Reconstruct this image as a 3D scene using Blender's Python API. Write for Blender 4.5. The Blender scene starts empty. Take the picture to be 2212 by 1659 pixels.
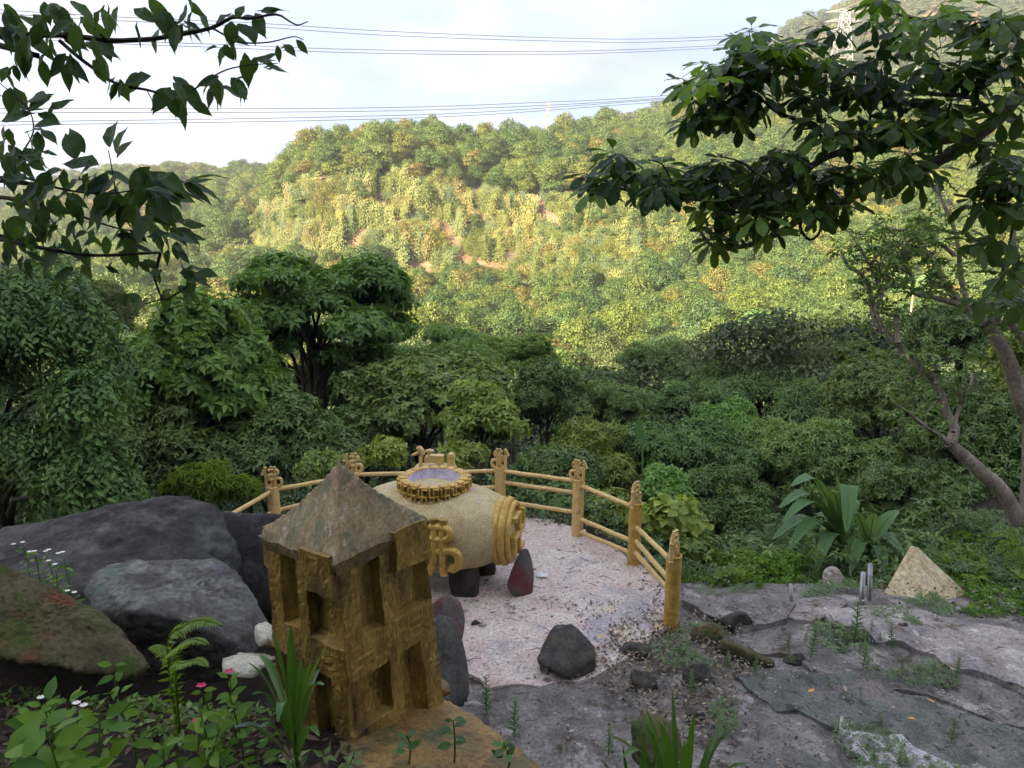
import bpy, bmesh, math, random
import numpy as np
from mathutils import Vector, noise as mn

C = bpy.context.scene.collection
PI = math.pi
R = math.radians
# ------------------------------------------------------------------ camera, world, sun
FPX, CU, CV = 1580.0, 1106.0, 829.5      # focal length in px of a 2212 px wide view
PITCH, CAMZ = R(12.0), 4.4
SP, CP = math.sin(PITCH), math.cos(PITCH)
cd = bpy.data.cameras.new('camera')
cam = bpy.data.objects.new('camera', cd)
C.objects.link(cam)
cam.location = (0, 0, CAMZ)
cam.rotation_euler = (PI / 2 - PITCH, 0, 0)
cd.sensor_width = 36.0
cd.lens = 36.0 * FPX / 2212.0
cd.clip_start = 0.05
cd.clip_end = 4000
bpy.context.scene.camera = cam

SUN_EL, SUN_AZ = R(21.0), R(-42.0)       # light travels towards +Y, turned to +X by -SUN_AZ
world = bpy.data.worlds.new("World")
bpy.context.scene.world = world
world.use_nodes = True
sun_d = bpy.data.lights.new('sun', 'SUN')
sun_d.energy = 4.3
sun_d.angle = R(0.6)
sun_d.color = (1.0, 0.85, 0.58)
sun = bpy.data.objects.new('sun', sun_d)
C.objects.link(sun)
sdir = Vector((math.sin(-SUN_AZ) * math.cos(SUN_EL), math.cos(SUN_AZ) * math.cos(SUN_EL), -math.sin(SUN_EL)))
sun.rotation_euler = sdir.to_track_quat('-Z', 'Y').to_euler()
vs = bpy.context.scene.view_settings
vs.view_transform = 'Standard'
vs.look = 'None'
vs.gamma = 1.0
vs.use_curve_mapping = False
EXPOSURE = 2.95
SKY_STRENGTH = 0.12
vs.exposure = EXPOSURE
cy = bpy.context.scene.cycles
cy.max_bounces = 6
cy.diffuse_bounces = 4
cy.glossy_bounces = 2
cy.transmission_bounces = 4
cy.transparent_max_bounces = 4
cy.volume_bounces = 0
cy.use_denoising = True
cy.caustics_reflective = False
cy.caustics_refractive = False


def build_world():
    nt = world.node_tree
    nt.nodes.clear()
    N, L = nt.nodes, nt.links
    out = N.new('ShaderNodeOutputWorld')
    bg = N.new('ShaderNodeBackground')
    bg.inputs['Strength'].default_value = SKY_STRENGTH
    sky = N.new('ShaderNodeTexSky')
    sky.sky_type = 'NISHITA'
    sky.sun_disc = False
    sky.sun_elevation = SUN_EL
    sky.sun_rotation = math.atan2(-sdir.x, -sdir.y)
    sky.air_density = 1.0
    sky.dust_density = 0.6
    sky.ozone_density = 1.5
    tc = N.new('ShaderNodeTexCoord')
    mp = N.new('ShaderNodeMapping')
    mp.inputs['Scale'].default_value = (1.0, 1.0, 3.2)
    L.new(tc.outputs['Generated'], mp.inputs['Vector'])
    n1 = N.new('ShaderNodeTexNoise')
    n1.inputs['Scale'].default_value = 2.6
    n1.inputs['Detail'].default_value = 6
    n1.inputs['Roughness'].default_value = 0.52
    L.new(mp.outputs['Vector'], n1.inputs['Vector'])
    r1 = N.new('ShaderNodeValToRGB')
    r1.color_ramp.elements[0].position = 0.36
    r1.color_ramp.elements[1].position = 0.66
    L.new(n1.outputs['Fac'], r1.inputs['Fac'])
    n2 = N.new('ShaderNodeTexNoise')
    n2.inputs['Scale'].default_value = 4.3
    n2.inputs['Detail'].default_value = 5
    mp2 = N.new('ShaderNodeMapping')
    mp2.inputs['Scale'].default_value = (1.0, 1.0, 2.4)
    mp2.inputs['Location'].default_value = (3.1, 1.7, 0.4)
    L.new(tc.outputs['Generated'], mp2.inputs['Vector'])
    L.new(mp2.outputs['Vector'], n2.inputs['Vector'])
    r2 = N.new('ShaderNodeValToRGB')
    r2.color_ramp.elements[0].position = 0.42
    r2.color_ramp.elements[1].position = 0.60
    L.new(n2.outputs['Fac'], r2.inputs['Fac'])
    # veil cloud: pale, with lavender undersides
    cc = N.new('ShaderNodeMixRGB')
    cc.inputs['Color1'].default_value = CLOUD_DARK
    cc.inputs['Color2'].default_value = CLOUD_LIGHT
    L.new(r2.outputs['Color'], cc.inputs['Fac'])
    fac = N.new('ShaderNodeMath')
    fac.operation = 'MULTIPLY_ADD'
    fac.inputs[1].default_value = 0.10
    fac.inputs[2].default_value = 0.88
    L.new(r1.outputs['Color'], fac.inputs[0])
    mix = N.new('ShaderNodeMixRGB')
    L.new(fac.outputs[0], mix.inputs['Fac'])
    L.new(sky.outputs['Color'], mix.inputs['Color1'])
    L.new(cc.outputs['Color'], mix.inputs['Color2'])
    L.new(mix.outputs['Color'], bg.inputs['Color'])
    L.new(bg.outputs['Background'], out.inputs['Surface'])


CLOUD_DARK = (0.42, 0.60, 1.10, 1)
CLOUD_LIGHT = (0.98, 0.96, 1.14, 1)
build_world()


# ------------------------------------------------------------------ view geometry helpers (author-time measuring only)
def P(u, v, y):
    """World point that lies y metres ahead on the sight line through (u, v)."""
    dx, dy = (u - CU) / FPX, (CV - v) / FPX
    d = Vector((dx, dy * SP + CP, dy * CP - SP))
    return Vector((0, 0, CAMZ)) + d * (y / d.y)


def G(u, v, z=0.0):
    dx, dy = (u - CU) / FPX, (CV - v) / FPX
    d = Vector((dx, dy * SP + CP, dy * CP - SP))
    t = (z - CAMZ) / d.z
    return Vector((0, 0, CAMZ)) + d * t


def slope_of(v):
    dy = (CV - v) / FPX
    return (dy * CP - SP) / (dy * SP + CP)


# ------------------------------------------------------------------ mesh and object helpers
def setp(o, label=None, cat=None, group=None, kind=None):
    if label: o['label'] = label
    if cat: o['category'] = cat
    if group: o['group'] = group
    if kind: o['kind'] = kind
    return o


def mesh_np(name, V, F, mats, tint=None, smooth=False, midx=None):
    V = np.ascontiguousarray(V, dtype=np.float32).reshape(-1, 3)
    me = bpy.data.meshes.new(name)
    if isinstance(F, np.ndarray):
        F = np.ascontiguousarray(F, dtype=np.int32)
        k = F.shape[1]
        me.vertices.add(len(V)); me.vertices.foreach_set('co', V.ravel())
        me.loops.add(F.size); me.loops.foreach_set('vertex_index', F.ravel())
        me.polygons.add(len(F))
        me.polygons.foreach_set('loop_start', np.arange(0, F.size, k, dtype=np.int32))
        me.polygons.foreach_set('loop_total', np.full(len(F), k, dtype=np.int32))
        me.update(calc_edges=True)
    else:
        me.from_pydata([tuple(map(float, v)) for v in V], [], F)
        me.update()
    if tint is not None:
        a = me.attributes.new('tint', 'FLOAT', 'POINT')
        a.data.foreach_set('value', np.ascontiguousarray(tint, dtype=np.float32))
    for m in (mats if isinstance(mats, (list, tuple)) else [mats]):
        me.materials.append(m)
    if midx is not None:
        me.polygons.foreach_set('material_index', np.ascontiguousarray(midx, dtype=np.int32))
    if smooth:
        me.polygons.foreach_set('use_smooth', np.ones(len(me.polygons), dtype=bool))
    return me


def link(name, me, parent=None, loc=None):
    o = bpy.data.objects.new(name, me)
    C.objects.link(o)
    if parent is not None: o.parent = parent
    if loc is not None: o.location = loc
    return o


def wloc(o):
    v = Vector((0, 0, 0))
    while o is not None:
        v += o.location
        o = o.parent
    return v


def obj(name, V, F, mat, parent=None, tint=None, smooth=False, origin=None, midx=None):
    """Mesh object from world coordinates; its verts become relative to its parent's place (or origin)."""
    V = np.array(V, dtype=np.float64).reshape(-1, 3)
    if parent is not None:
        V = V - np.array(wloc(parent))
        return link(name, mesh_np(name, V, F, mat, tint, smooth, midx), parent)
    if origin is None:
        origin = ((V[:, 0].min() + V[:, 0].max()) / 2, (V[:, 1].min() + V[:, 1].max()) / 2, V[:, 2].min())
    V = V - np.array(origin)
    return link(name, mesh_np(name, V, F, mat, tint, smooth, midx), None, origin)


def thing(name, label, cat, loc=(0, 0, 0), group=None, rotz=0.0):
    o = bpy.data.objects.new(name, None)
    o.empty_display_size = 0.2
    C.objects.link(o)
    o.location = loc
    o.rotation_euler = (0, 0, rotz)
    return setp(o, label, cat, group)


def copy_thing(root, loc=None, rotz=None, scale=None, label=None):
    r = root.copy(); C.objects.link(r)
    if loc is not None: r.location = loc
    if rotz is not None: r.rotation_euler = (0, 0, rotz)
    if scale is not None: r.scale = (scale, scale, scale)
    if label: r['label'] = label
    for ch in list(root.children):
        c = ch.copy(); C.objects.link(c); c.parent = r
        for g in list(ch.children):
            d = g.copy(); C.objects.link(d); d.parent = c
    return r


class MB:
    """Collects shapes into one vertex and face list."""
    def __init__(s): s.V, s.F = [], []
    def add(s, V, F):
        o = len(s.V)
        s.V += [tuple(v) for v in V]
        s.F += [tuple(i + o for i in f) for f in F]
        return s
    def box(s, c, h, M=None):
        V = [Vector((c[0] + sx * h[0], c[1] + sy * h[1], c[2] + sz * h[2])) for sx in (-1, 1) for sy in (-1, 1) for sz in (-1, 1)]
        if M is not None: V = [M @ v for v in V]
        return s.add(V, [(0, 1, 3, 2), (4, 6, 7, 5), (0, 4, 5, 1), (2, 3, 7, 6), (0, 2, 6, 4), (1, 5, 7, 3)])
    def tube(s, pts, rad, n=8, cap=True, smooth=3):
        V, F = tube(pts, rad, n, cap, smooth)
        return s.add(V, F)


def catmull(pts, rad, sub):
    if sub <= 1 or len(pts) < 3:
        return pts, rad
    q, r = [], []
    n = len(pts)
    for i in range(n - 1):
        p0, p1, p2, p3 = pts[max(i - 1, 0)], pts[i], pts[i + 1], pts[min(i + 2, n - 1)]
        for k in range(sub):
            t = k / sub
            q.append(0.5 * ((2 * p1) + (p2 - p0) * t + (2 * p0 - 5 * p1 + 4 * p2 - p3) * t * t + (3 * p1 - p0 - 3 * p2 + p3) * t ** 3))
            r.append(rad[i] * (1 - t) + rad[i + 1] * t)
    q.append(pts[-1]); r.append(rad[-1])
    return q, r


def tube(pts, rad, n=8, cap=True, sub=3, wob=0.0, seed=0):
    pts = [Vector(p) for p in pts]
    if not hasattr(rad, '__len__'): rad = [rad] * len(pts)
    rad = list(rad)
    pts, rad = catmull(pts, rad, sub)
    V, F = [], []
    up = Vector((0.13, 0.21, 0.97))
    prev = None
    for i, p in enumerate(pts):
        t = (pts[min(i + 1, len(pts) - 1)] - pts[max(i - 1, 0)])
        t = t.normalized() if t.length > 1e-9 else Vector((0, 0, 1))
        if prev is None:
            a = t.cross(up)
            if a.length < 1e-3: a = t.cross(Vector((1, 0, 0)))
            a.normalize()
        else:
            a = prev - t * prev.dot(t)
            if a.length < 1e-6: a = t.cross(up)
            a.normalize()
        b = t.cross(a)
        prev = a
        for k in range(n):
            an = 2 * PI * k / n
            w = 1.0
            if wob: w += wob * mn.noise(Vector((p.x * 3 / max(rad[0], .02) * .12 + seed, p.y * 2 + k * 1.7, p.z * 3 + k)))
            V.append(p + (a * math.cos(an) + b * math.sin(an)) * rad[i] * w)
    m = len(pts)
    for i in range(m - 1):
        for k in range(n):
            k2 = (k + 1) % n
            F.append((i * n + k, i * n + k2, (i + 1) * n + k2, (i + 1) * n + k))
    if cap:
        for i, s in ((0, -1), (m - 1, 1)):
            t = (pts[i] - pts[i - s]).normalized() if m > 1 else Vector((0, 0, 1))
            V.append(pts[i] + t * rad[i] * 0.5)
            c = len(V) - 1
            for k in range(n):
                k2 = (k + 1) % n
                F.append((i * n + k, c, i * n + k2) if s > 0 else (i * n + k2, c, i * n + k))
    return V, F


# ------------------------------------------------------------------ materials
def nmat(name):
    m = bpy.data.materials.new(name)
    m.use_nodes = True
    m.node_tree.nodes.clear()
    return m, m.node_tree.nodes, m.node_tree.links


def leaf_mat(name, c_lo, c_hi, rough=0.45, trans=0.3, obj_color=False, ramp=None, spec=0.3):
    """Leaf: a tint stored per leaf picks between two greens; ramp picks the hue per plant at random."""
    m, N, L = nmat(name)
    out = N.new('ShaderNodeOutputMaterial')
    at = N.new('ShaderNodeAttribute'); at.attribute_name = 'tint'
    mix = N.new('ShaderNodeMixRGB')
    mix.inputs['Color1'].default_value = (*c_lo, 1)
    mix.inputs['Color2'].default_value = (*c_hi, 1)
    L.new(at.outputs['Fac'], mix.inputs['Fac'])
    col = mix.outputs['Color']
    if obj_color or ramp:
        oi = N.new('ShaderNodeObjectInfo')
        mul = N.new('ShaderNodeMixRGB'); mul.blend_type = 'MULTIPLY'; mul.inputs['Fac'].default_value = 1
        L.new(col, mul.inputs['Color1'])
        if ramp:
            cr = N.new('ShaderNodeValToRGB'); cr.color_ramp.interpolation = 'LINEAR'
            el = cr.color_ramp.elements
            el[0].position = 0; el[0].color = (*ramp[0][1], 1)
            el[1].position = ramp[-1][0]; el[1].color = (*ramp[-1][1], 1)
            for p, c in ramp[1:-1]:
                e = el.new(p); e.color = (*c, 1)
            L.new(oi.outputs['Random'], cr.inputs['Fac'])
            L.new(cr.outputs['Color'], mul.inputs['Color2'])
        else:
            L.new(oi.outputs['Color'], mul.inputs['Color2'])
        col = mul.outputs['Color']
    pb = N.new('ShaderNodeBsdfPrincipled')
    pb.inputs['Roughness'].default_value = rough
    pb.inputs['Specular IOR Level'].default_value = spec
    L.new(col, pb.inputs['Base Color'])
    tr = N.new('ShaderNodeBsdfTranslucent')
    br = N.new('ShaderNodeMixRGB'); br.blend_type = 'MULTIPLY'; br.inputs['Fac'].default_value = 1
    br.inputs['Color2'].default_value = (1.5, 1.35, 0.5, 1)
    L.new(col, br.inputs['Color1'])
    L.new(br.outputs['Color'], tr.inputs['Color'])
    ms = N.new('ShaderNodeMixShader'); ms.inputs['Fac'].default_value = trans
    L.new(pb.outputs['BSDF'], ms.inputs[1]); L.new(tr.outputs['BSDF'], ms.inputs[2])
    L.new(ms.outputs['Shader'], out.inputs['Surface'])
    return m


def rock_mat(name, cols, scale=1.0, rough=0.85, bump=0.5, patches=(), grain=18.0, spec=0.3, streak=None, up=None, metal=0.0, gen=False):
    """Layered noise colour; patches = [(colour, noise scale, threshold, softness, seed)]; up = (colour, strength) on upward faces."""
    m, N, L = nmat(name)
    out = N.new('ShaderNodeOutputMaterial')
    pb = N.new('ShaderNodeBsdfPrincipled')
    pb.inputs['Roughness'].default_value = rough
    pb.inputs['Specular IOR Level'].default_value = spec
    pb.inputs['Metallic'].default_value = metal
    geo = N.new('ShaderNodeNewGeometry')
    mp = N.new('ShaderNodeMapping')
    mp.inputs['Scale'].default_value = (scale, scale, scale) if streak is None else tuple(scale * s for s in streak)
    L.new(geo.outputs['Position'], mp.inputs['Vector'])

    def noise(s, det, rgh, seed=0.0, src=mp.outputs['Vector']):
        ad = N.new('ShaderNodeVectorMath'); ad.operation = 'ADD'
        ad.inputs[1].default_value = (seed * 3.7, seed * 1.3, seed * 2.1)
        L.new(src, ad.inputs[0])
        n = N.new('ShaderNodeTexNoise')
        n.inputs['Scale'].default_value = s
        n.inputs['Detail'].default_value = det
        n.inputs['Roughness'].default_value = rgh
        L.new(ad.outputs[0], n.inputs['Vector'])
        return n
    n0 = noise(2.2, 8, 0.65)
    cr = N.new('ShaderNodeValToRGB')
    el = cr.color_ramp.elements
    k = len(cols)
    el[0].position = 0.3; el[0].color = (*cols[0], 1)
    el[1].position = 0.7; el[1].color = (*cols[-1], 1)
    for i, c in enumerate(cols[1:-1]):
        e = el.new(0.3 + 0.4 * (i + 1) / (k - 1)); e.color = (*c, 1)
    L.new(n0.outputs['Fac'], cr.inputs['Fac'])
    col = cr.outputs['Color']
    for (c, s, th, soft, seed) in patches:
        n = noise(s, 7, 0.62, seed)
        rr = N.new('ShaderNodeValToRGB')
        rr.color_ramp.elements[0].position = max(0, th - soft); rr.color_ramp.elements[0].color = (0, 0, 0, 1)
        rr.color_ramp.elements[1].position = min(1, th + soft); rr.color_ramp.elements[1].color = (1, 1, 1, 1)
        L.new(n.outputs['Fac'], rr.inputs['Fac'])
        mx = N.new('ShaderNodeMixRGB')
        L.new(rr.outputs['Color'], mx.inputs['Fac'])
        L.new(col, mx.inputs['Color1']); mx.inputs['Color2'].default_value = (*c, 1)
        col = mx.outputs['Color']
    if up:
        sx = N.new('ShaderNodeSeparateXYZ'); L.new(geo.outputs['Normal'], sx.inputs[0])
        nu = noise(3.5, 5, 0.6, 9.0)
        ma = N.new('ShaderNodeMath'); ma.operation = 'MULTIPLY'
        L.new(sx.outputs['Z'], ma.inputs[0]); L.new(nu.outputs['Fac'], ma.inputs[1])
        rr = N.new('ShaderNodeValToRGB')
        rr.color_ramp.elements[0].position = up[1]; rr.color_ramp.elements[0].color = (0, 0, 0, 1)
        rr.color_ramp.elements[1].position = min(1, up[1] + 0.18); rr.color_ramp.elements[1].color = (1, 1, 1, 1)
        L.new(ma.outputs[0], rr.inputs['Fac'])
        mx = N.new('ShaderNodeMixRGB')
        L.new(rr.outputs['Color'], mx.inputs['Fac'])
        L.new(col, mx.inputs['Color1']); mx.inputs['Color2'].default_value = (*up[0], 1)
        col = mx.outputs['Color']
    # fine speckle
    ng = noise(grain, 4, 0.7, 2.0)
    rg = N.new('ShaderNodeValToRGB')
    rg.color_ramp.elements[0].position = 0.30; rg.color_ramp.elements[0].color = (0.45, 0.45, 0.45, 1)
    rg.color_ramp.elements[1].position = 0.62; rg.color_ramp.elements[1].color = (1.18, 1.18, 1.18, 1)
    L.new(ng.outputs['Fac'], rg.inputs['Fac'])
    mg = N.new('ShaderNodeMixRGB'); mg.blend_type = 'MULTIPLY'; mg.inputs['Fac'].default_value = 0.92
    L.new(col, mg.inputs['Color1']); L.new(rg.outputs['Color'], mg.inputs['Color2'])
    L.new(mg.outputs['Color'], pb.inputs['Base Color'])
    bp = N.new('ShaderNodeBump'); bp.inputs['Strength'].default_value = bump; bp.inputs['Distance'].default_value = 0.035 / scale
    nb = noise(grain * 0.5, 9, 0.72, 4.0)
    L.new(nb.outputs['Fac'], bp.inputs['Height'])
    L.new(bp.outputs['Normal'], pb.inputs['Normal'])
    L.new(pb.outputs['BSDF'], out.inputs['Surface'])
    return m


def plain_mat(name, c, rough=0.6, metal=0.0, spec=0.4, c2=None, s=6.0):
    m, N, L = nmat(name)
    out = N.new('ShaderNodeOutputMaterial')
    pb = N.new('ShaderNodeBsdfPrincipled')
    pb.inputs['Roughness'].default_value = rough
    pb.inputs['Metallic'].default_value = metal
    pb.inputs['Specular IOR Level'].default_value = spec
    n = N.new('ShaderNodeTexNoise'); n.inputs['Scale'].default_value = s; n.inputs['Detail'].default_value = 5
    geo = N.new('ShaderNodeNewGeometry'); L.new(geo.outputs['Position'], n.inputs['Vector'])
    mx = N.new('ShaderNodeMixRGB'); mx.inputs['Color1'].default_value = (*c, 1)
    mx.inputs['Color2'].default_value = (*(c2 or tuple(q * 0.7 for q in c)), 1)
    rr = N.new('ShaderNodeValToRGB'); rr.color_ramp.elements[0].position = 0.4; rr.color_ramp.elements[1].position = 0.65
    L.new(n.outputs['Fac'], rr.inputs['Fac']); L.new(rr.outputs['Color'], mx.inputs['Fac'])
    L.new(mx.outputs['Color'], pb.inputs['Base Color'])
    L.new(pb.outputs['BSDF'], out.inputs['Surface'])
    return m


M = {}
M['forest'] = leaf_mat('forest_leaf', (0.065, 0.09, 0.03), (0.15, 0.18, 0.06), trans=0.25, ramp=[
    (0.0, (0.45, 0.7, 0.65)), (0.2, (0.65, 0.9, 0.7)), (0.45, (0.9, 1.1, 0.85)), (0.68, (1.1, 1.2, 0.8)), (0.86, (1.35, 1.35, 0.75)), (0.95, (1.5, 1.2, 0.85)), (1.0, (1.8, 1.15, 0.9))])
M['forest_far'] = leaf_mat('forest_leaf_far', (0.06, 0.08, 0.045), (0.14, 0.17, 0.09), trans=0.2, ramp=[
    (0.0, (0.6, 0.8, 0.8)), (0.4, (0.9, 1.0, 0.9)), (0.8, (1.25, 1.15, 0.9)), (1.0, (1.7, 1.2, 0.9))])
M['vine'] = leaf_mat('vine_leaf', (0.06, 0.08, 0.02), (0.2, 0.22, 0.055), trans=0.3, ramp=[
    (0.0, (0.35, 0.55, 0.6)), (0.2, (0.55, 0.75, 0.7)), (0.45, (0.95, 1.0, 0.8)), (0.8, (1.2, 1.15, 0.8)), (0.9, (1.3, 0.85, 0.7)), (1.0, (1.5, 1.3, 0.7))])
M['tree_own'] = leaf_mat('hill_tree_leaf', (0.35, 0.35, 0.35), (1.15, 1.15, 1.05), trans=0.22, obj_color=True)
M['broad'] = leaf_mat('broad_leaf', (0.045, 0.10, 0.035), (0.23, 0.36, 0.11), rough=0.42, trans=0.22, obj_color=True)
M['broad2'] = leaf_mat('broad_leaf_light', (0.05, 0.11, 0.035), (0.25, 0.39, 0.11), rough=0.45, trans=0.25, obj_color=True)
M['dark'] = leaf_mat('dark_leaf', (0.028, 0.066, 0.024), (0.15, 0.245, 0.075), rough=0.4, trans=0.18, obj_color=True)
M['small'] = leaf_mat('small_leaf', (0.022, 0.07, 0.028), (0.16, 0.30, 0.075), rough=0.4, trans=0.25)
M['soft'] = leaf_mat('soft_leaf', (0.08, 0.14, 0.065), (0.21, 0.32, 0.14), rough=0.6, trans=0.3, obj_color=True)
M['lime'] = leaf_mat('lime_leaf', (0.08, 0.16, 0.02), (0.22, 0.36, 0.05), rough=0.5, trans=0.35)
M['over_l'] = leaf_mat('overhanging_leaf', (0.025, 0.065, 0.032), (0.085, 0.17, 0.06), rough=0.45, trans=0.42)
M['over_r'] = leaf_mat('umbrella_leaf', (0.02, 0.055, 0.022), (0.14, 0.28, 0.055), rough=0.38, trans=0.45)
M['banana'] = leaf_mat('banana_leaf', (0.07, 0.17, 0.08), (0.17, 0.3, 0.12), rough=0.35, trans=0.35)
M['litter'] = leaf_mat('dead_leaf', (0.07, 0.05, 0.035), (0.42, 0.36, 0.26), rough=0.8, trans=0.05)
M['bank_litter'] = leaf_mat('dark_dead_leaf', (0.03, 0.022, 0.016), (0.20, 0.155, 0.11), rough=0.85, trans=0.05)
M['herb'] = leaf_mat('herb_leaf', (0.05, 0.15, 0.018), (0.18, 0.34, 0.035), rough=0.5, trans=0.35)
M['lance'] = leaf_mat('lance_leaf', (0.03, 0.09, 0.02), (0.09, 0.22, 0.035), rough=0.28, trans=0.3, spec=0.6)
M['weed'] = leaf_mat('weed_leaf', (0.10, 0.18, 0.09), (0.25, 0.37, 0.19), rough=0.6, trans=0.3)
M['bark'] = rock_mat('bark', [(0.12, 0.10, 0.08), (0.25, 0.21, 0.165), (0.36, 0.31, 0.25)], scale=2.0, bump=0.9, patches=[((0.38, 0.38, 0.34), 3.2, 0.66, 0.03, 3)], streak=(1, 1, .5))
M['twig'] = plain_mat('twig_bark', (0.035, 0.026, 0.022), 0.8, c2=(0.07, 0.05, 0.04), s=14)
M['trunk'] = plain_mat('dark_trunk', (0.05, 0.04, 0.028), 0.9, c2=(0.09, 0.075, 0.055), s=5)
M['gold'] = rock_mat('gold_paint', [(0.42, 0.26, 0.05), (0.58, 0.38, 0.09), (0.68, 0.47, 0.14)], scale=3.0, rough=0.42, bump=0.35, spec=0.5, metal=0.25,
                     patches=[((0.32, 0.15, 0.05), 2.2, 0.68, 0.08, 1)], grain=22)
M['gold_rail'] = rock_mat('gold_rail_paint', [(0.58, 0.39, 0.13), (0.70, 0.50, 0.20), (0.78, 0.58, 0.28)], scale=3.0, rough=0.4, bump=0.25, spec=0.5, metal=0.15,
                     patches=[((0.36, 0.2, 0.06), 2.6, 0.68, 0.06, 1)], grain=26)
M['gold_dark'] = rock_mat('weathered_gold', [(0.17, 0.105, 0.026), (0.34, 0.225, 0.05), (0.50, 0.36, 0.10)], scale=4.0, rough=0.36, bump=1.0, spec=0.6, metal=0.25, streak=(1, 1, .35),
                     patches=[((0.10, 0.05, 0.02), 1.6, 0.60, 0.08, 1), ((0.045, 0.035, 0.02), 3.2, 0.68, 0.04, 2)], grain=20)
M['gold_body'] = rock_mat('gold_stone', [(0.42, 0.33, 0.15), (0.53, 0.44, 0.23), (0.61, 0.53, 0.31)], scale=2.4, rough=0.6, bump=0.6, spec=0.4, metal=0.0,
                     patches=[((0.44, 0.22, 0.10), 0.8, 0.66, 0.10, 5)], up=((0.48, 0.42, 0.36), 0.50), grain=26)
M['cap'] = rock_mat('cap_stone', [(0.13, 0.085, 0.035), (0.26, 0.18, 0.075), (0.40, 0.31, 0.16)], scale=4.0, rough=0.5, bump=1.0, spec=0.5, streak=(1.6, .7, 1),
                     patches=[((0.08, 0.11, 0.045), 1.4, 0.58, 0.08, 2), ((0.45, 0.40, 0.30), 4.5, 0.62, 0.06, 4)], grain=16)
M['gold_rock'] = rock_mat('gold_daubed_rock', [(0.12, 0.07, 0.025), (0.30, 0.19, 0.06), (0.40, 0.28, 0.10)], scale=3.0, rough=0.5, bump=1.0, spec=0.5, metal=0.1, streak=(1, 1, .6),
                     patches=[((0.09, 0.10, 0.045), 1.3, 0.55, 0.07, 2), ((0.16, 0.08, 0.04), 2.0, 0.64, 0.05, 6)], grain=15)
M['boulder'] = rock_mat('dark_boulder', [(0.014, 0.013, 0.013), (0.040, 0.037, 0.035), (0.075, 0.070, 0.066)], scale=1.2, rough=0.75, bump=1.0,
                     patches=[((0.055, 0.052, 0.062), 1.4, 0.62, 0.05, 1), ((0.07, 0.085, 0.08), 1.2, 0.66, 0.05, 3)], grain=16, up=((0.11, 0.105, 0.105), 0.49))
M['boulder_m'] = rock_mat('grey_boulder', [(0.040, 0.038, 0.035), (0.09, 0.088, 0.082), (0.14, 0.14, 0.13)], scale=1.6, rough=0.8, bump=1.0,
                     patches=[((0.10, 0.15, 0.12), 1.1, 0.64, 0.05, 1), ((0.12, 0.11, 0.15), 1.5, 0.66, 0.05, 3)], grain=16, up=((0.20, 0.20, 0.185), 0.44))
M['mossy'] = rock_mat('mossy_rock', [(0.045, 0.045, 0.02), (0.10, 0.09, 0.045), (0.16, 0.14, 0.085)], scale=2.0, rough=0.95, bump=1.0,
                     patches=[((0.16, 0.07, 0.035), 1.5, 0.62, 0.05, 1), ((0.06, 0.09, 0.02), 1.9, 0.56, 0.08, 4)], grain=18)
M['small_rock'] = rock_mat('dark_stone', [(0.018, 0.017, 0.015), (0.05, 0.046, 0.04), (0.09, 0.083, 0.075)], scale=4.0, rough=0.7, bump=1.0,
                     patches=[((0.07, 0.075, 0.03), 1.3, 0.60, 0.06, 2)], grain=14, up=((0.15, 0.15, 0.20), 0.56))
M['red_rock'] = rock_mat('red_grey_stone', [(0.045, 0.04, 0.037), (0.10, 0.09, 0.085), (0.14, 0.13, 0.12)], scale=4.0, rough=0.75, bump=0.8, streak=(1.5, 1.5, .4),
                     patches=[((0.13, 0.03, 0.035), 0.45, 0.50, 0.05, 2)], grain=14)
M['slab'] = rock_mat('rock_slab', [(0.11, 0.10, 0.09), (0.21, 0.198, 0.185), (0.34, 0.322, 0.302)], scale=1.3, rough=0.75, bump=1.0,
                     patches=[((0.13, 0.16, 0.14), 0.9, 0.62, 0.05, 1), ((0.42, 0.39, 0.38), 1.9, 0.60, 0.04, 3), ((0.09, 0.07, 0.055), 2.6, 0.60, 0.04, 7), ((0.50, 0.48, 0.45), 7.0, 0.66, 0.02, 11), ((0.055, 0.05, 0.045), 9.0, 0.66, 0.02, 12)], grain=26)
M['slab_light'] = rock_mat('pale_rock_slab', [(0.20, 0.175, 0.16), (0.36, 0.33, 0.31), (0.50, 0.465, 0.445)], scale=1.3, rough=0.75, bump=0.8,
                     patches=[((0.22, 0.21, 0.23), 0.9, 0.57, 0.06, 1), ((0.16, 0.12, 0.08), 2.2, 0.60, 0.04, 3), ((0.12, 0.10, 0.085), 8.0, 0.64, 0.02, 12), ((0.6, 0.57, 0.52), 4, 0.62, 0.03, 5)], grain=26)
M['slab_green'] = rock_mat('green_grey_slab', [(0.08, 0.09, 0.08), (0.15, 0.165, 0.15), (0.25, 0.255, 0.24)], scale=1.6, rough=0.8, bump=1.0,
                     patches=[((0.23, 0.205, 0.20), 1.0, 0.56, 0.05, 1), ((0.42, 0.41, 0.42), 4.4, 0.66, 0.03, 3), ((0.06, 0.06, 0.05), 2.3, 0.62, 0.03, 6), ((0.05, 0.05, 0.042), 8.0, 0.63, 0.02, 13)], grain=30)
M['concrete'] = rock_mat('pink_concrete', [(0.50, 0.38, 0.34), (0.64, 0.53, 0.48), (0.68, 0.62, 0.56)], scale=1.4, rough=0.85, bump=0.25,
                     patches=[((0.66, 0.63, 0.58), 1.2, 0.60, 0.07, 1), ((0.38, 0.37, 0.40), 0.9, 0.60, 0.05, 4), ((0.68, 0.56, 0.40), 1.0, 0.65, 0.04, 8), ((0.22, 0.17, 0.15), 4.2, 0.64, 0.03, 5), ((0.30, 0.25, 0.22), 11.0, 0.64, 0.02, 6)], grain=20)
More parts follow.
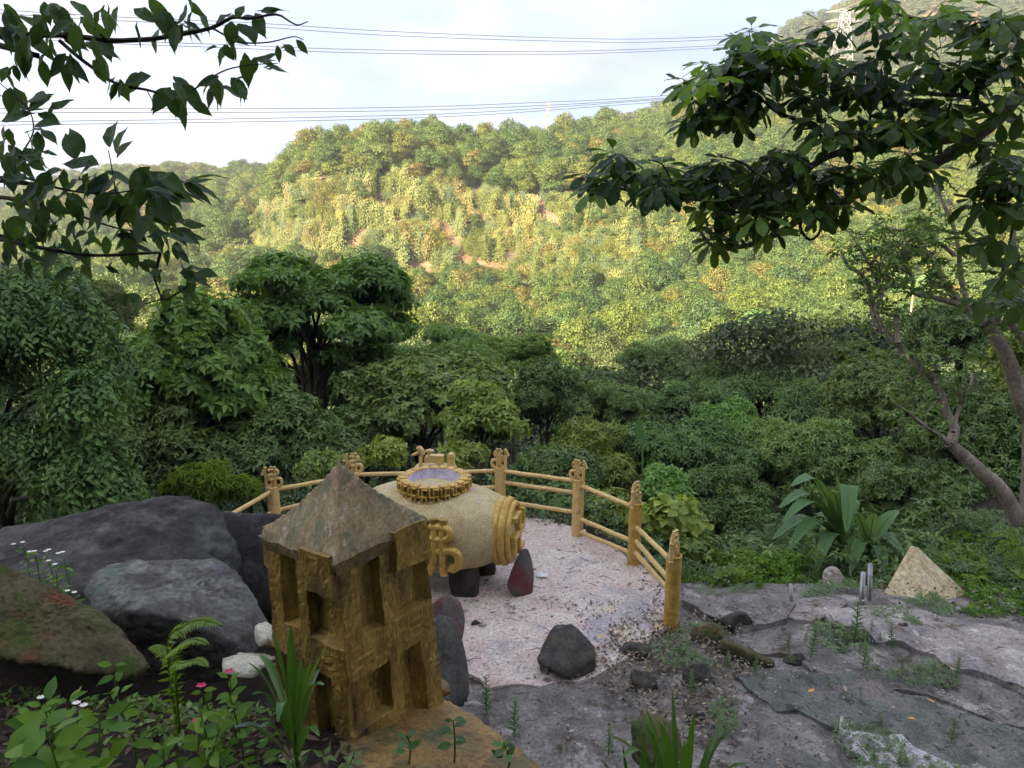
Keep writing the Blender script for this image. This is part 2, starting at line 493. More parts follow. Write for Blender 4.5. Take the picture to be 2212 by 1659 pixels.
M['white_patch'] = rock_mat('white_cement', [(0.28, 0.28, 0.29), (0.46, 0.46, 0.47), (0.62, 0.62, 0.64)], scale=3.0, rough=0.8, bump=0.8,
                     patches=[((0.15, 0.155, 0.16), 1.4, 0.56, 0.06, 4)], grain=14)
M['yellow_rock'] = rock_mat('yellow_stone', [(0.44, 0.35, 0.19), (0.60, 0.50, 0.31), (0.68, 0.60, 0.42)], scale=2.0, rough=0.6, bump=1.0, streak=(1, 1, .5),
                     patches=[((0.30, 0.2, 0.1), 2.0, 0.68, 0.05, 2)], grain=12)
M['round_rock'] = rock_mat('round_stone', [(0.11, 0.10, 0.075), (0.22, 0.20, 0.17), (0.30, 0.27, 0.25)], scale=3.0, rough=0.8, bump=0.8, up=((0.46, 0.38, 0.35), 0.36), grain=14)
M['pale_rock'] = rock_mat('pale_stone', [(0.35, 0.34, 0.28), (0.5, 0.49, 0.40), (0.6, 0.6, 0.52)], scale=5.0, rough=0.8, bump=0.8, grain=12)
M['cliff'] = rock_mat('cliff_rock', [(0.12, 0.075, 0.045), (0.24, 0.145, 0.09), (0.33, 0.22, 0.14)], scale=0.12, rough=0.9, bump=1.0, grain=16,
                     patches=[((0.10, 0.10, 0.10), 2.0, 0.62, 0.06, 3)])
M['soil'] = rock_mat('forest_soil', [(0.012, 0.010, 0.007), (0.026, 0.020, 0.014), (0.045, 0.034, 0.023)], scale=3.0, rough=0.95, bump=1.0, grain=20,
                     patches=[((0.09, 0.07, 0.05), 5.0, 0.64, 0.04, 4)])
M['steel'] = plain_mat('galvanised_pipe', (0.34, 0.36, 0.38), 0.35, metal=0.75, c2=(0.22, 0.22, 0.23), s=9)
M['wire'] = plain_mat('cable', (0.05, 0.05, 0.06), 0.5)
M['pylon'] = plain_mat('pylon_paint', (0.34, 0.35, 0.37), 0.5)
M['red_tower'] = plain_mat('red_tower_paint', (0.55, 0.12, 0.08), 0.5, c2=(0.6, 0.5, 0.48), s=0.2)
M['water'] = plain_mat('basin_water', (0.38, 0.36, 0.50), 0.12, spec=0.8, c2=(0.30, 0.28, 0.42), s=9)
M['basin'] = rock_mat('basin_lining', [(0.34, 0.29, 0.38), (0.46, 0.42, 0.52), (0.55, 0.52, 0.60)], scale=5, rough=0.6, bump=0.4, patches=[((0.20, 0.2, 0.26), 2.0, 0.62, 0.06, 2)])
M['pink'] = plain_mat('pink_petal', (0.75, 0.03, 0.16), 0.5)
M['white_petal'] = plain_mat('white_petal', (0.75, 0.75, 0.72), 0.5, c2=(0.65, 0.65, 0.6))
M['yellow_leaf'] = leaf_mat('yellow_dead_leaf', (0.45, 0.22, 0.04), (0.72, 0.42, 0.08), trans=0.1)
M['paper'] = plain_mat('white_paper', (0.75, 0.80, 0.82), 0.6, c2=(0.68, 0.72, 0.74))
M['red_cloth'] = plain_mat('red_cloth', (0.5, 0.05, 0.06), 0.7)


# ------------------------------------------------------------------ terrain
COLU = [-900, -400, 0, 330, 560, 620, 700, 930, 1106, 1350, 1500, 1700, 1900, 2212, 2700, 3300]
YN = [45, 80, 105, 124, 138, 143, 147, 151, 176, 200, 230, 300, 350, 420, 500, 620, 900]
# v (sight height) of the bare ground along each column; trees stand on it
TAB = {
 -900: [None, 760, 720, 690, 670, 650, 640, 620, 600, 570, 540, 480, 465, 455, 450, 450, 460],
 -400: [None, 760, 720, 690, 670, 650, 640, 620, 600, 570, 540, 480, 465, 455, 450, 450, 460],
 0:    [None, 760, 715, 685, 665, 648, 635, 615, 590, 560, 530, 470, 455, 448, 446, 450, 460],
 330:  [None, 770, 715, 680, 650, 630, 618, 600, 570, 530, 480, 390, 400, 430, 450, 450, 460],
 560:  [None, 790, 725, 680, 635, 605, 580, 540, 505, 465, 440, 392, 400, 430, 450, 450, 460],
 620:  [None, 800, 735, 685, 630, 590, 540, 450, 395, 400, 430, 405, 410, 430, 450, 450, 460],
 700:  [None, 815, 745, 695, 630, 580, 490, 395, 345, 355, 380, 420, 420, 430, 450, 450, 460],
 930:  [None, 825, 760, 715, 650, 590, 480, 385, 325, 328, 360, 420, 420, 430, 450, 450, 460],
 1106: [None, 840, 775, 725, 660, 600, 510, 430, 350, 342, 360, 420, 420, 420, 310, 400, 460],
 1350: [None, 850, 780, 725, 640, 560, 500, 430, 355, 315, 298, 330, 280, 330, 400, 440, 460],
 1500: [None, 850, 770, 690, 600, 530, 480, 410, 345, 300, 262, 270, 205, 240, 300, 400, 460],
 1700: [None, 830, 740, 640, 560, 500, 460, 400, 345, 300, 265, 240, 180, 170, 60, 80, 200],
 1900: [None, 820, 710, 600, 540, 480, 440, 390, 335, 285, 250, 220, 160, 110, -30, -60, 60],
 2212: [None, 800, 690, 580, 520, 460, 420, 370, 310, 260, 220, 170, 120, 50, -90, -150, 0],
 2700: [None, 780, 670, 560, 500, 440, 400, 350, 290, 240, 200, 150, 100, 20, -140, -200, -50],
 3300: [None, 760, 660, 550, 490, 430, 390, 340, 280, 230, 190, 140, 90, 0, -160, -220, -50],
}
ZT = np.zeros((len(COLU), len(YN)))
for i, cu in enumerate(COLU):
    for j, yy in enumerate(YN):
        v = TAB[cu][j]
        if v is None:
            ZT[i, j] = -15.5 + (2.5 if cu > 1600 else 0)
        else:
            ZT[i, j] = CAMZ + yy * slope_of(v)


def smooth(a, b, x):
    t = min(max((x - a) / (b - a), 0.0), 1.0)
    return t * t * (3 - 2 * t)


def fence_edge(x):
    """y where the flat terrace ends and the slope falls away."""
    if x < -3.0: return 9.2
    if x < 1.2: return 10.9 - 0.16 * (x + 1.0) ** 2 * (1 if x < -1 else 0.6)
    if x < 2.2: return 10.3 - (x - 1.2) * 1.4
    return 8.9 + 0.3 * math.sin(x) + smooth(5, 9, x) * 3.0


def far_z(x, y):
    yy = min(max(y, 45.0), 899.0)
    # bearing -> column
    den = yy * CP + 0.12 * yy * SP
    u = CU + FPX * x / (yy * 1.0)
    u = min(max(u, -899.0), 3299.0)
    # bulges that make buttresses and gullies
    w = 5.0 * mn.noise(Vector((x * 0.045, 3.1, 0.2))) + 2.2 * mn.noise(Vector((x * 0.13, y * 0.02, 4.2)))
    yq = yy
    if 100 < yy < 260: yq = min(max(yy + w * smooth(100, 140, yy) * (1 - smooth(190, 260, yy)), 45), 899)
    j = int(np.searchsorted(YN, yq, side='right')) - 1
    j = min(max(j, 0), len(YN) - 2)
    i = int(np.searchsorted(COLU, u, side='right')) - 1
    i = min(max(i, 0), len(COLU) - 2)
    fy = (yq - YN[j]) / (YN[j + 1] - YN[j]); fu = (u - COLU[i]) / (COLU[i + 1] - COLU[i])
    fu = fu * fu * (3 - 2 * fu)
    z = (ZT[i, j] * (1 - fu) + ZT[i + 1, j] * fu) * (1 - fy) + (ZT[i, j + 1] * (1 - fu) + ZT[i + 1, j + 1] * fu) * fy
    return z + 1.3 * mn.noise(Vector((x * 0.06, y * 0.06, 0))) * smooth(50, 90, y)


def bank_z(x, y):
    """The planted bank that the path and the viewer stand on."""
    zb = 2.62 - 0.31 * max(y - 1.3, 0)
    if y > 3.2: zb -= (y - 3.2) * 0.55
    right = smooth(-0.75, 0.1, x)
    zr = min(2.6, 3.95 - 0.95 * y)
    z = zb * (1 - right) + zr * right
    if x < -1.2:
        z += 0.10 * smooth(-1.2, -3, x)
    # falls to the terrace behind the pillar
    if y > 3.4:
        z -= smooth(-1.6, -0.2, x) * (y - 3.4) * 1.9
    return z


def ground_z(x, y):
    if y < 1.3:
        z = 2.62 + max(-y - 2.2, 0) * 0.59
        z = min(z, 74 + 2.5 * mn.noise(Vector((x * .03, y * .03, 1))))
        z -= max(0, x - 120) * .15
        return z + 0.25 * mn.noise(Vector((x * .3, y * .3, 1))) * smooth(-3, -8, y)
    nz = 0.035 * mn.noise(Vector((x * 1.7, y * 1.7, 0))) + 0.015 * mn.noise(Vector((x * 5, y * 5, 0)))
    zb = bank_z(x, y)
    e = fence_edge(x)
    base = 0.0
    if x > 1.9:                                     # rock shelf, rolling a little
        base += 0.10 * mn.noise(Vector((x * .6, y * .8, 2.0))) * smooth(1.9, 2.6, x)
        base -= 0.16 * smooth(7.6, 9.0, y)
    if x < -2.5 and y < 9:
        base += 0.5 * smooth(-2.5, -5, x)
    fall = 0.0
    if y > e:
        d = y - e
        k = 0.50 if x < 2 else 0.50 - 0.22 * smooth(2, 5, x)
        fall = -0.25 * smooth(0, 0.5, d) - k * d * smooth(0, 2.5, d)
    near = max(zb, base + fall) + nz
    if y > 26:
        t = smooth(26, 46, y)
        near = max(near, -15.5)
        return near * (1 - t) + far_z(x, y) * t
    return near


def axis_samples(segs):
    out = []
    for a, b, n in segs:
        out += list(np.linspace(a, b, n, endpoint=False))
    out.append(segs[-1][1])
    return out


gx = axis_samples([(-1100, -220, 18), (-220, -60, 56), (-60, -12, 40), (-12, -4, 32), (-4, 7, 130), (7, 14, 28), (14, 60, 40), (60, 260, 66), (260, 1500, 20)])
gy = axis_samples([(-220, -20, 26), (-20, 1.2, 22), (1.2, 11, 125), (11, 24, 34), (24, 60, 30), (60, 100, 24), (100, 240, 110), (240, 620, 56), (620, 900, 10)])
nx, ny = len(gx), len(gy)
GV = np.zeros((ny, nx, 3))
for j, yy in enumerate(gy):
    for i, xx in enumerate(gx):
        GV[j, i] = (xx, yy, ground_z(xx, yy))
ii = (np.arange(ny - 1)[:, None] * nx + np.arange(nx - 1)[None, :]).ravel()
GF = np.stack([ii, ii + 1, ii + nx + 1, ii + nx], 1)
fy_ = GV.reshape(-1, 3)[ii][:, 1]; fx_ = GV.reshape(-1, 3)[ii][:, 0]
gm = np.zeros(len(ii), dtype=np.int32)                     # soil
gm[(fy_ > 5.0) & (fy_ < 9.4) & (fx_ > -0.7)] = 1           # bare rock shelf
gm[(fy_ > 3.0) & (fy_ <= 5.0) & (fx_ > 0.5)] = 1
gm[(fy_ > 100)] = 2
ground = obj('ground', GV.reshape(-1, 3), GF, [M['soil'], M['slab'], M['cliff']], smooth=True, origin=(0, 0, 0), midx=gm)
setp(ground, kind='structure')


# ------------------------------------------------------------------ rocks
_ico = {}


def ico(sub):
    if sub not in _ico:
        bm = bmesh.new()
        bmesh.ops.create_icosphere(bm, subdivisions=sub, radius=1.0)
        V = np.array([v.co[:] for v in bm.verts]); F = np.array([[v.index for v in f.verts] for f in bm.faces])
        bm.free(); _ico[sub] = (V, F)
    return _ico[sub]


def rock(pts, sub=4, p=14, amp=0.05, freq=1.5, seed=0, fine=0.0, ridged=0.0):
    """Rounded hull of the points: each direction from the middle reaches the hull plane it meets, corners softened by p."""
    pts = [Vector(q) for q in pts]
    c = sum(pts, Vector()) / len(pts)
    bm = bmesh.new()
    for q in pts: bm.verts.new(q - c)
    bmesh.ops.convex_hull(bm, input=bm.verts)
    bm.normal_update()
    pl = []
    for f in bm.faces:
        d = f.normal.dot(f.verts[0].co)
        if d > 1e-4: pl.append((*f.normal, d))
    bm.free()
    pl = np.array(pl)
    D, F = ico(sub)
    q = np.maximum(D @ pl[:, :3].T / pl[:, 3][None, :], 0)
    r = (q ** p).sum(1) ** (-1.0 / p)
    size = float(np.median(r))
    V = D * r[:, None]
    so = Vector((seed * 7.31, seed * 3.17, seed * 1.9))
    out = np.empty_like(V)
    for i, v in enumerate(V):
        w = Vector(v) * freq / size + so
        n = mn.fractal(w, 0.9, 2.1, 4)
        if ridged: n += ridged * (0.5 - abs(mn.noise(w * 1.7)))
        k = 1 + amp * n
        if fine:
            w2 = Vector((w.x * 4.2, w.y * 4.2, w.z * 9.0 + w.x * 2))
            k += fine * (1.0 - 2.2 * abs(mn.noise(w2)) - 1.1 * abs(mn.noise(w2 * 2.3)) + .5 * mn.noise(w2 * 5.1))
        out[i] = v * k
    return out + np.array(c), F


def boulder(name, pts, mat, label, sub=4, **kw):
    V, F = rock(pts, sub, **kw)
    o = obj(name, V, F, mat, smooth=True)
    return setp(o, label, 'rock')


# ------------------------------------------------------------------ foliage building blocks
def nrm(a):
    return a / np.maximum(np.linalg.norm(a, axis=-1, keepdims=True), 1e-9)


def leaf_quads(c, d, n, L, W, droop=0.15, fold=0.12, tint=None, rng=None):
    """Pointed folded leaves, two triangles each."""
    L = np.broadcast_to(L, (len(c),))[:, None]; W = np.broadcast_to(W, (len(c),))[:, None]
    d = nrm(d); s = nrm(np.cross(d, n)); n = np.cross(s, d)
    tip = c + d * L - n * L * droop
    mid = c + d * L * 0.42
    r = mid + s * W / 2 + n * W * fold
    l = mid - s * W / 2 + n * W * fold
    V = np.stack([c, r, tip, l], 1).reshape(-1, 3)
    b = np.arange(len(c)) * 4
    F = np.concatenate([np.stack([b, b + 1, b + 2], 1), np.stack([b, b + 2, b + 3], 1)])
    t = tint if tint is not None else (rng.random(len(c)) if rng is not None else np.full(len(c), 0.5))
    return V, F, np.repeat(t, 4)


def leaf_hex(c, d, n, L, W, droop=0.2, fold=0.15, tint=None, rng=None):
    """Fuller leaves with a midrib and a bend, four quads each."""
    L = np.broadcast_to(L, (len(c),))[:, None]; W = np.broadcast_to(W, (len(c),))[:, None]
    d = nrm(d); s = nrm(np.cross(d, n)); n = np.cross(s, d)
    a = c + d * L * 0.02
    m1 = c + d * L * 0.35 - n * L * droop * 0.10
    m2 = c + d * L * 0.70 - n * L * droop * 0.45
    tip = c + d * L - n * L * droop
    r1 = m1 + s * W / 2 + n * W * fold; l1 = m1 - s * W / 2 + n * W * fold
    r2 = m2 + s * W * 0.36 + n * W * fold; l2 = m2 - s * W * 0.36 + n * W * fold
    V = np.stack([a, m1, m2, tip, r1, l1, r2, l2], 1).reshape(-1, 3)
    b = np.arange(len(c)) * 8
    T = lambda *k: np.stack([b + q for q in k], 1)
    F = np.concatenate([T(0, 4, 1), T(0, 1, 5), T(1, 4, 6), T(1, 6, 2), T(5, 1, 2), T(5, 2, 7), T(2, 6, 3), T(7, 2, 3)])
    t = tint if tint is not None else (rng.random(len(c)) if rng is not None else np.full(len(c), 0.5))
    return V, F, np.repeat(t, 8)


def perp(n, rng):
    a = nrm(np.cross(n, rng.normal(size=n.shape)))
    return a, np.cross(n, a)


def rosette_leaves(c, n, k, L, W, droop, rng, style=leaf_quads, spread=0.35, Lvar=0.25):
    """k leaves round each centre c, spreading about axis n and hanging at the tips."""
    N = len(c)
    a, b = perp(n, rng)
    ph = (np.arange(k)[None, :] * 2 * PI / k + rng.random((N, 1)) * 6.28 + rng.normal(size=(N, k)) * 0.15)
    d = a[:, None, :] * np.cos(ph)[..., None] + b[:, None, :] * np.sin(ph)[..., None]
    d = d + n[:, None, :] * (spread + rng.normal(size=(N, k, 1)) * 0.34)
    d[..., 2] -= 0.18
    cc = np.repeat(c[:, None, :], k, 1) + d * 0.05 * L
    nn = np.repeat(n[:, None, :], k, 1) + rng.normal(size=(N, k, 3)) * 0.25
    LL = L * (1 + rng.normal(size=N * k) * Lvar * 0.5)
    t0 = np.repeat(rng.random(N), k) * 0.6 + rng.random(N * k) * 0.4
    return style(cc.reshape(-1, 3), d.reshape(-1, 3), nn.reshape(-1, 3), LL, W * LL / L, droop, tint=t0)


def sph(N, rng, zmin=-0.4):
    z = rng.uniform(zmin, 1, N); ph = rng.random(N) * 2 * PI
    r = np.sqrt(1 - z * z)
    return np.stack([r * np.cos(ph), r * np.sin(ph), z], 1)


def clumps_in(center, R3, K, rng, size=(0.25, 0.42), flat=0.55, zmin=-0.25, shell=(0.55, 0.85)):
    d = sph(K, rng, zmin)
    rr = rng.uniform(*shell, K)[:, None]
    R3 = np.array(R3)
    c = np.array(center) + d * rr * R3
    s = rng.uniform(*size, K)[:, None] * np.array([1, 1, flat]) * (R3[0] + R3[1]) / 2
    return np.concatenate([c, s], 1)


def on_clumps(cl, N, rng, zmin=-0.35, inner=0.75):
    w = cl[:, 3] ** 2; w = w / w.sum()
    k = rng.choice(len(cl), N, p=w)
    d = sph(N, rng, zmin)
    r = rng.uniform(inner, 1.05, N)[:, None]
    far_ = rng.random(N) < .13
    r[far_] = rng.uniform(1.0, 1.38, (int(far_.sum()), 1))
    c = cl[k, :3] + d * cl[k, 3:6] * r
    n = nrm(d / cl[k, 3:6])
    return c, n


def join(parts):
    V, F, T, o = [], [], [], 0
    for v, f, t in parts:
        V.append(v); F.append(f + o); T.append(t); o += len(v)
    return np.concatenate(V), np.concatenate(F), np.concatenate(T)


# forest crowns, one unit in radius, many leaf sprays in lobes
def proto_crown(seed, N=1500, L=0.16, W=0.09, K=14, tall=0.8, flat=0.6, size=(0.28, 0.46), zmin=-0.25):
    rng = np.random.default_rng(seed)
    cl = clumps_in((0, 0, tall * 0.9), (1, 1, tall), K, rng, size=size, flat=flat, zmin=zmin)
    cl = np.concatenate([cl, [[0, 0, tall * 0.8, 0.62, 0.62, 0.62 * tall]]])
    c, n = on_clumps(cl, N, rng, zmin=-0.3, inner=0.82)
    n2 = nrm(n + rng.normal(size=n.shape) * 0.35 + np.array([0, 0, 0.45]))
    a, b = perp(n2, rng)
    d = a + n2 * rng.uniform(-0.1, 0.5, (N, 1)); d[:, 2] -= 0.2
    t = np.clip(0.5 + rng.normal(size=N) * 0.25, 0, 1)
    return leaf_quads(c, d, n2, L * rng.uniform(0.7, 1.3, N), W * rng.uniform(0.8, 1.2, N), 0.2, tint=t)


def scatter(name, protos, pts, scl, rz, mat, label=None):
    """One object: prototypes and their points live in its own mesh; a geometry nodes modifier sets them out."""
    V, F, T, pid, o = [], [], [], [], 0
    for k, (v, f, t) in enumerate(protos):
        V.append(v); F.append(f + o); T.append(t); pid.append(np.full(len(v), k + 1)); o += len(v)
    nv = o
    V.append(pts); T.append(np.zeros(len(pts))); pid.append(np.zeros(len(pts)))
    V = np.concatenate(V); F = np.concatenate(F); T = np.concatenate(T); pid = np.concatenate(pid)
    me = mesh_np(name, V, F, mat, tint=T)
    a = me.attributes.new('pid', 'INT', 'POINT'); a.data.foreach_set('value', pid.astype(np.int32))
    s = np.ones((len(V), 3), dtype=np.float32); s[nv:] = scl
    a = me.attributes.new('scl', 'FLOAT_VECTOR', 'POINT'); a.data.foreach_set('vector', s.ravel())
    r = np.zeros((len(V), 3), dtype=np.float32); r[nv:, 2] = rz
    a = me.attributes.new('rot', 'FLOAT_VECTOR', 'POINT'); a.data.foreach_set('vector', r.ravel())
    ng = bpy.data.node_groups.new(name + '_nodes', 'GeometryNodeTree')
    ng.interface.new_socket('Geometry', in_out='INPUT', socket_type='NodeSocketGeometry')
    ng.interface.new_socket('Geometry', in_out='OUTPUT', socket_type='NodeSocketGeometry')
    N, L = ng.nodes, ng.links
    gi, go = N.new('NodeGroupInput'), N.new('NodeGroupOutput')

    def attr(nm, ty):
        n = N.new('GeometryNodeInputNamedAttribute'); n.data_type = ty; n.inputs['Name'].default_value = nm
        return n.outputs['Attribute']
    pa = attr('pid', 'INT')

    def sel(k):
        cmp = N.new('FunctionNodeCompare'); cmp.data_type = 'INT'; cmp.operation = 'EQUAL'
        ins = [q for q in cmp.inputs if q.type == 'INT']
        L.new(pa, ins[0]); ins[1].default_value = k
        sg = N.new('GeometryNodeSeparateGeometry'); sg.domain = 'POINT'
        L.new(gi.outputs[0], sg.inputs['Geometry']); L.new(cmp.outputs[0], sg.inputs['Selection'])
        return sg.outputs['Selection']
    jn = N.new('GeometryNodeJoinGeometry')
    for k in range(len(protos)):
        g2 = N.new('GeometryNodeGeometryToInstance')
        L.new(sel(k + 1), g2.inputs[0]); L.new(g2.outputs[0], jn.inputs[0])
    iop = N.new('GeometryNodeInstanceOnPoints')
    L.new(sel(0), iop.inputs['Points']); L.new(jn.outputs[0], iop.inputs['Instance'])
    iop.inputs['Pick Instance'].default_value = True
    idx = N.new('GeometryNodeInputIndex')
    md = N.new('FunctionNodeRandomValue'); md.data_type = 'INT'
    ins = [q for q in md.inputs if q.type == 'INT']
    ins[0].default_value = 0; ins[1].default_value = len(protos) - 1
    oi = [q for q in md.outputs if q.type == 'INT'][0]
    L.new(oi, iop.inputs['Instance Index'])
    L.new(attr('scl', 'FLOAT_VECTOR'), iop.inputs['Scale'])
    e2r = N.new('FunctionNodeEulerToRotation')
    L.new(attr('rot', 'FLOAT_VECTOR'), e2r.inputs[0]); L.new(e2r.outputs[0], iop.inputs['Rotation'])
    L.new(iop.outputs[0], go.inputs[0])
    ob = link(name, me)
    mod = ob.modifiers.new('set_out', 'NODES'); mod.node_group = ng
    setp(ob, label, None, None, 'stuff')
    return ob


# ------------------------------------------------------------------ forest on the hills
rng = np.random.default_rng(11)
protos = [proto_crown(s, 3600, 0.095, 0.06, K=k, tall=t, flat=f) for s, k, t, f in ((1, 16, .8, .6), (2, 24, 1.0, .7), (3, 13, .6, .4), (4, 28, .95, .5), (5, 18, 1.15, .8))]
far_protos = [proto_crown(s, 1300, 0.13, 0.085, K=9, tall=t) for s, t in ((21, .8), (22, 1.0), (23, .7))]


def slope_at(x, y):
    return abs(ground_z(x, y + 1.0) - ground_z(x, y - 1.0)) / 2.0


def vines():
    """Creeper sheets: strands of small leaves hanging down a face, one unit wide."""
    out = []
    for s in (31, 32, 33, 34):
        r = np.random.default_rng(s)
        n = 1500
        k = r.integers(0, 16, n)
        sx = r.uniform(-1, 1, 16); sy = r.uniform(-.35, .1, 16); top = r.uniform(0.2, 1.2, 16); ln = r.uniform(1.0, 2.6, 16)
        f = r.random(n) ** 0.8
        c = np.stack([sx[k] + r.normal(size=n) * .20, -0.28 + sy[k] - .25 * np.sin(f * 3) + r.normal(size=n) * .07, top[k] - f * ln[k]], 1)
        d = np.stack([r.normal(size=n) * .5, -np.ones(n) * .3, -np.ones(n)], 1)
        nn = np.stack([r.normal(size=n) * .3, -np.ones(n), np.ones(n) * .5], 1)
        out.append(leaf_quads(c, d, nn, r.uniform(.09, .17, n), r.uniform(.07, .12, n), .1, tint=np.clip(.25 + .5 * r.random(n) + .2 * (sx[k] > 0), 0, 1)))
    return out


def bare_rock(u, y, z):
    """True where the cliff shows stone instead of creeper."""
    v = CV - FPX * math.tan(math.atan2(z - CAMZ, y) + PITCH)
    if 740 < u < 1070 and 440 < v < 610:
        return mn.noise(Vector((u * .016, v * .022, 5.0))) > (-0.05 if v > 495 else 0.15)
    if 560 < u < 1400 and 400 < v < 600:
        return mn.noise(Vector((u * .018, v * .01, 8.0))) > 0.34
    return False


fp, fs, tp, ts, vp, vsc = [], [], [], [], [], []
tries = 0
# screen-independent sampling by area: more points near, fewer and larger far off
def zone(y0, y1, n, xl, xr):
    yy = rng.uniform(y0, y1, n); a = rng.uniform(xl, xr, n)
    return np.stack([yy * a, yy], 1)


for (x, y) in np.concatenate([zone(48, 100, 800, -0.85, 0.82), zone(100, 200, 4200, -0.82, 0.82), zone(200, 330, 2200, -0.82, 0.85)]):
    s = slope_at(x, y)
    z = ground_z(x, y)
    u = CU + FPX * x / y
    if s > 0.85:
        if rng.random() < 0.7 and not bare_rock(u, y, z):
            tp.append((x, y, z)); ts.append(rng.uniform(0.8, 2.6))
        continue
    r = rng.uniform(1.7, 3.4) * (1.15 if y > 200 else 1.0)
    if y > 200 and rng.random() < 0.3: continue
    tp.append((x, y, z)); ts.append(r)
# creeper by cliff area
for k in range(17000):
    y = rng.uniform(112, 200); x = y * rng.uniform(-0.42, 0.75)
    s = slope_at(x, y)
    if rng.random() > min((s - 0.30) * 1.2, 1.0): continue
    z = ground_z(x, y); u = CU + FPX * x / y
    if bare_rock(u, y, z): continue
    vp.append((x, y, z)); vsc.append(rng.uniform(0.8, 2.2))
for (x, y) in zone(330, 700, 5200, -0.8, 0.9):
    fp.append((x, y, ground_z(x, y))); fs.append(rng.uniform(4.0, 6.5))
# wooded slope behind the viewer that keeps the sun off the terrace
bp_, bs_ = [], []
for k in range(3600):
    x = rng.uniform(-330, 100); y = rng.uniform(-165, -16)
    bp_.append((x, y, ground_z(x, y) + .3)); bs_.append(rng.uniform(2.8, 4.8))

tp = np.array(tp); ts = np.array(ts)
# the trees that show largest are things of their own; the others are the wood
du = CU + FPX * tp[:, 0] / tp[:, 1]
seen = (du > -40) & (du < 2260) & (tp[:, 1] < 200)
score = np.where(seen, ts / tp[:, 1], 0)
order = np.argsort(-score)
own = order[:290]
rest = np.setdiff1d(np.arange(len(tp)), own)
sc3 = np.stack([ts[rest] * rng.uniform(.9, 1.1, len(rest)), ts[rest] * rng.uniform(.9, 1.1, len(rest)), ts[rest] * rng.uniform(.8, 1.35, len(rest))], 1)
ob = scatter('wooded_hillside', protos, tp[rest], sc3, rng.random(len(rest)) * 6.28, M['forest'])
s3 = np.repeat(np.array(fs)[:, None], 3, 1)
scatter('distant_wood', far_protos, np.array(fp), s3, rng.random(len(fp)) * 6.28, M['forest_far'])
s3 = np.repeat(np.array(bs_)[:, None], 3, 1)
scatter('wood_behind_the_path', far_protos, np.array(bp_), s3, rng.random(len(bp_)) * 6.28, M['forest_far'])
vsc = np.array(vsc)
s3 = np.stack([vsc, vsc, vsc * rng.uniform(.6, 1.4, len(vsc))], 1)
scatter('climbing_vines', vines(), np.array(vp), s3, rng.normal(size=len(vp)) * .35, M['vine'])

own_meshes = []
for k, (v, f, t) in enumerate([proto_crown(s, 5200, 0.075, 0.042, K=kk, tall=tt, flat=ff, size=(.2, .38)) for s, kk, tt, ff in
                               ((41, 20, .8, .6), (42, 28, 1.0, .7), (43, 14, .65, .4), (44, 26, .9, .55), (45, 20, 1.15, .8), (46, 16, .75, .5))]):
    own_meshes.append(mesh_np('crown', v, f, M['tree_own'], tint=t))
tv, tf = tube([(0, 0, -1.2), (0.05, 0, 0), (0, 0.03, 0.9)], [.09, .07, .03], 6)
trunk_mesh = mesh_np('trunk', tv, tf, M['trunk'], smooth=True)
HUES = [('yellow-green', (0.17, 0.21, 0.06)), ('mid green', (0.10, 0.16, 0.06)), ('dark green', (0.05, 0.10, 0.045)), ('russet-tinted', (0.24, 0.18, 0.09)), ('pale green', (0.16, 0.23, 0.11)), ('olive', (0.13, 0.16, 0.06))]
SHAPES = ['domed', 'billowing', 'flat-topped', 'many-lobed', 'tall', 'low']


def level(v):
    return 'near the crest' if v < 420 else 'on the upper slope' if v < 600 else 'halfway down the slope' if v < 700 else 'on the lower slope' if v < 780 else 'in the shaded valley'


for i in own:
    x, y, z = tp[i]; s = ts[i]
    u = CU + FPX * x / y; vv = CV - FPX * math.tan(math.atan2(z - CAMZ, y) + PITCH)
    w = [3, 3, 1.6, .7, 2.5, 2] if vv < 720 else [0.8, 4, 2.5, 0.3, 3, 1]
    w = np.array(w) / sum(w)
    h = int(rng.choice(6, p=w))
    size = 'large' if s > 2.8 else ('middling' if s > 2.1 else 'small')
    zone_ = ('on the left-hand slope beside the cliff' if u < 640 else 'below the bare orange cliff' if u < 1060 else 'on the slope under the creeper-covered wall' if u < 1600 else 'on the slope behind the bare twisted tree')
    if vv < 420: zone_ = 'along the sunlit hill crest'
    elif vv > 740: zone_ = 'low in the valley at the foot of the hill'
    mi = int(rng.integers(0, 6))
    under = ('under the far left ridge' if u < 300 else 'left of the cliff' if u < 560 else 'below the cliff end' if u < 780 else 'below the orange rock' if u < 1060 else
             'below the crest dip' if u < 1300 else 'below the hillside palm' if u < 1500 else 'above the bamboo grove' if u < 1780 else 'behind the twisted tree')
    lab = f'{size} {HUES[h][0]} {SHAPES[mi]} tree {level(vv)} {under}'
    t = thing('hillside_tree', lab, 'tree', (x, y, z), f'{size} {HUES[h][0]} {SHAPES[mi]} trees {level(vv)} {under}', rng.random() * 6.28)
    cr = link('crown', own_meshes[mi], t)
    sz = s * rng.uniform(.85, 1.3)
    cr.scale = (s, s, sz)
    j = rng.uniform(.82, 1.18)
    cr.color = (HUES[h][1][0] * j, HUES[h][1][1] * j, HUES[h][1][2] * j, 1)
    tk = link('trunk', trunk_mesh, t); tk.scale = (s, s, sz)


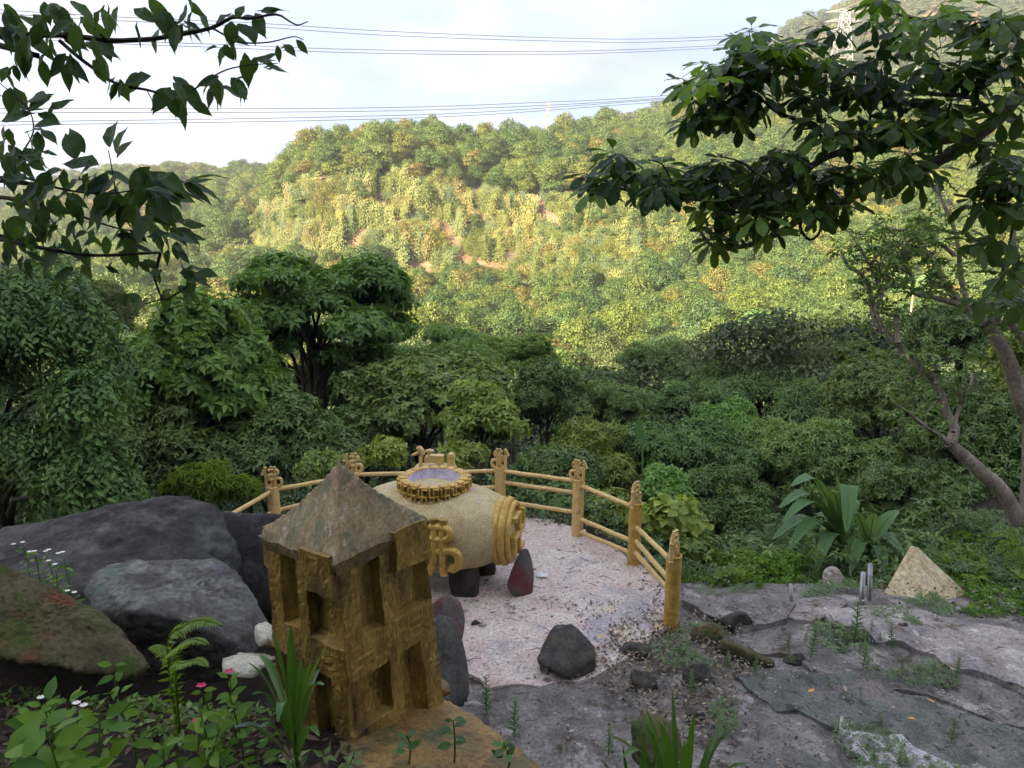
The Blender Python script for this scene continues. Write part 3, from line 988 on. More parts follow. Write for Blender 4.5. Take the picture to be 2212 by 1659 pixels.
# ------------------------------------------------------------------ terrace and rock shelf
def sheet(name, poly, z, mat, thick=0.12, cell=0.07, amp=0.006, seed=0, edge=0.03):
    """A slab with an uneven outline: top grid clipped by the polygon, skirt down its rim."""
    poly = [Vector((p[0], p[1])) for p in poly]
    n = len(poly)
    rim = []
    for i in range(n):
        a, b = poly[i], poly[(i + 1) % n]
        k = max(1, int((b - a).length / 0.12))
        for t in range(k):
            q = a.lerp(b, t / k)
            w = edge * mn.fractal(Vector((q.x * 3 + seed, q.y * 3, seed)), 0.8, 2, 3)
            rim.append(Vector((q.x + w, q.y + w * .7)))
    bm = bmesh.new()
    vs_ = [bm.verts.new((q.x, q.y, 0)) for q in rim]
    f = bm.faces.new(vs_)
    if f.normal.z < 0 or sum((rim[i].x * rim[(i + 1) % len(rim)].y - rim[(i + 1) % len(rim)].x * rim[i].y) for i in range(len(rim))) < 0:
        f.normal_flip()
    xs = [q.x for q in rim]; ys = [q.y for q in rim]
    for i in range(1, int((max(xs) - min(xs)) / cell)):
        bmesh.ops.bisect_plane(bm, geom=bm.verts[:] + bm.edges[:] + bm.faces[:], plane_co=(min(xs) + i * cell + .0013, 0, 0), plane_no=(1, 0, 0))
    for i in range(1, int((max(ys) - min(ys)) / cell)):
        bmesh.ops.bisect_plane(bm, geom=bm.verts[:] + bm.edges[:] + bm.faces[:], plane_co=(0, min(ys) + i * cell + .0017, 0), plane_no=(0, 1, 0))
    for v in bm.verts:
        zz = z(v.co.x, v.co.y) if callable(z) else z
        v.co.z = zz + amp * mn.fractal(Vector((v.co.x * 4 + seed, v.co.y * 4, 0)), 0.9, 2, 4)
    top_n = len(bm.verts)
    ret = bmesh.ops.extrude_edge_only(bm, edges=[e for e in bm.edges if e.is_boundary])
    for v in [g for g in ret['geom'] if isinstance(g, bmesh.types.BMVert)]:
        v.co.z -= thick
    bm.normal_update()
    me = bpy.data.meshes.new(name); bm.to_mesh(me); bm.free()
    me.materials.append(mat)
    return setp(link(name, me), kind='structure')


plat = [(-0.9, 7.3), (-0.62, 6.5), G(1000, 1470)[:2], G(1060, 1490)[:2], G(1180, 1484)[:2], G(1290, 1466)[:2], G(1385, 1410)[:2], G(1445, 1352)[:2],
        (1.80, 7.4), (1.86, 8.0), (1.80, 8.8), (1.42, 9.6), (0.95, 10.2), (0.35, 10.6), (-0.2, 10.8), (-1.2, 10.9), (-2.3, 10.7), (-3.3, 10.0), (-3.9, 9.0), (-3.9, 8.0), (-2.4, 7.4)]
sheet('terrace', plat, 0.04, M['concrete'], thick=0.5, seed=2, edge=.16, amp=.012)
# rock shelf right of the terrace, in overlapping slabs
SL = [
    ([(1478, 1250), (1560, 1255), (1650, 1283), (1715, 1310), (1700, 1335), (1600, 1345), (1520, 1330), (1475, 1300)], .10, 'slab', 'dark rock slab just right of the last golden post'),
    ([(1700, 1300), (1790, 1300), (1830, 1318), (1805, 1335), (1730, 1345), (1700, 1325)], .06, 'slab_light', 'pale rock slab between the short post and the round stone'),
    ([(1780, 1335), (1930, 1322), (2060, 1335), (2180, 1365), (2330, 1400), (2330, 1520), (2160, 1480), (2010, 1430), (1900, 1400), (1800, 1370)], .09, 'slab_light', 'pale lilac rock slab along the green bank on the right'),
    ([(1590, 1350), (1760, 1345), (1920, 1375), (2060, 1440), (2260, 1510), (2400, 1580), (2200, 1560), (1990, 1495), (1760, 1450), (1640, 1400)], .045, 'slab', 'brown mossy rock slab across the middle of the shelf'),
    ([(1590, 1455), (1760, 1452), (1960, 1500), (2140, 1550), (2360, 1610), (2420, 1700), (2200, 1720), (1990, 1640), (1800, 1560), (1650, 1520)], .065, 'slab_green', 'dark green-grey rock slab crossed by white stains'),
    ([(1500, 1470), (1590, 1490), (1680, 1530), (1790, 1590), (1840, 1680), (1700, 1740), (1480, 1740), (1420, 1640), (1440, 1540)], .035, 'slab', 'dark rock slab beyond the strap-leaved plant'),
    ([(990, 1445), (1100, 1440), (1200, 1425), (1330, 1410), (1400, 1440), (1440, 1560), (1440, 1740), (1180, 1740), (1060, 1600)], .022, 'slab', 'lilac-grey rock slab in front of the terrace'),
]
for i, (pl_, h, mt, lab) in enumerate(SL):
    pts = [G(u, v, 0.05) for u, v in pl_]
    cx = sum(p.x for p in pts) / len(pts); cyy = sum(p.y for p in pts) / len(pts)

    def zf(x, y, cx=cx, cyy=cyy, h=h, i=i):
        return ground_z(x, y) + h + 0.05 * mn.noise(Vector((x * .9 + i * 3, y * 1.4, i))) - 0.012 * ((x - cx) ** 2 + (y - cyy) ** 2)
    s = sheet('rock_slab', [(p.x, p.y) for p in pts], zf, M[mt], thick=0.35, cell=0.055, amp=0.026, seed=i * 5 + 1, edge=0.10)
pts = [G(u, v, 0.1) for u, v in [(1795, 1548), (1860, 1560), (1930, 1590), (2010, 1620), (2110, 1655), (2180, 1700), (2100, 1740), (1830, 1740), (1850, 1640), (1820, 1590)]]
sheet('cement_patch', [(p.x, p.y) for p in pts], lambda x, y: ground_z(x, y) + 0.085 + 0.03 * mn.noise(Vector((x * 2, y * 2, 3))), M['white_patch'], thick=0.12, cell=0.06, amp=0.02, seed=9, edge=0.32)


# ------------------------------------------------------------------ boulders
def PP(*t):
    return [P(u, v, y) for u, v, y in t]


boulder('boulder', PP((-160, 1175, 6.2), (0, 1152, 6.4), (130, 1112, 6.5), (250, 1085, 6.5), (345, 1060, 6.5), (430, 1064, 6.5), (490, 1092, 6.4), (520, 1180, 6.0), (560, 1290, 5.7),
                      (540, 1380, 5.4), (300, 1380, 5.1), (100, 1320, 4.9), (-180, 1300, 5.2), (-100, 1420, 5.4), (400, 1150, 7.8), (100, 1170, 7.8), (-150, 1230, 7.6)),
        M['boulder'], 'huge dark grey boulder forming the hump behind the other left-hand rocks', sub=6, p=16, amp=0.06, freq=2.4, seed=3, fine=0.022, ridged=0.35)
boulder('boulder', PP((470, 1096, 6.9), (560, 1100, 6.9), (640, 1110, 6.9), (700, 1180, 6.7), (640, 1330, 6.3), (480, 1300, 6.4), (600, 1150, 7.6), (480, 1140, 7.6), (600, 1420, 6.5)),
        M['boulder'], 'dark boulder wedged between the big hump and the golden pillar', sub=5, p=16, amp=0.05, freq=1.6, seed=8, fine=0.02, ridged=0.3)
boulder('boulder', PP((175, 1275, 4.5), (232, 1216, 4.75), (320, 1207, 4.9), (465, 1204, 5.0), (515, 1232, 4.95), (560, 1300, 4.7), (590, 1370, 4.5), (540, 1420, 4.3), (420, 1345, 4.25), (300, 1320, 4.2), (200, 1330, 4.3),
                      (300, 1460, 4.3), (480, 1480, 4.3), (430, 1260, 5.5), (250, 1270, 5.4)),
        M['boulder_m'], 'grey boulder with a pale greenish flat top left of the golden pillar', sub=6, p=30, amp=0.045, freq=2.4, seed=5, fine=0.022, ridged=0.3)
boulder('boulder', PP((-120, 1185, 3.7), (0, 1215, 3.7), (60, 1240, 3.7), (130, 1285, 3.7), (190, 1305, 3.75), (235, 1330, 3.75), (290, 1385, 3.65), (330, 1440, 3.5), (290, 1480, 3.4), (150, 1440, 3.3), (0, 1420, 3.2), (-150, 1400, 3.1),
                      (100, 1340, 4.3), (-100, 1270, 4.5)),
        M['mossy'], 'brown mossy boulder with dry roots at the left edge', sub=6, p=22, amp=0.06, freq=2.4, seed=6, fine=0.04, ridged=0.35)
boulder('boulder', PP((945, 1290, 6.5), (975, 1276, 6.6), (1000, 1300, 6.6), (1010, 1340, 6.5), (1000, 1400, 6.3), (940, 1400, 6.3), (960, 1330, 6.9), (900, 1330, 6.7)),
        M['red_rock'], 'rounded grey stone with a dark red stain below the urn', sub=4, p=10, amp=0.03, seed=7)
boulder('boulder', PP((925, 1330, 5.6), (960, 1318, 5.8), (990, 1340, 5.9), (1008, 1400, 5.85), (1018, 1470, 5.8), (1016, 1520, 5.7), (960, 1560, 5.4), (900, 1500, 5.3), (900, 1370, 5.5), (960, 1400, 6.3)),
        M['boulder_m'], 'tall smooth grey boulder against the right side of the golden pillar', sub=5, p=12, amp=0.03, seed=9, fine=0.006)
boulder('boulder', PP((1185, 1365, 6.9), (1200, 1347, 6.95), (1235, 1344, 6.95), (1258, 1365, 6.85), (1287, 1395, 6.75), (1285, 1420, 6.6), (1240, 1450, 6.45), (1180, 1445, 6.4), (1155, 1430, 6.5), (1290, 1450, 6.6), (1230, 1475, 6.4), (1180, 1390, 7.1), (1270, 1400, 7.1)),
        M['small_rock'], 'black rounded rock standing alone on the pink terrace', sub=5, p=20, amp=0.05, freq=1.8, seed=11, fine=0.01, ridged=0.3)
def stone(u, v, wpx, hpx, mat, lab, sd, ang=0.0, dratio=.7, p=10, amp=.09):
    """Stone of wpx by hpx seen standing at ground point (u, v)."""
    g_ = G(u, v, .03); m = px(g_.y)
    g_.z = max(ground_z(g_.x, g_.y), 0.0)
    a, b, c_ = wpx * m / 2, wpx * m / 2 * dratio, hpx * m * .95
    r_ = np.random.default_rng(sd)
    pts_ = []
    for k in range(16):
        d = nrm(r_.normal(size=(1, 3)))[0]
        x, y = d[0] * a * 1.1, d[1] * b * 1.1
        pts_.append((g_.x + x * math.cos(ang) - y * math.sin(ang), g_.y + b * .6 + x * math.sin(ang) + y * math.cos(ang), g_.z + (d[2] * c_ if d[2] > 0 else d[2] * c_ * .5) + 0.0))
    boulder('stone', pts_, M[mat], lab, sub=5, p=p, amp=amp, freq=1.7, seed=sd, fine=.02, ridged=.4)


def px(y): return (y * CP + .35) / FPX


stone(1388, 1490, 84, 62, 'small_rock', 'dark angular stone among dead leaves below the black rock', 21)
stone(1376, 1418, 92, 34, 'small_rock', 'flat mossy stone half buried in leaf litter', 22)
stone(1510, 1484, 92, 74, 'boulder_m', 'rounded grey stone beside the litter with a weed against it', 23)
stone(1530, 1385, 90, 62, 'mossy', 'brown mossy stone at the foot of the last golden post', 24)
stone(1610, 1430, 150, 75, 'mossy', 'long mossy rock sloping away from the last golden post', 32, ang=-.6, dratio=.45)
stone(1595, 1352, 85, 42, 'small_rock', 'dark stone on the rim of the dark slab behind the mossy rocks', 25)
stone(1720, 1440, 60, 26, 'small_rock', 'small black stone in a hollow on the rock shelf', 26)
stone(1943, 1378, 66, 38, 'small_rock', 'dark stone at the lip of the pale lilac slab', 27)
stone(1510, 1562, 58, 34, 'small_rock', 'small brown stone right of the cut rock', 29)
stone(1025, 1352, 34, 20, 'small_rock', 'small stone lying at the left rim of the terrace', 30)
boulder('stone', PP((1362, 1560, 4.3), (1385, 1538, 4.6), (1430, 1542, 4.6), (1468, 1575, 4.5), (1480, 1640, 4.3), (1400, 1680, 4.1), (1362, 1640, 4.2), (1420, 1600, 4.9)), M['mossy'], 'brown rock with a pale cut top behind the strap-leaved plant', sub=5, p=16, amp=.06, seed=28, fine=.02, ridged=.3)
boulder('boulder', PP((1772, 1250, 8.8), (1775, 1232, 8.9), (1795, 1220, 9.0), (1815, 1228, 9.0), (1828, 1252, 8.9), (1825, 1275, 8.7), (1795, 1284, 8.6), (1770, 1272, 8.7), (1800, 1240, 9.4)),
        M['round_rock'], 'egg-shaped stone with a pale top below the banana plants', sub=5, p=9, amp=0.03, seed=12)
# pyramid stone: four clean-cut faces
a = P(1974, 1180, 8.85)
boulder('pyramid_stone', [a, a + Vector((.05, .0, -.01)), a + Vector((-.01, .05, -.015))] + [G(1888, 1318, -.25), G(2028, 1348, -.25), G(2112, 1305, -.25), P(2000, 1268, 9.6) - Vector((0, 0, .3)), P(1905, 1270, 9.3) - Vector((0, 0, .3))],
        M['yellow_rock'], 'sharp pyramid-shaped yellow stone standing in the green bank', sub=6, p=90, amp=0.02, freq=2.0, seed=14, fine=0.012, ridged=0.25)
boulder('stone', PP((548, 1350, 3.6), (575, 1340, 3.7), (600, 1360, 3.7), (600, 1400, 3.6), (560, 1400, 3.5), (575, 1370, 3.85), (580, 1385, 3.42), (550, 1385, 3.7)), M['pale_rock'], 'whitish stone against the left foot of the golden pillar', sub=4, seed=15, amp=.06)
boulder('stone', PP((470, 1425, 3.3), (520, 1405, 3.5), (600, 1405, 3.5), (620, 1440, 3.3), (560, 1470, 3.15), (480, 1460, 3.2)), M['pale_rock'], 'flat pale stone under the flowering plant', sub=4, seed=16, amp=.06)

# gold-daubed bedrock under the pillar
boulder('painted_rock', PP((870, 1492, 3.45), (945, 1488, 3.45), (1010, 1530, 3.25), (1085, 1580, 3.05), (1165, 1640, 2.85), (1225, 1690, 2.7), (1200, 1900, 2.6), (800, 1900, 2.3), (640, 1800, 2.35), (700, 1640, 2.75), (760, 1560, 3.0),
                           (840, 1760, 2.35), (1050, 1760, 2.45), (930, 1580, 3.9)),
        M['gold_rock'], 'sloping rock daubed with gold paint under the pillar', sub=6, p=18, amp=0.06, freq=2.6, seed=17, fine=0.035, ridged=0.5)


# ------------------------------------------------------------------ golden pillar with a stone pyramid cap
def rough_box(mb, c, h, seed=0, seg=0.035, amp=0.006, bev=0.012, M_=None, taper=None):
    """Box of hand-cast cement: subdivided, softened edges, uneven faces. c, h in local coordinates."""
    bm = bmesh.new()
    bmesh.ops.create_cube(bm, size=2.0)
    for v in bm.verts: v.co = Vector((v.co.x * h[0], v.co.y * h[1], v.co.z * h[2]))
    bmesh.ops.bevel(bm, geom=bm.edges[:], offset=min(bev, min(h) * .5), segments=2, affect='EDGES', profile=0.5)
    for ax in range(3):
        n = int(2 * h[ax] / seg)
        no = [0, 0, 0]; no[ax] = 1
        for k in range(1, n):
            co = [0, 0, 0]; co[ax] = -h[ax] + 2 * h[ax] * k / n + .0007
            bmesh.ops.bisect_plane(bm, geom=bm.verts[:] + bm.edges[:] + bm.faces[:], plane_co=co, plane_no=no)
    bm.normal_update()
    V = []
    for v in bm.verts:
        p = v.co + Vector(c)
        n = mn.fractal(Vector((p.x * 9 + seed, p.y * 9, p.z * 7)), 0.8, 2.1, 4)
        p = p + v.normal * n * amp
        p.x += 0.006 * mn.noise(Vector((p.z * 5, seed, 1))); p.z += 0.006 * mn.noise(Vector((p.x * 6, seed, 2)))
        if M_ is not None: p = M_ @ p
        V.append(p)
    bm.verts.index_update()
    mb.add(V, [tuple(v.index for v in f.verts) for f in bm.faces])
    bm.free()


N0 = Vector((-0.712, 2.92)); side = 0.475
e1 = Vector((0.62, 0.785)).normalized(); e2 = Vector((-0.785, 0.62)).normalized()
PC = N0 + (e1 + e2) * side / 2
ZB, ZT_ = 2.02, 3.02
pillar = thing('golden_pillar', 'weathered golden square pillar with raised swastika reliefs and a pointed stone cap', 'pillar', (PC.x, PC.y, ZB))
pillar.rotation_euler = (0, R(-2.4), 0)
rotz = math.atan2(e1.y, e1.x)
H = ZT_ - ZB
from mathutils import Matrix
RZ = Matrix.Rotation(rotz, 4, 'Z')


def taper_m(V, k=0.13):
    """Widens towards the foot."""
    out = []
    for v in V:
        s = 1 + k * (1 - min(max(v[2] / H, 0), 1.2))
        out.append((v[0] * s, v[1] * s, v[2]))
    return out


# body: a perimeter sweep with the swastika arms standing proud of sunken fields, cast as one skin
cells = 44; rows = 84
coreh = side / 2 - 0.030
ARM = [(0.40, 0.60, 0.0, 1.0), (0.0, 1.0, 0.41, 0.59), (0.58, 1.0, 0.82, 1.03), (0.80, 1.0, 0.0, 0.44), (0.0, 0.42, 0.0, 0.17), (0.0, 0.20, 0.57, 1.0)]


def proud(s, t, f):
    """How far the skin stands out at s across and t up the face."""
    w1 = .0 * mn.noise(Vector((s * 4, t * 5, f * 3.3))); w2 = .0 * mn.noise(Vector((s * 9, t * 6, f * 3.3 + 9)))
    s2, t2 = s + w1, t + w2
    for (s0, s1, t0, t1) in ARM:
        lo = s0 if s0 > 0 else -9; hi = s1 if s1 < 1 else 9
        tl = t0 if t0 > 0 else -9
        if lo < s2 < hi and tl < t2 < t1: return True
    return False


secs = {k: ([], []) for k in ('body', 0, 1, 2, 3)}
grid = []
for r_ in range(rows + 1):
    t = -0.10 + 1.16 * r_ / rows
    ring_ = []
    for f in range(4):
        nrm_a = -PI / 2 + f * PI / 2
        no = Vector((math.cos(nrm_a), math.sin(nrm_a), 0)); al = Vector((-no.y, no.x, 0))
        for i in range(cells):
            s = (i + .5) / cells
            pr = proud(s, t, f)
            top_ok = t <= 1.0 or (pr and s > .58 and t <= 1.06)
            base_ = no * coreh + al * ((s - .5) * 2 * (coreh + (.052 if (pr and (s < .21 or s > .79)) else 0)))
            q = Vector((base_.x, base_.y, min(t, 1.0 if not top_ok else 1.06) * H))
            n_ = mn.fractal(Vector((q.x * 9 + f, q.y * 9, q.z * 6)), .8, 2.1, 4)
            out_ = (.088 if (pr and t > .82 and s > .58) else .052 if pr else 0) + .0055 * n_ + .004 * mn.noise(Vector((s * 30, t * 50, f)))
            if not pr and t > 1.0: out_ = -.05
            q = q + no * out_
            q.z += .014 * mn.noise(Vector((q.x * 6, q.y * 6, q.z * 5 + 3)))
            q += al * (.012 * mn.noise(Vector((q.x * 5, q.z * 7, f * 4.0 + 1))) * (1 - abs(2 * s - 1) ** 4))
            ring_.append((q, pr, f))
    grid.append(ring_)
nP = 4 * cells
allV = [g[0] for r_ in grid for g in r_]
allV = taper_m(allV, .13)
fsets = {k: [] for k in ('body', 0, 1, 2, 3)}
for r_ in range(rows):
    for i in range(nP):
        i2 = (i + 1) % nP
        ids = (r_ * nP + i, r_ * nP + i2, (r_ + 1) * nP + i2, (r_ + 1) * nP + i)
        g4 = [grid[r_][i], grid[r_][i2], grid[r_ + 1][i2], grid[r_ + 1][i]]
        k = g4[0][2] if any(g[1] for g in g4) else 'body'
        fsets[k].append(ids)
fsets['body'].append(tuple(range(rows * nP, rows * nP + nP)))
for k, fs_ in fsets.items():
    used = sorted({i for f in fs_ for i in f}); mp_ = {o_: n_ for n_, o_ in enumerate(used)}
    VV_ = [RZ @ Vector(allV[i]) for i in used]
    link('body' if k == 'body' else 'relief', mesh_np('body' if k == 'body' else 'relief', VV_, [tuple(mp_[i] for i in f) for f in fs_], M['gold_dark']), pillar)
# cap: four rough stone faces, slightly hollow, meeting in a point
nS = 26
capV, capF = [], []
ch2 = side / 2 + 0.048; ph = 0.325
idx = {}
for j in range(nS + 1):
    for i in range(nS + 1):
        x = (i / nS * 2 - 1); y = (j / nS * 2 - 1)
        m_ = max(abs(x), abs(y))
        z = ph * (1 - m_) ** 1.0 * (0.90 + 0.10 * (1 - m_))
        n = mn.fractal(Vector((x * 3.3, y * 3.3, 2.0)), 0.9, 2.1, 5)
        z += 0.011 * n * (0.3 + m_) - 0.028 * math.sin(m_ * PI) * 0.8
        if m_ > .97: z -= 0.01 + 0.02 * mn.noise(Vector((x * 2, y * 2, 7)))
        capV.append((x * ch2 * (1 + .015 * n), y * ch2 * (1 + .015 * n), H + .002 + z))
for j in range(nS):
    for i in range(nS):
        a = j * nS + j + i
        q = (a, a + 1, a + nS + 2, a + nS + 1)
        x = i + .5 - nS / 2; y = j + .5 - nS / 2
        capF.append(q)
rim = [i for i in range(nS + 1)] + [(k + 1) * (nS + 1) - 1 for k in range(1, nS + 1)] + [nS * (nS + 1) + i for i in range(nS - 1, -1, -1)] + [k * (nS + 1) for k in range(nS - 1, 0, -1)]
b0 = len(capV)
for r_ in rim:
    x, y, z = capV[r_]
    capV.append((x * .93, y * .93, H - .075 + .01 * mn.noise(Vector((x * 9, y * 9, 0)))))
for k in range(len(rim)):
    k2 = (k + 1) % len(rim)
    capF.append((rim[k2], rim[k], b0 + k, b0 + k2))
capV = [RZ @ Vector(v) for v in capV]
link('cap', mesh_np('cap', capV, capF, M['cap'], smooth=False), pillar)
# ragged gold plaster where the pillar meets the rock
for (u, v, y, sx) in ((935, 1495, 3.42, 1), (880, 1520, 3.30, 2), (820, 1545, 3.15, 3), (770, 1590, 2.98, 4)):
    c_ = P(u, v, y)
    V_, F_ = rock([c_ + Vector((dx * .10, dy * .05, dz * .035)) for dx in (-1, 1) for dy in (-1, 1) for dz in (-1, 1)], 3, p=6, amp=.25, freq=3, seed=sx + 40)
    obj('plaster_skirt', V_, F_, M['gold_rock'], pillar, smooth=True)

# ------------------------------------------------------------------ urn with a basin on top
UC = Vector((-0.98, 8.60, 0.0))
ax_ang = R(-13)                                     # long axis turned a little towards the viewer on the right
axis = Vector((math.cos(ax_ang), math.sin(ax_ang), 0))
perpv = Vector((-axis.y, axis.x, 0))
ZC = 0.80
urn = thing('golden_urn', 'squat golden stone urn with a ringed water basin on top', 'urn', (UC.x, UC.y, 0.05))
# body: a fat lathe about the vertical, drawn out along its long axis towards the right mouth
V, F = [], []
nu_, nv_ = 96, 60
for j in range(nv_ + 1):
    th = PI * j / nv_
    for i in range(nu_):
        ph_ = 2 * PI * i / nu_
        d = Vector((math.sin(th) * math.cos(ph_), math.sin(th) * math.sin(ph_), math.cos(th)))
        ex = 1.06 if d.x > 0 else 1.04
        def sgn_pow(a, e): return math.copysign(abs(a) ** e, a)
        x = ex * sgn_pow(d.x, .9); y = 0.68 * sgn_pow(d.y, .95); z = 0.56 * sgn_pow(d.z, .95)
        if z > 0.30: z = 0.30 + (z - .30) * .85
        n = mn.fractal(Vector((x * 2.5, y * 2.5, z * 2.5)), .9, 2, 5)
        k = 1 + .018 * n
        V.append(UC + axis * x * k + perpv * y * k + Vector((0, 0, ZC + z * k)))
for j in range(nv_):
    for i in range(nu_):
        i2 = (i + 1) % nu_
        F.append((j * nu_ + i, (j + 1) * nu_ + i, (j + 1) * nu_ + i2, j * nu_ + i2))
obj('body', V, F, M['gold_body'], urn, smooth=True)
# standing stones that carry it
for k, (dx, dy, w, hh) in enumerate(((0.45, -0.25, .24, .56), (-0.35, -0.30, .26, .56), (0.55, 0.35, .2, .5), (-0.5, .35, .2, .5))):
    c_ = UC + axis * dx + perpv * dy
    rs_ = np.random.default_rng(60 + k)
    V_, F_ = rock([c_ + Vector((d_[0] * w * 1.1, d_[1] * w * 1.1, .12 + d_[2] * (hh + .1))) for d_ in nrm(rs_.normal(size=(18, 3)))], 5, p=9, amp=.06, seed=60 + k, fine=.02)
    obj('support_stone', V_, F_, M['small_rock'], urn, smooth=True)
# mouth at the right end: flange rings and a relief wheel
MC = UC + axis * .93 + Vector((0, 0, ZC - .02))


def ring(c, ax, r, tr, n=40, m=10, sq=1.0, mb=None, arc=(0, 2 * PI)):
    up = Vector((0, 0, 1)); s = ax.cross(up).normalized()
    pts_, full = [], abs(arc[1] - arc[0] - 2 * PI) < 1e-6
    for i in range(n + (0 if full else 1)):
        a_ = arc[0] + (arc[1] - arc[0]) * i / n
        pts_.append((c + s * math.cos(a_) * r + up * math.sin(a_) * r * sq, s * math.cos(a_) + up * math.sin(a_)))
    V_, F_ = [], []
    for i, (p_, o_) in enumerate(pts_):
        for k in range(m):
            b_ = 2 * PI * k / m
            V_.append(p_ + (o_ * math.cos(b_) + ax * math.sin(b_)) * tr * (1 + .12 * mn.noise(p_ * 9)))
    q = len(pts_)
    for i in range(q if full else q - 1):
        i2 = (i + 1) % q
        for k in range(m):
            k2 = (k + 1) % m
            F_.append((i * m + k, i * m + k2, i2 * m + k2, i2 * m + k))
    return V_, F_


V, F = ring(MC - axis * .06, axis, .365, .055, sq=1.0); obj('mouth_ring', V, F, M['gold'], urn, smooth=True)
V, F = ring(MC + axis * .02, axis, .375, .05, sq=1.0); obj('mouth_ring', V, F, M['gold'], urn, smooth=True)
mb = MB()
V, F = ring(MC + axis * .09, axis, .34, .04, sq=1.0); mb.add(V, F)
obj('mouth_ring', mb.V, mb.F, M['gold'], urn, smooth=True)
mb = MB()
s_ = axis.cross(Vector((0, 0, 1))).normalized(); up_ = Vector((0, 0, 1))
FM = Matrix(((s_.x, up_.x, axis.x, MC.x + axis.x * .12), (s_.y, up_.y, axis.y, MC.y + axis.y * .12), (s_.z, up_.z, axis.z, MC.z + axis.z * .12), (0, 0, 0, 1)))
disc = [FM @ Vector((math.cos(a_) * .34, math.sin(a_) * .34, -.03)) for a_ in np.linspace(0, 2 * PI, 33)[:-1]]
mb.add(disc + [FM @ Vector((0, 0, -.02))], [(k, (k + 1) % 32, 32) for k in range(32)])
for (cx_, cz_, hx, hz) in ((0, 0, .035, .27), (0, 0, .27, .035), (.13, .235, .10, .035), (.235, -.13, .035, .10), (-.13, -.235, .10, .035), (-.235, .13, .035, .10)):
    rough_box(mb, (cx_, cz_, .02), (hx, hz, .05), seed=int(cx_ * 100), amp=.003, seg=.05, bev=.014, M_=FM)
obj('mouth_relief', mb.V, mb.F, M['gold'], urn, smooth=True)


def fo_strokes(w, h):
    """The character for Buddha as rounded strokes; x right, z up, foot at 0."""
    S = [
        [(-.30, 1.0), (-.36, .86), (-.46, .68)],
        [(-.33, .84), (-.31, .40), (-.30, .0)],
        [(-.16, .86), (.02, .88), (.22, .86), (.30, .80), (.28, .70), (.10, .66), (-.12, .66), (-.15, .56), (-.14, .44), (.10, .46), (.36, .48), (.46, .40), (.46, .24), (.36, .14), (.26, .17)],
        [(-.02, 1.0), (.0, .6), (-.01, .30), (-.10, .08), (-.14, .0)],
        [(.16, 1.0), (.15, .5), (.15, .0)],
    ]
    return [[(x * w, z * h) for x, z in s] for s in S]


# large character in rounded strokes on the front of the urn
mb = MB()
FC = UC + axis * 0.24 - perpv * 0.655 + Vector((0, 0, ZC - .36))
for s in fo_strokes(.62, .68):
    pts_ = []
    for x, z in s:
        bulge = .0 - .05 * (abs(z - .36) / .36) ** 2
        pts_.append(FC + axis * x - perpv * (bulge + .02) + Vector((0, 0, z)))
    mb.tube(pts_, .052, 8, True, 3)
obj('character_relief', mb.V, mb.F, M['gold'], urn, smooth=True)
# basin: lining, water and 22 blocks of key-pattern relief round it
BC = UC + Vector((0, 0, 1.20)) + perpv * 0.0 + axis * .02
ro, ri, zt, zb = .395, .31, .20, -.02
V, F = [], []
prof = [(ro - .02, zb - .06), (ro, zt - .01), (ro - .01, zt), (ri + .01, zt), (ri, zt - .02), (ri - .05, .045), (ri - .07, .04), (0.001, .035)]
nn_ = 66
for (r_, z_) in prof:
    for i in range(nn_):
        a_ = 2 * PI * i / nn_
        V.append(BC + Vector((math.cos(a_) * r_, math.sin(a_) * r_, z_)))
for j in range(len(prof) - 1):
    for i in range(nn_):
        i2 = (i + 1) % nn_
        F.append((j * nn_ + i, j * nn_ + i2, (j + 1) * nn_ + i2, (j + 1) * nn_ + i))
nA = 2 * nn_
obj('ring_wall', V, F[:nA], M['gold'], urn, smooth=True)
obj('basin_lining', V, F[nA:], M['basin'], urn, smooth=True)
V = [BC + Vector((math.cos(a_) * (ri - .035), math.sin(a_) * (ri - .035), .075)) for a_ in np.linspace(0, 2 * PI, 49)[:-1]]
obj('water', V + [BC + Vector((0, 0, .075))], [(k, (k + 1) % 48, 48) for k in range(48)], M['water'], urn)
blk = MB()
hw, hh = .056, .105
for (cx_, cz_, hx, hz, pr) in ((0, 0, .010, .098, 0), (0, 0, .056, .011, .001), (.030, .088, .026, .011, .001), (.047, -.044, .010, .044, .001), (-.030, -.088, .026, .011, .001), (-.047, .044, .010, .044, .001)):
    rough_box(blk, (cx_, cz_, .022 + pr), (hx, hz, .030), seed=int(cx_ * 900), amp=.0015, seg=.03, bev=.005)
rough_box(blk, (0, .100, -.030), (.050, .016, .056), seed=3, amp=.003, seg=.03, bev=.008)
# block axes: x along ring, y up, z outwards
blk_me = mesh_np('ring_block', [(v[0], -v[2], v[1]) for v in blk.V], blk.F, M['gold'], smooth=True)
for k in range(20):
    a_ = 2 * PI * (k + .3) / 20
    o = link('ring_block', blk_me, urn, BC - wloc(urn) + Vector((math.cos(a_) * (ro + .01), math.sin(a_) * (ro + .01), .10 + .004 * math.sin(k * 2.1))))
    o.rotation_euler = (0, 0, a_ + PI / 2 + .03 * math.sin(k * 5))

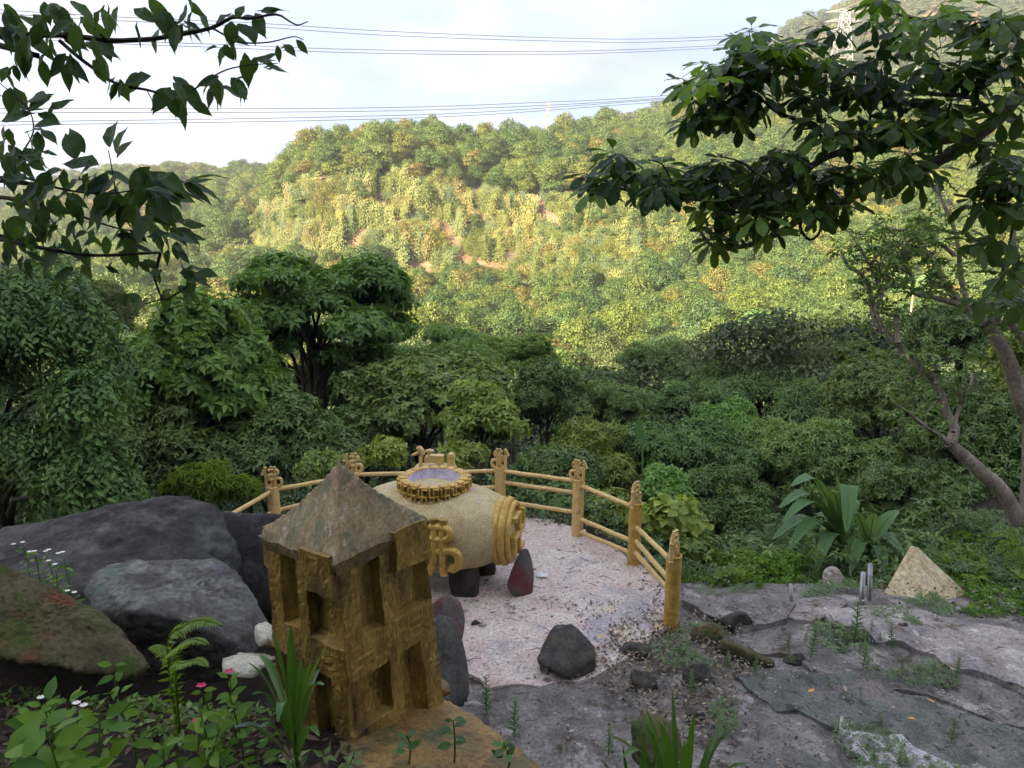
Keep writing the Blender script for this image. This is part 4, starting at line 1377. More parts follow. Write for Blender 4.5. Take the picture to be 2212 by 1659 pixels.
# golden character sculpture behind the basin
sc0 = P(935, 985, 9.55)
sq = 0.000665
def SQ(x, y, d=0.0):
    return Vector((sc0.x + (x - 940) * sq, 9.55 + d, sc0.z + (430 - y) * sq * 1.03))
sculp = thing('character_sculpture', 'small golden sculpture of rounded strokes standing behind the basin', 'sculpture', (sc0.x, 9.55, 0.9))
for nm, pts_, rad in (('stroke', [(700, 720), (690, 560), (705, 400)], [.035, .03, .03]), ('stroke', [(640, 250), (690, 300), (755, 385)], [.038, .045, .035]),
                      ('stroke', [(520, 412), (590, 385), (670, 350)], [.016, .024, .02]), ('stroke', [(790, 335), (880, 325), (965, 330)], [.02, .032, .018]),
                      ('stroke', [(860, 440), (870, 380), (880, 330)], [.02, .02, .02])):
    V, F = tube([SQ(*p_) for p_ in pts_], rad, 10, True, 4)
    obj(nm, V, F, M['gold_rail'], sculp, smooth=True)
mb = MB()
def slab_poly(mb, pts2, d0, d1):
    n = len(pts2)
    V = [SQ(x, y, d0) for x, y in pts2] + [SQ(x, y, d1) for x, y in pts2]
    F = [tuple(range(n)), tuple(range(2 * n - 1, n - 1, -1))] + [(k, n + k, n + (k + 1) % n, (k + 1) % n) for k in range(n)]
    mb.add(V, F)
slab_poly(mb, [(760, 560), (760, 480), (790, 450), (850, 432), (1150, 432), (1150, 700), (1005, 700), (1005, 580), (880, 575), (770, 590)], 0, .11)
obj('hooked_block', mb.V, mb.F, M['gold_rail'], sculp)
mb = MB()
arcp = [(1305 + 75 * math.cos(a_), 465 - 70 * math.sin(a_)) for a_ in np.linspace(PI, 0, 9)]
slab_poly(mb, [(1232, 700)] + arcp + [(1380, 700)], 0, .11)
obj('rounded_block', mb.V, mb.F, M['gold_rail'], sculp)
V_, F_ = rock([SQ(x, 690, d) + Vector((0, 0, z_)) for x in (520, 1420) for d in (-.12, .25) for z_ in (-.5, .03)], 4, p=14, amp=.03, seed=77)
obj('plinth', V_, F_, M['gold_body'], sculp, smooth=True)

# standing stone right of the urn
boulder('standing_stone', PP((1125, 1182, 8.3), (1140, 1180, 8.4), (1150, 1205, 8.4), (1155, 1240, 8.35), (1152, 1290, 8.2), (1100, 1288, 8.05), (1092, 1262, 8.1), (1112, 1205, 8.2), (1135, 1240, 8.6)),
        M['red_rock'], 'upright pointed stone with a dark red face right of the urn', sub=5, p=12, amp=.03, seed=51)

# ------------------------------------------------------------------ golden railing
POSTS = [(-3.36, 9.74, .87, .085, R(8)), (-2.36, 10.36, .87, .085, R(14)), (-.18, 10.6, .87, .085, R(172)), (.95, 9.96, .90, .085, R(150)), (1.62, 9.03, .90, .085, R(58)), (1.79, 7.5, .88, .085, R(62))]
fence = thing('golden_railing', 'golden bamboo-like railing round the terrace with character finials on its posts', 'railing', (0.0, 9.5, 0.0))


def finial_mesh():
    mb = MB()
    for k, s in enumerate(fo_strokes(.27, .33)):
        mb.tube([Vector((x, .012 * (k % 2), z)) for x, z in s], .0245, 7, True, 3)
    return mesh_np('finial', mb.V, mb.F, M['gold_rail'], smooth=True)


fin = finial_mesh()
posts = POSTS + [(-3.95, 8.15, .80, .085, R(60))]
for i, (x, y, h, r_, rz_) in enumerate(posts):
    n = 22
    V, F = [], []
    rings = [(r_ * 1.03, -.12), (r_ * 1.04, .04), (r_ * .98, .1)] + [(r_ * (1 + .02 * math.sin(k * 2.3 + i)), .1 + (h - .12) * k / 14) for k in range(1, 15)] + [(r_ * 1.03, h - .015), (r_ * 1.0, h), (r_ * .82, h), (r_ * .80, h - .05), (.002, h - .05)]
    for (rr, zz) in rings:
        for k in range(n):
            a_ = 2 * PI * k / n
            w = 1 + .03 * mn.noise(Vector((math.cos(a_) * 1.5, math.sin(a_) * 1.5 + i * 3, zz * 4))) + .012 * mn.noise(Vector((math.cos(a_) * 6, math.sin(a_) * 6 + i, zz * 14)))
            V.append(Vector((x + math.cos(a_) * rr * w, y + math.sin(a_) * rr * w, zz)))
    for j in range(len(rings) - 1):
        for k in range(n):
            k2 = (k + 1) % n
            F.append((j * n + k, j * n + k2, (j + 1) * n + k2, (j + 1) * n + k))
    po = link('post', mesh_np('post', [v - Vector((x, y, 0)) for v in V], F, M['gold'] if i > 3 else M['gold_rail'], smooth=True), fence, Vector((x, y, 0)) - fence.location)
    f_ = link('finial', fin, po, (0, 0, h - .055))
    f_.rotation_euler = (0, 0, rz_)
    for q in range(2):
        pass
RAILS = [(6, 0, .42, .50), (6, 0, .72, .80), (0, 1, .81, .80), (0, 1, .50, .52), (0, 1, .22, .22), (1, 2, .82, .80), (1, 2, .55, .54), (1, 2, .27, .27),
         (2, 3, .80, .86), (2, 3, .62, .68), (2, 3, .32, .38), (3, 4, .81, .82), (3, 4, .30, .34), (3, 4, .10, .17), (4, 5, .57, .78), (4, 5, .38, .53), (4, 5, .21, .41)]
for (a_, b_, za, zb_) in RAILS:
    A = Vector((posts[a_][0], posts[a_][1], za)); B = Vector((posts[b_][0], posts[b_][1], zb_))
    d = (B - A).normalized()
    A2 = A + d * .078; B2 = B - d * .078
    k = 12
    pts_ = [A2.lerp(B2, t / k) + Vector((0, 0, .002 * math.sin(t * 1.1 + za * 9))) for t in range(k + 1)]
    V, F = tube(pts_, [.031 + .0012 * math.sin(t * 2.1 + zb_ * 20) for t in range(k + 1)], 10, True, 2)
    obj('rail', V, F, M['gold_rail'], fence, smooth=True)

# ------------------------------------------------------------------ pipes
def pipe(name, ub, vb, ut, vt, y, r_, label, group=None):
    b_ = P(ub, vb, y); t_ = P(ut, vt, y)
    g_ = ground_z(b_.x, b_.y)
    d = (t_ - b_).normalized()
    b2 = b_ - d * max(0.05, b_.z - g_ + .1)
    n = 14
    a1 = d.cross(Vector((0, 1, 0))).normalized(); a2 = d.cross(a1)
    V, F = [], []
    rings = [(b2, r_), (t_, r_), (t_, r_ * .82), (t_ - d * .08, r_ * .8)]
    for p_, rr in rings:
        for k in range(n):
            q = 2 * PI * k / n
            V.append(p_ + (a1 * math.cos(q) + a2 * math.sin(q)) * rr)
    for j in range(3):
        for k in range(n):
            k2 = (k + 1) % n
            F.append((j * n + k, j * n + k2, (j + 1) * n + k2, (j + 1) * n + k))
    o = obj(name, V, F, M['steel'], smooth=True, origin=tuple(b2))
    return setp(o, label, 'pipe', group)


pipe('steel_pipe', 1859, 1322, 1865, 1237, 7.9, .029, 'shorter of the two grey pipes, leaning left of the taller one', 'grey steel pipes sticking up from the rock')
pipe('steel_pipe', 1877, 1316, 1880, 1218, 8.0, .027, 'tallest grey steel pipe sticking up from the rock', 'grey steel pipes sticking up from the rock')
pipe('steel_pipe', 1709, 1302, 1708, 1262, 8.0, .022, 'short grey pipe stub with a capped top on the rock slab', 'grey steel pipes sticking up from the rock')
p_ = G(1170, 1243, .06)
V = [p_ + Vector((dx, dy, dz)) for dx, dy, dz in ((-.06, -.03, 0), (.0, -.05, .01), (.07, -.04, 0), (.09, .0, .02), (.05, .05, .0), (-.01, .03, .03), (-.07, .03, .0))]
setp(obj('paper_scrap', V, [(0, 1, 5, 6), (1, 2, 3, 5), (3, 4, 5)], M['paper']), 'crumpled scrap of white paper on the terrace beside the standing stone', 'paper')

# ------------------------------------------------------------------ cables, pylons, mast
CAB = [
    ([(-200, 8), (240, 36), (538, 49), (845, 68), (1206, 82), (1446, 83), (1815, 66)], 'uppermost overhead cable, upper line of the first pair'),
    ([(-200, 16), (240, 44), (538, 57), (845, 77), (1206, 89), (1446, 90), (1815, 70)], 'lower line of the uppermost pair of overhead cables'),
    ([(-200, 66), (240, 88), (484, 96), (731, 106), (1025, 111), (1266, 110), (1537, 99), (1815, 80)], 'upper line of the second pair of overhead cables'),
    ([(-200, 72), (240, 94), (484, 103), (731, 113), (1025, 118), (1266, 116), (1537, 104), (1815, 84)], 'lower line of the second pair of overhead cables'),
    ([(-200, 236), (180, 234), (484, 235), (863, 232), (1146, 222), (1404, 209), (1950, 168)], 'top line of the four overhead cables nearest the hill crest'),
    ([(-200, 246), (180, 243), (484, 243), (863, 239), (1146, 229), (1404, 214), (1950, 172)], 'second line of the four overhead cables nearest the hill crest'),
    ([(-200, 266), (180, 261), (484, 257), (743, 252), (1025, 243), (1386, 218), (1950, 176)], 'third line of the four overhead cables nearest the hill crest'),
    ([(-200, 273), (180, 268), (484, 264), (743, 259), (1025, 249), (1386, 223), (1950, 180)], 'lowest of all the overhead cables, just above the hill crest'),
]
for k, (pp, lab) in enumerate(CAB):
    pts_ = []
    for u, v in pp:
        y = 190 + (u + 200) / 2150 * 130
        pts_.append(P(u, v, y))
    V, F = tube(pts_, .11, 5, True, 4)
    o = obj('power_cable', V, F, M['wire'], smooth=True)
    setp(o, lab, 'cable', 'overhead power cables across the valley')


def lattice(name, base, h, w0, w1, mat, label, arms_=True, t=.18):
    th = thing(name, label, 'pylon' if arms_ else 'mast', base)
    mb = MB()
    lv = 9
    def cor(i, k):
        f = i / lv; w = w0 * (1 - f) + w1 * f
        return Vector((w * (1 if k in (0, 3) else -1), w * (1 if k < 2 else -1), h * f)) + Vector(base)
    for i in range(lv):
        for k in range(4):
            mb.tube([cor(i, k), cor(i + 1, k)], t, 4, False, 1)
            mb.tube([cor(i, k), cor(i + 1, (k + 1) % 4)], t * .7, 4, False, 1)
            mb.tube([cor(i + 1, k), cor(i, (k + 1) % 4)], t * .7, 4, False, 1)
            mb.tube([cor(i + 1, k), cor(i + 1, (k + 1) % 4)], t * .7, 4, False, 1)
    obj('lattice_tower', mb.V, mb.F, mat, th)
    if arms_:
        for f in (.72, .86, .99):
            mb = MB()
            z_ = h * f
            for s in (-1, 1):
                tip_ = Vector(base) + Vector((s * w0 * 1.9, 0, z_))
                for dz in (0, h * .05):
                    for yy in (-w1, w1):
                        mb.tube([Vector(base) + Vector((0, yy, z_ + dz)), tip_], t * .8, 4, False, 1)
            obj('cross_arm', mb.V, mb.F, mat, th)
    return th


b_ = P(1815, 150, 320); lattice('power_pylon', (b_.x, b_.y, b_.z - 5), P(1815, 25, 320).z - b_.z + 5, 4.2, 1.2, M['pylon'], 'white lattice pylon high on the right-hand mountain')
b_ = P(1960, 250, 322); lattice('power_pylon', (b_.x, b_.y, b_.z - 5), P(1960, 150, 322).z - b_.z + 5, 4.4, 1.2, M['pylon'], 'white lattice pylon lower on the slope, behind the branches at right')
b_ = P(1183, 285, 480); lattice('radio_mast', (b_.x, b_.y, b_.z), P(1183, 222, 480).z - b_.z, .9, .5, M['red_tower'], 'thin red mast on the far hilltop', False, .3)


# ------------------------------------------------------------------ trees near the terrace
def px(y):
    """Metres per pixel at y metres ahead."""
    return (y * CP + .35) / FPX


def twig_paths(mb, a, b, r0, r1, rg, bend=.15, n=5):
    a, b = Vector(a), Vector(b)
    L_ = (b - a).length
    pts_ = []
    for i in range(n + 1):
        t = i / n
        q = a.lerp(b, t) + Vector((0, 0, math.sin(t * PI) * L_ * bend))
        if 0 < i < n: q += Vector(rg.normal(size=3) * L_ * .035)
        pts_.append(q)
    V, F = tube(pts_, [r0 + (r1 - r0) * i / n for i in range(n + 1)], 6, False, 2)
    mb.add(V, F)


def near_tree(name, label, u, v, y, ru, rv, mat, seed, K=16, N=900, k=6, L=.2, W=.09, droop=.35, flat=.45, tr=.07, base=None, size=(.22, .40), cat='tree', style=leaf_quads,
              spread=.3, trunkmat='trunk', zmin=-.3, limbs=7, depth=1.0, group=None, col=None):
    rg = np.random.default_rng(seed)
    c0 = P(u, v, y); m = px(y)
    RX, RZ_ = ru * m, rv * m
    if cat == 'tree': K = int(K * 2.1); N = int(N * 2.3); L *= .74; W *= .78; droop *= .8; size = (size[0] * .62, size[1] * .95); zmin = -.6; flat = min(.85, flat * 1.6)
    cl = clumps_in(c0, (RX, RX * depth, RZ_), K, rg, size=size, flat=flat, zmin=zmin, shell=(.35, .88))
    c, n = on_clumps(cl, N, rg, zmin=-.25, inner=.7)
    n2 = nrm(n * .95 + rg.normal(size=n.shape) * .38 + np.array([0, 0, .5]))
    V, F, T = rosette_leaves(c, n2, k, L, W, droop, rg, style=style, spread=spread)
    T = np.clip(T * .75 + .12 + .25 * rg.random(), 0, 1)
    if base is None: base = (c0.x + rg.normal() * RX * .15, c0.y + .1)
    bz = ground_z(base[0], base[1]) - .1
    th = thing(name, label, cat, (base[0], base[1], bz), group)
    crw = obj('crown', V, F, mat, th, tint=T)
    hb_ = rg.random(); br_ = rg.uniform(.85, 1.35)
    crw.color = (br_ * (.92 + .45 * hb_), br_ * (.97 + .13 * hb_), br_ * (1.0 - .3 * hb_), 1)
    if col: crw.color = (*col, 1)
    mb = MB()
    top = Vector((c0.x, c0.y, c0.z + RZ_ * .35)); b0_ = Vector((base[0], base[1], bz))
    fork = b0_.lerp(top, .55)
    mb.tube([b0_, b0_.lerp(fork, .5) + Vector((rg.normal() * .12, 0, 0)), fork, top], [tr * 1.2, tr, tr * .8, tr * .25], 8, True, 4)
    for i in range(min(limbs, len(cl))):
        s_ = b0_.lerp(top, rg.uniform(.35, .85))
        twig_paths(mb, s_, cl[i, :3] - np.array([0, 0, cl[i, 5] * .3]), tr * .45, tr * .12, rg)
    obj('trunk', mb.V, mb.F, M[trunkmat], th, smooth=True)
    return th


NT = [
    ('broadleaf_tree', 'tall layered broadleaf tree with a forked dark trunk left of centre', 665, 690, 17, 250, 165, M['broad2'], 101, dict(K=30, N=2300, col=(.72, .85, .72), k=6, L=.27, W=.12, flat=.28, tr=.14, base=tuple(P(683, 960, 17)[:2]), size=(.16, .27), limbs=16, droop=.45)),
    ('broadleaf_tree', 'pale drooping-leaved tree in front of the layered tree, behind the big boulder', 420, 800, 13.5, 200, 160, M['broad2'], 102, dict(K=24, N=2200, col=(.85, .95, .72), k=6, L=.25, W=.12, flat=.4, tr=.10, droop=.5, limbs=8)),
    ('broadleaf_tree', 'dark leafy tree low between the big boulder and the railing', 590, 960, 13, 190, 100, M['dark'], 103, dict(K=18, N=1700, k=6, L=.17, W=.07, flat=.5, tr=.08)),
    ('broadleaf_tree', 'dark bushy tree below the layered tree', 360, 980, 12.5, 150, 100, M['dark'], 104, dict(K=14, N=1300, k=6, L=.17, W=.075, flat=.5, tr=.08)),
    ('broadleaf_tree', 'wide spreading tree with light branch tips right of the layered tree', 920, 850, 16, 190, 105, M['broad'], 105, dict(K=20, N=2000, k=6, L=.2, W=.10, flat=.35, tr=.10, limbs=12)),
    ('fine_leaved_tree', 'dome-shaped fine-leaved tree behind the spreading one', 955, 765, 21, 125, 62, M['broad'], 106, dict(K=14, N=2600, k=7, L=.13, W=.035, flat=.5, tr=.09)),
    ('broadleaf_tree', 'bright green tree with hanging tips just behind the urn', 1040, 910, 13, 95, 100, M['broad2'], 107, dict(K=12, N=900, k=6, L=.17, W=.08, flat=.4, tr=.06, droop=.5)),
    ('broadleaf_tree', 'dark narrow tree in the middle of the valley edge', 1185, 880, 20, 105, 120, M['dark'], 108, dict(K=16, N=1900, k=6, L=.17, W=.065, flat=.5, tr=.1)),
    ('narrow_leaved_tree', 'dark green narrow-leaved tree behind the tallest railing corner', 1290, 1010, 14.5, 125, 95, M['broad'], 109, dict(K=14, N=1700, k=7, L=.17, W=.045, flat=.45, tr=.07)),
    ('narrow_leaved_tree', 'blue-green narrow-leaved tree with layered tufts right of the railing corner', 1480, 985, 15, 155, 105, M['broad'], 110, dict(col=(.95, 1.05, 1.1), K=16, N=2000, k=7, L=.19, W=.05, flat=.35, tr=.08, limbs=10)),
    ('bamboo_grove', 'pale feathery grove of bamboo in the middle distance', 1660, 860, 25, 190, 85, M['soft'], 111, dict(K=24, N=4800, k=6, L=.22, W=.05, col=(1.25, 1.3, 1.15), flat=.55, tr=.06, limbs=14, cat='bamboo')),
    ('soft_tree', 'soft grey-green rounded tree above the bamboo', 1648, 735, 42, 85, 48, M['soft'], 112, dict(K=16, N=3800, k=6, L=.24, W=.07, col=(1.1, 1.3, 1.2), flat=.8, tr=.1)),
    ('narrow_leaved_tree', 'broad dark narrow-leaved tree above the banana plants', 1760, 1010, 15, 180, 120, M['broad'], 113, dict(col=(1.05, 1.05, .95), K=20, N=2300, k=7, L=.17, W=.05, flat=.4, tr=.09)),
    ('narrow_leaved_tree', 'low narrow-leaved tree just over the corner of the railing', 1560, 1080, 12, 110, 75, M['broad'], 114, dict(K=14, N=1500, k=7, L=.15, W=.045, flat=.4, tr=.05)),
    ('broadleaf_tree', 'low dark tree behind the third and fourth railing posts', 1190, 1040, 12.5, 110, 60, M['dark'], 115, dict(K=12, N=1200, k=6, L=.15, W=.05, flat=.5, tr=.05)),
    ('dense_tree', 'very dark dense tree with ivy right of the banana plants', 1930, 1090, 12.5, 110, 90, M['dark'], 116, dict(K=16, N=1900, k=6, L=.12, W=.06, flat=.6, tr=.07)),
    ('dense_tree', 'dark tree mass behind the leaning twisted trunk', 2110, 960, 14, 150, 130, M['dark'], 117, dict(K=20, N=2400, k=6, L=.15, W=.06, flat=.5, tr=.09)),
    ('dense_tree', 'mid green tree behind the forks of the twisted tree', 1900, 880, 19, 120, 110, M['broad'], 118, dict(K=18, N=2300, k=6, L=.16, W=.06, flat=.5, tr=.09)),
    ('dense_tree', 'dark blue-green tree between the limbs of the twisted tree', 2080, 740, 20, 130, 100, M['dark'], 119, dict(K=18, N=2300, k=6, L=.17, W=.06, flat=.5, tr=.1)),
    ('dense_tree', 'leafy tree filling the right edge beyond the second leaning trunk', 2240, 800, 16, 110, 210, M['broad'], 120, dict(K=20, N=2200, k=6, L=.16, W=.07, flat=.5, tr=.1)),
    ('dense_tree', 'dark low tree at the right edge behind the ferns', 2180, 1120, 12.5, 110, 75, M['dark'], 121, dict(K=14, N=1300, k=6, L=.14, W=.055, flat=.5, tr=.06)),
    ('broadleaf_tree', 'young tree standing in the gap right of the narrow dark tree', 1330, 880, 22, 90, 70, M['broad'], 122, dict(K=14, N=1500, k=6, L=.16, W=.06, flat=.45, tr=.07)),
    ('broadleaf_tree', 'rounded tree between the bamboo and the narrow-leaved trees', 1480, 880, 26, 100, 62, M['soft'], 123, dict(K=14, N=2000, k=6, L=.19, W=.07, col=(1.2, 1.3, 1.1), flat=.5, tr=.08)),
    ('broadleaf_tree', 'bluish tree behind the hanging-leaved shrubbery at far left', 200, 700, 24, 120, 75, M['soft'], 124, dict(K=14, N=2000, k=6, L=.2, W=.06, flat=.5, tr=.08)),
    ('broadleaf_tree', 'dark tree filling the shade under the layered tree', 790, 930, 15, 120, 70, M['dark'], 125, dict(K=14, N=1400, k=6, L=.16, W=.06, flat=.5, tr=.06)),
    ('narrow_leaved_tree', 'low leafy tree on the slope left of the banana plants', 1640, 1160, 11.2, 90, 55, M['dark'], 126, dict(K=12, N=1100, k=6, L=.12, W=.05, flat=.5, tr=.04)),
]
for nm, lab, u, v, y, ru, rv, mt, sd, kw in NT:
    near_tree(nm, lab, u, v, y, ru, rv, mt, sd, **kw)

# middle-distance trees on the slope between the terrace and the valley floor
rg = np.random.default_rng(77)
SHP = ['domed', 'billowing', 'flat-topped', 'many-lobed', 'tall', 'low']
used_l = {}
for k in range(70):
    y = rg.uniform(24, 48); x = y * rg.uniform(-.75, .75)
    s = rg.uniform(2.0, 3.2); h = int(rg.choice(6, p=[.05, .3, .3, .02, .23, .1])); mi = int(rg.integers(0, 6))
    z = ground_z(x, y)
    u = CU + FPX * x / y
    zone_ = 'left of the layered tree' if u < 450 else 'behind the layered tree' if u < 880 else 'beyond the urn' if u < 1150 else 'beyond the railing corner' if u < 1450 else 'around the bamboo grove' if u < 1850 else 'behind the twisted tree'
    lab = f'{SHP[mi]} {HUES[h][0]} tree in the shaded hollow {zone_}'
    t = thing('valley_tree', lab, 'tree', (x, y, z), f'{SHP[mi]} {HUES[h][0]} trees in the shaded hollow {zone_}', rg.random() * 6.28)
    cr = link('crown', own_meshes[mi], t); cr.scale = (s, s, s * 1.25)
    j = rg.uniform(.8, 1.1); cr.color = (HUES[h][1][0] * j, HUES[h][1][1] * j, HUES[h][1][2] * j, 1)
    tk = link('trunk', trunk_mesh, t); tk.scale = (s, s, s * 1.25)

# left: mass of small hanging sprays
def hanging_mass(label, blobs, N, seed, mat, L=.085, W=.034):
    rg = np.random.default_rng(seed)
    cl = []
    for u, v, y, r_ in blobs:
        c0 = P(u, v, y); R_ = r_ * px(y)
        cl.append([c0.x, c0.y, c0.z, R_, R_, R_ * .85])
    cl = np.array(cl)
    c, n = on_clumps(cl, N, rg, zmin=-.7, inner=.78)
    V_, F_, T_ = [], [], []
    K = 9
    out = nrm(n * np.array([1, 1, .6]) + rg.normal(size=n.shape) * .3)
    ln = rg.uniform(.16, .42, N)[:, None]
    tt0 = rg.random(N)
    for i in range(K):
        t = i / (K - 1)
        pos = c + out * ln * t * .8 + np.array([0, 0, -1.0]) * ln * (t ** 1.7) * 1.0
        tang = nrm(out * .8 + np.array([0, 0, -1.7]) * (t ** .7))
        sd = nrm(np.cross(tang, np.array([0, 0, 1.0]) + rg.normal(size=n.shape) * .3)) * (1 if i % 2 else -1)
        d = nrm(tang * .75 + sd * .8 + rg.normal(size=n.shape) * .15)
        nn = nrm(np.cross(sd, tang) * (1 if i % 2 else -1) + np.array([0, 0, .6]) + n * .5)
        LL = L * rg.uniform(.6, 1.25, N)
        v_, f_, t_ = leaf_quads(pos, d, nn, LL, LL * W / L, .15, tint=np.clip(tt0 * .5 + .45 * t + .15 * rg.random(N), 0, 1))
        V_.append((v_, f_, t_))
    return join(V_)


rb_ = np.random.default_rng(61)
blobs = []
while len(blobs) < 46:
    v = rb_.uniform(600, 1060); u = rb_.uniform(-160, 330)
    lim = float(np.interp(v, [560, 600, 700, 800, 900, 1000, 1080], [110, 150, 215, 255, 285, 320, 300]))
    if u > lim - 25: continue
    blobs.append((u, v, 9.3 + rb_.uniform(-.5, .7) - (u > 150) * .2, rb_.uniform(28, 62)))
V, F, T = hanging_mass('', blobs, 4600, 201, M['small'], L=.10, W=.045)
b_ = P(-60, 1100, 9.6)
th = thing('hanging_shrub', 'tall dark shrub of small glossy leaves hanging in sprays at the left edge', 'shrub', (b_.x, b_.y, ground_z(b_.x, b_.y)))
obj('foliage', V, F, M['small'], th, tint=T)
mb = MB()
for (u, v, y, r_) in blobs[:9]:
    twig_paths(mb, Vector((b_.x, b_.y, ground_z(b_.x, b_.y))), P(u, v, y + .3), .06, .015, rg, .1)
obj('stem', mb.V, mb.F, M['trunk'], th, smooth=True)


# shrubs just outside the railing
def shrub(name, label, u, v, y, ru, rv, mat, seed, N, k, L, W, droop, style=leaf_quads, flat=.8, cat='shrub', spread=.3, group=None):
    return near_tree(name, label, u, v, y, ru, rv, mat, seed, K=10, N=N, k=k, L=L, W=W, droop=droop, flat=flat, tr=.02, cat=cat, style=style, spread=spread, limbs=5, size=(.3, .5), group=group)


shrub('pale_shrub', 'light yellow-green shrub with long drooping leaves behind the big boulder', 425, 1045, 9.6, 70, 32, M['lime'], 301, 260, 8, .14, .022, .5)
shrub('pale_shrub', 'small light green shrub with drooping leaves beside the first railing post', 520, 1068, 9.9, 48, 26, M['lime'], 302, 170, 8, .13, .024, .5)
shrub('climber_shrub', 'creeper-covered shrub with reddish tips left of the golden character', 830, 985, 11.4, 62, 36, M['broad2'], 303, 420, 5, .09, .06, .3)
shrub('climber_shrub', 'leafy shrub peeping over the basin right of the golden character', 1000, 990, 11.6, 60, 30, M['broad2'], 304, 360, 5, .10, .06, .3)
shrub('leafy_shrub', 'leafy shrub between the first two railing posts', 690, 1020, 11.6, 60, 40, M['broad'], 305, 380, 6, .11, .05, .3)
shrub('big_leaved_shrub', 'shrub with large heart-shaped pale green leaves outside the last railing bay', 1455, 1135, 10.0, 75, 52, M['broad2'], 306, 150, 5, .15, .14, .25, style=leaf_hex)
shrub('big_leaved_shrub', 'smaller heart-leaved shrub low behind the last railing post', 1500, 1195, 9.6, 45, 35, M['broad2'], 307, 90, 5, .12, .11, .25, style=leaf_hex)
shrub('bright_shrub', 'bright yellow-green low shrub beside the dark slab', 1600, 1225, 9.5, 70, 28, M['lime'], 308, 520, 5, .07, .035, .2)
shrub('bright_shrub', 'bright green low shrub left of the round stone', 1700, 1232, 9.4, 62, 34, M['herb'], 309, 520, 5, .065, .035, .2)
shrub('leafy_shrub', 'dark leafy shrub behind the fourth and fifth railing posts', 1330, 1110, 11.0, 75, 40, M['broad'], 310, 460, 6, .10, .045, .3)
shrub('leafy_shrub', 'grey-green shrub hanging over the bank at the right edge', 2200, 1200, 9.4, 62, 62, M['weed'], 311, 600, 6, .08, .02, .35)
shrub('leafy_shrub', 'low weedy shrub behind the pyramid stone', 1990, 1225, 10.2, 90, 26, M['weed'], 312, 460, 6, .075, .025, .35)


# undergrowth and ground cover nobody could count
def cover(name, test, box, N, k, L, W, mat, seed, h=(0, .25), style=leaf_quads, droop=.3, label=None):
    rg = np.random.default_rng(seed)
    pts_ = []
    tries = 0
    while len(pts_) < N and tries < N * 30:
        tries += 1
        x = rg.uniform(box[0], box[1]); y = rg.uniform(box[2], box[3])
        if test(x, y): pts_.append((x, y, ground_z(x, y) + rg.uniform(*h)))
    c = np.array(pts_)
    n = nrm(rg.normal(size=c.shape) * .35 + np.array([0, -.15, 1]))
    V, F, T = rosette_leaves(c, n, k, L, W, droop, rg, style=style, spread=.45)
    o = obj(name, V, F, mat, tint=T, origin=(0, 0, 0))
    return setp(o, label, None, None, 'stuff')


cover('undergrowth', lambda x, y: y > fence_edge(x) + .15 and (y > 9.6 or x < 2.4), (-14, 14, 9.2, 27), 15000, 5, .15, .06, M['dark'], 401, h=(-.05, .5))
cover('undergrowth', lambda x, y: y > fence_edge(x) + .15, (-10, 12, 9.2, 17), 6000, 5, .12, .05, M['broad'], 402, h=(0, .65))
nz_ = lambda x, y, s=1.3: mn.noise(Vector((x * s, y * s, 4.4)))
def clear(x, y):
    return not (abs(x - 4.95) < .7 and y < 8.9 and y > 8.0) and not (abs(x - 4.07) < .42 and y < 9.1)


def green_edge(x):
    """near rim of the green bank behind the rock shelf"""
    return float(np.interp(x, [1.9, 2.3, 2.9, 3.6, 4.1, 4.6, 5.3, 6.3, 8.0], [9.0, 8.9, 8.75, 8.75, 8.7, 8.25, 7.9, 7.45, 7.0]))
cover('ground_cover', lambda x, y: y > green_edge(x) + .25 * nz_(x, y, 3) and clear(x, y), (2.0, 9, 6.9, 10.6), 6500, 5, .05, .025, M['herb'], 403, h=(0, .10))
cover('ground_cover', lambda x, y: y > green_edge(x) + .1 + .2 * nz_(x, y, 3) and nz_(x, y) > -.1 and clear(x, y), (2.0, 9, 6.9, 11), 3500, 6, .075, .02, M['weed'], 404, h=(0, .22))
cover('ground_cover', lambda x, y: y > green_edge(x) and nz_(x, y) > .15 and clear(x, y), (2.0, 9, 7, 10.5), 1400, 5, .07, .045, M['lime'], 405, h=(.05, .22))
# moss and small weeds in the joints of the shelf and along the rim of the terrace
cover('crevice_weeds', lambda x, y: (nz_(x, y, 1.9) > .28) and x > 1.2 - (7 - y) * .1, (.6, 6.6, 4.6, 8.6), 1700, 5, .038, .014, M['weed'], 406, h=(.06, .12))
cover('crevice_weeds', lambda x, y: -.25 < y - fence_edge(x) < .25, (-3, 2.2, 8.8, 11), 500, 5, .045, .02, M['weed'], 407, h=(0, .1))


def litter(name, test, box, N, L, W, mat, seed, z=.0, up=.4):
    rg = np.random.default_rng(seed)
    pts_ = []
    tries = 0
    while len(pts_) < N and tries < N * 40:
        tries += 1
        x = rg.uniform(box[0], box[1]); y = rg.uniform(box[2], box[3])
        if test(x, y): pts_.append((x, y, max(ground_z(x, y), -9) + z + rg.uniform(0, .03)))
    c = np.array(pts_)
    n = nrm(rg.normal(size=c.shape) * up + np.array([0, 0, 1])); a, b = perp(n, rg)
    LL = L * rg.uniform(.5, 1.3, len(c))
    V, F, T = leaf_hex(c, a, n, LL, LL * W / L, rg.uniform(-.3, .3), fold=.25, tint=rg.random(len(c)) ** 1.5)
    o = obj(name, V, F, mat, tint=T, origin=(0, 0, 0))
    return setp(o, None, None, None, 'stuff')


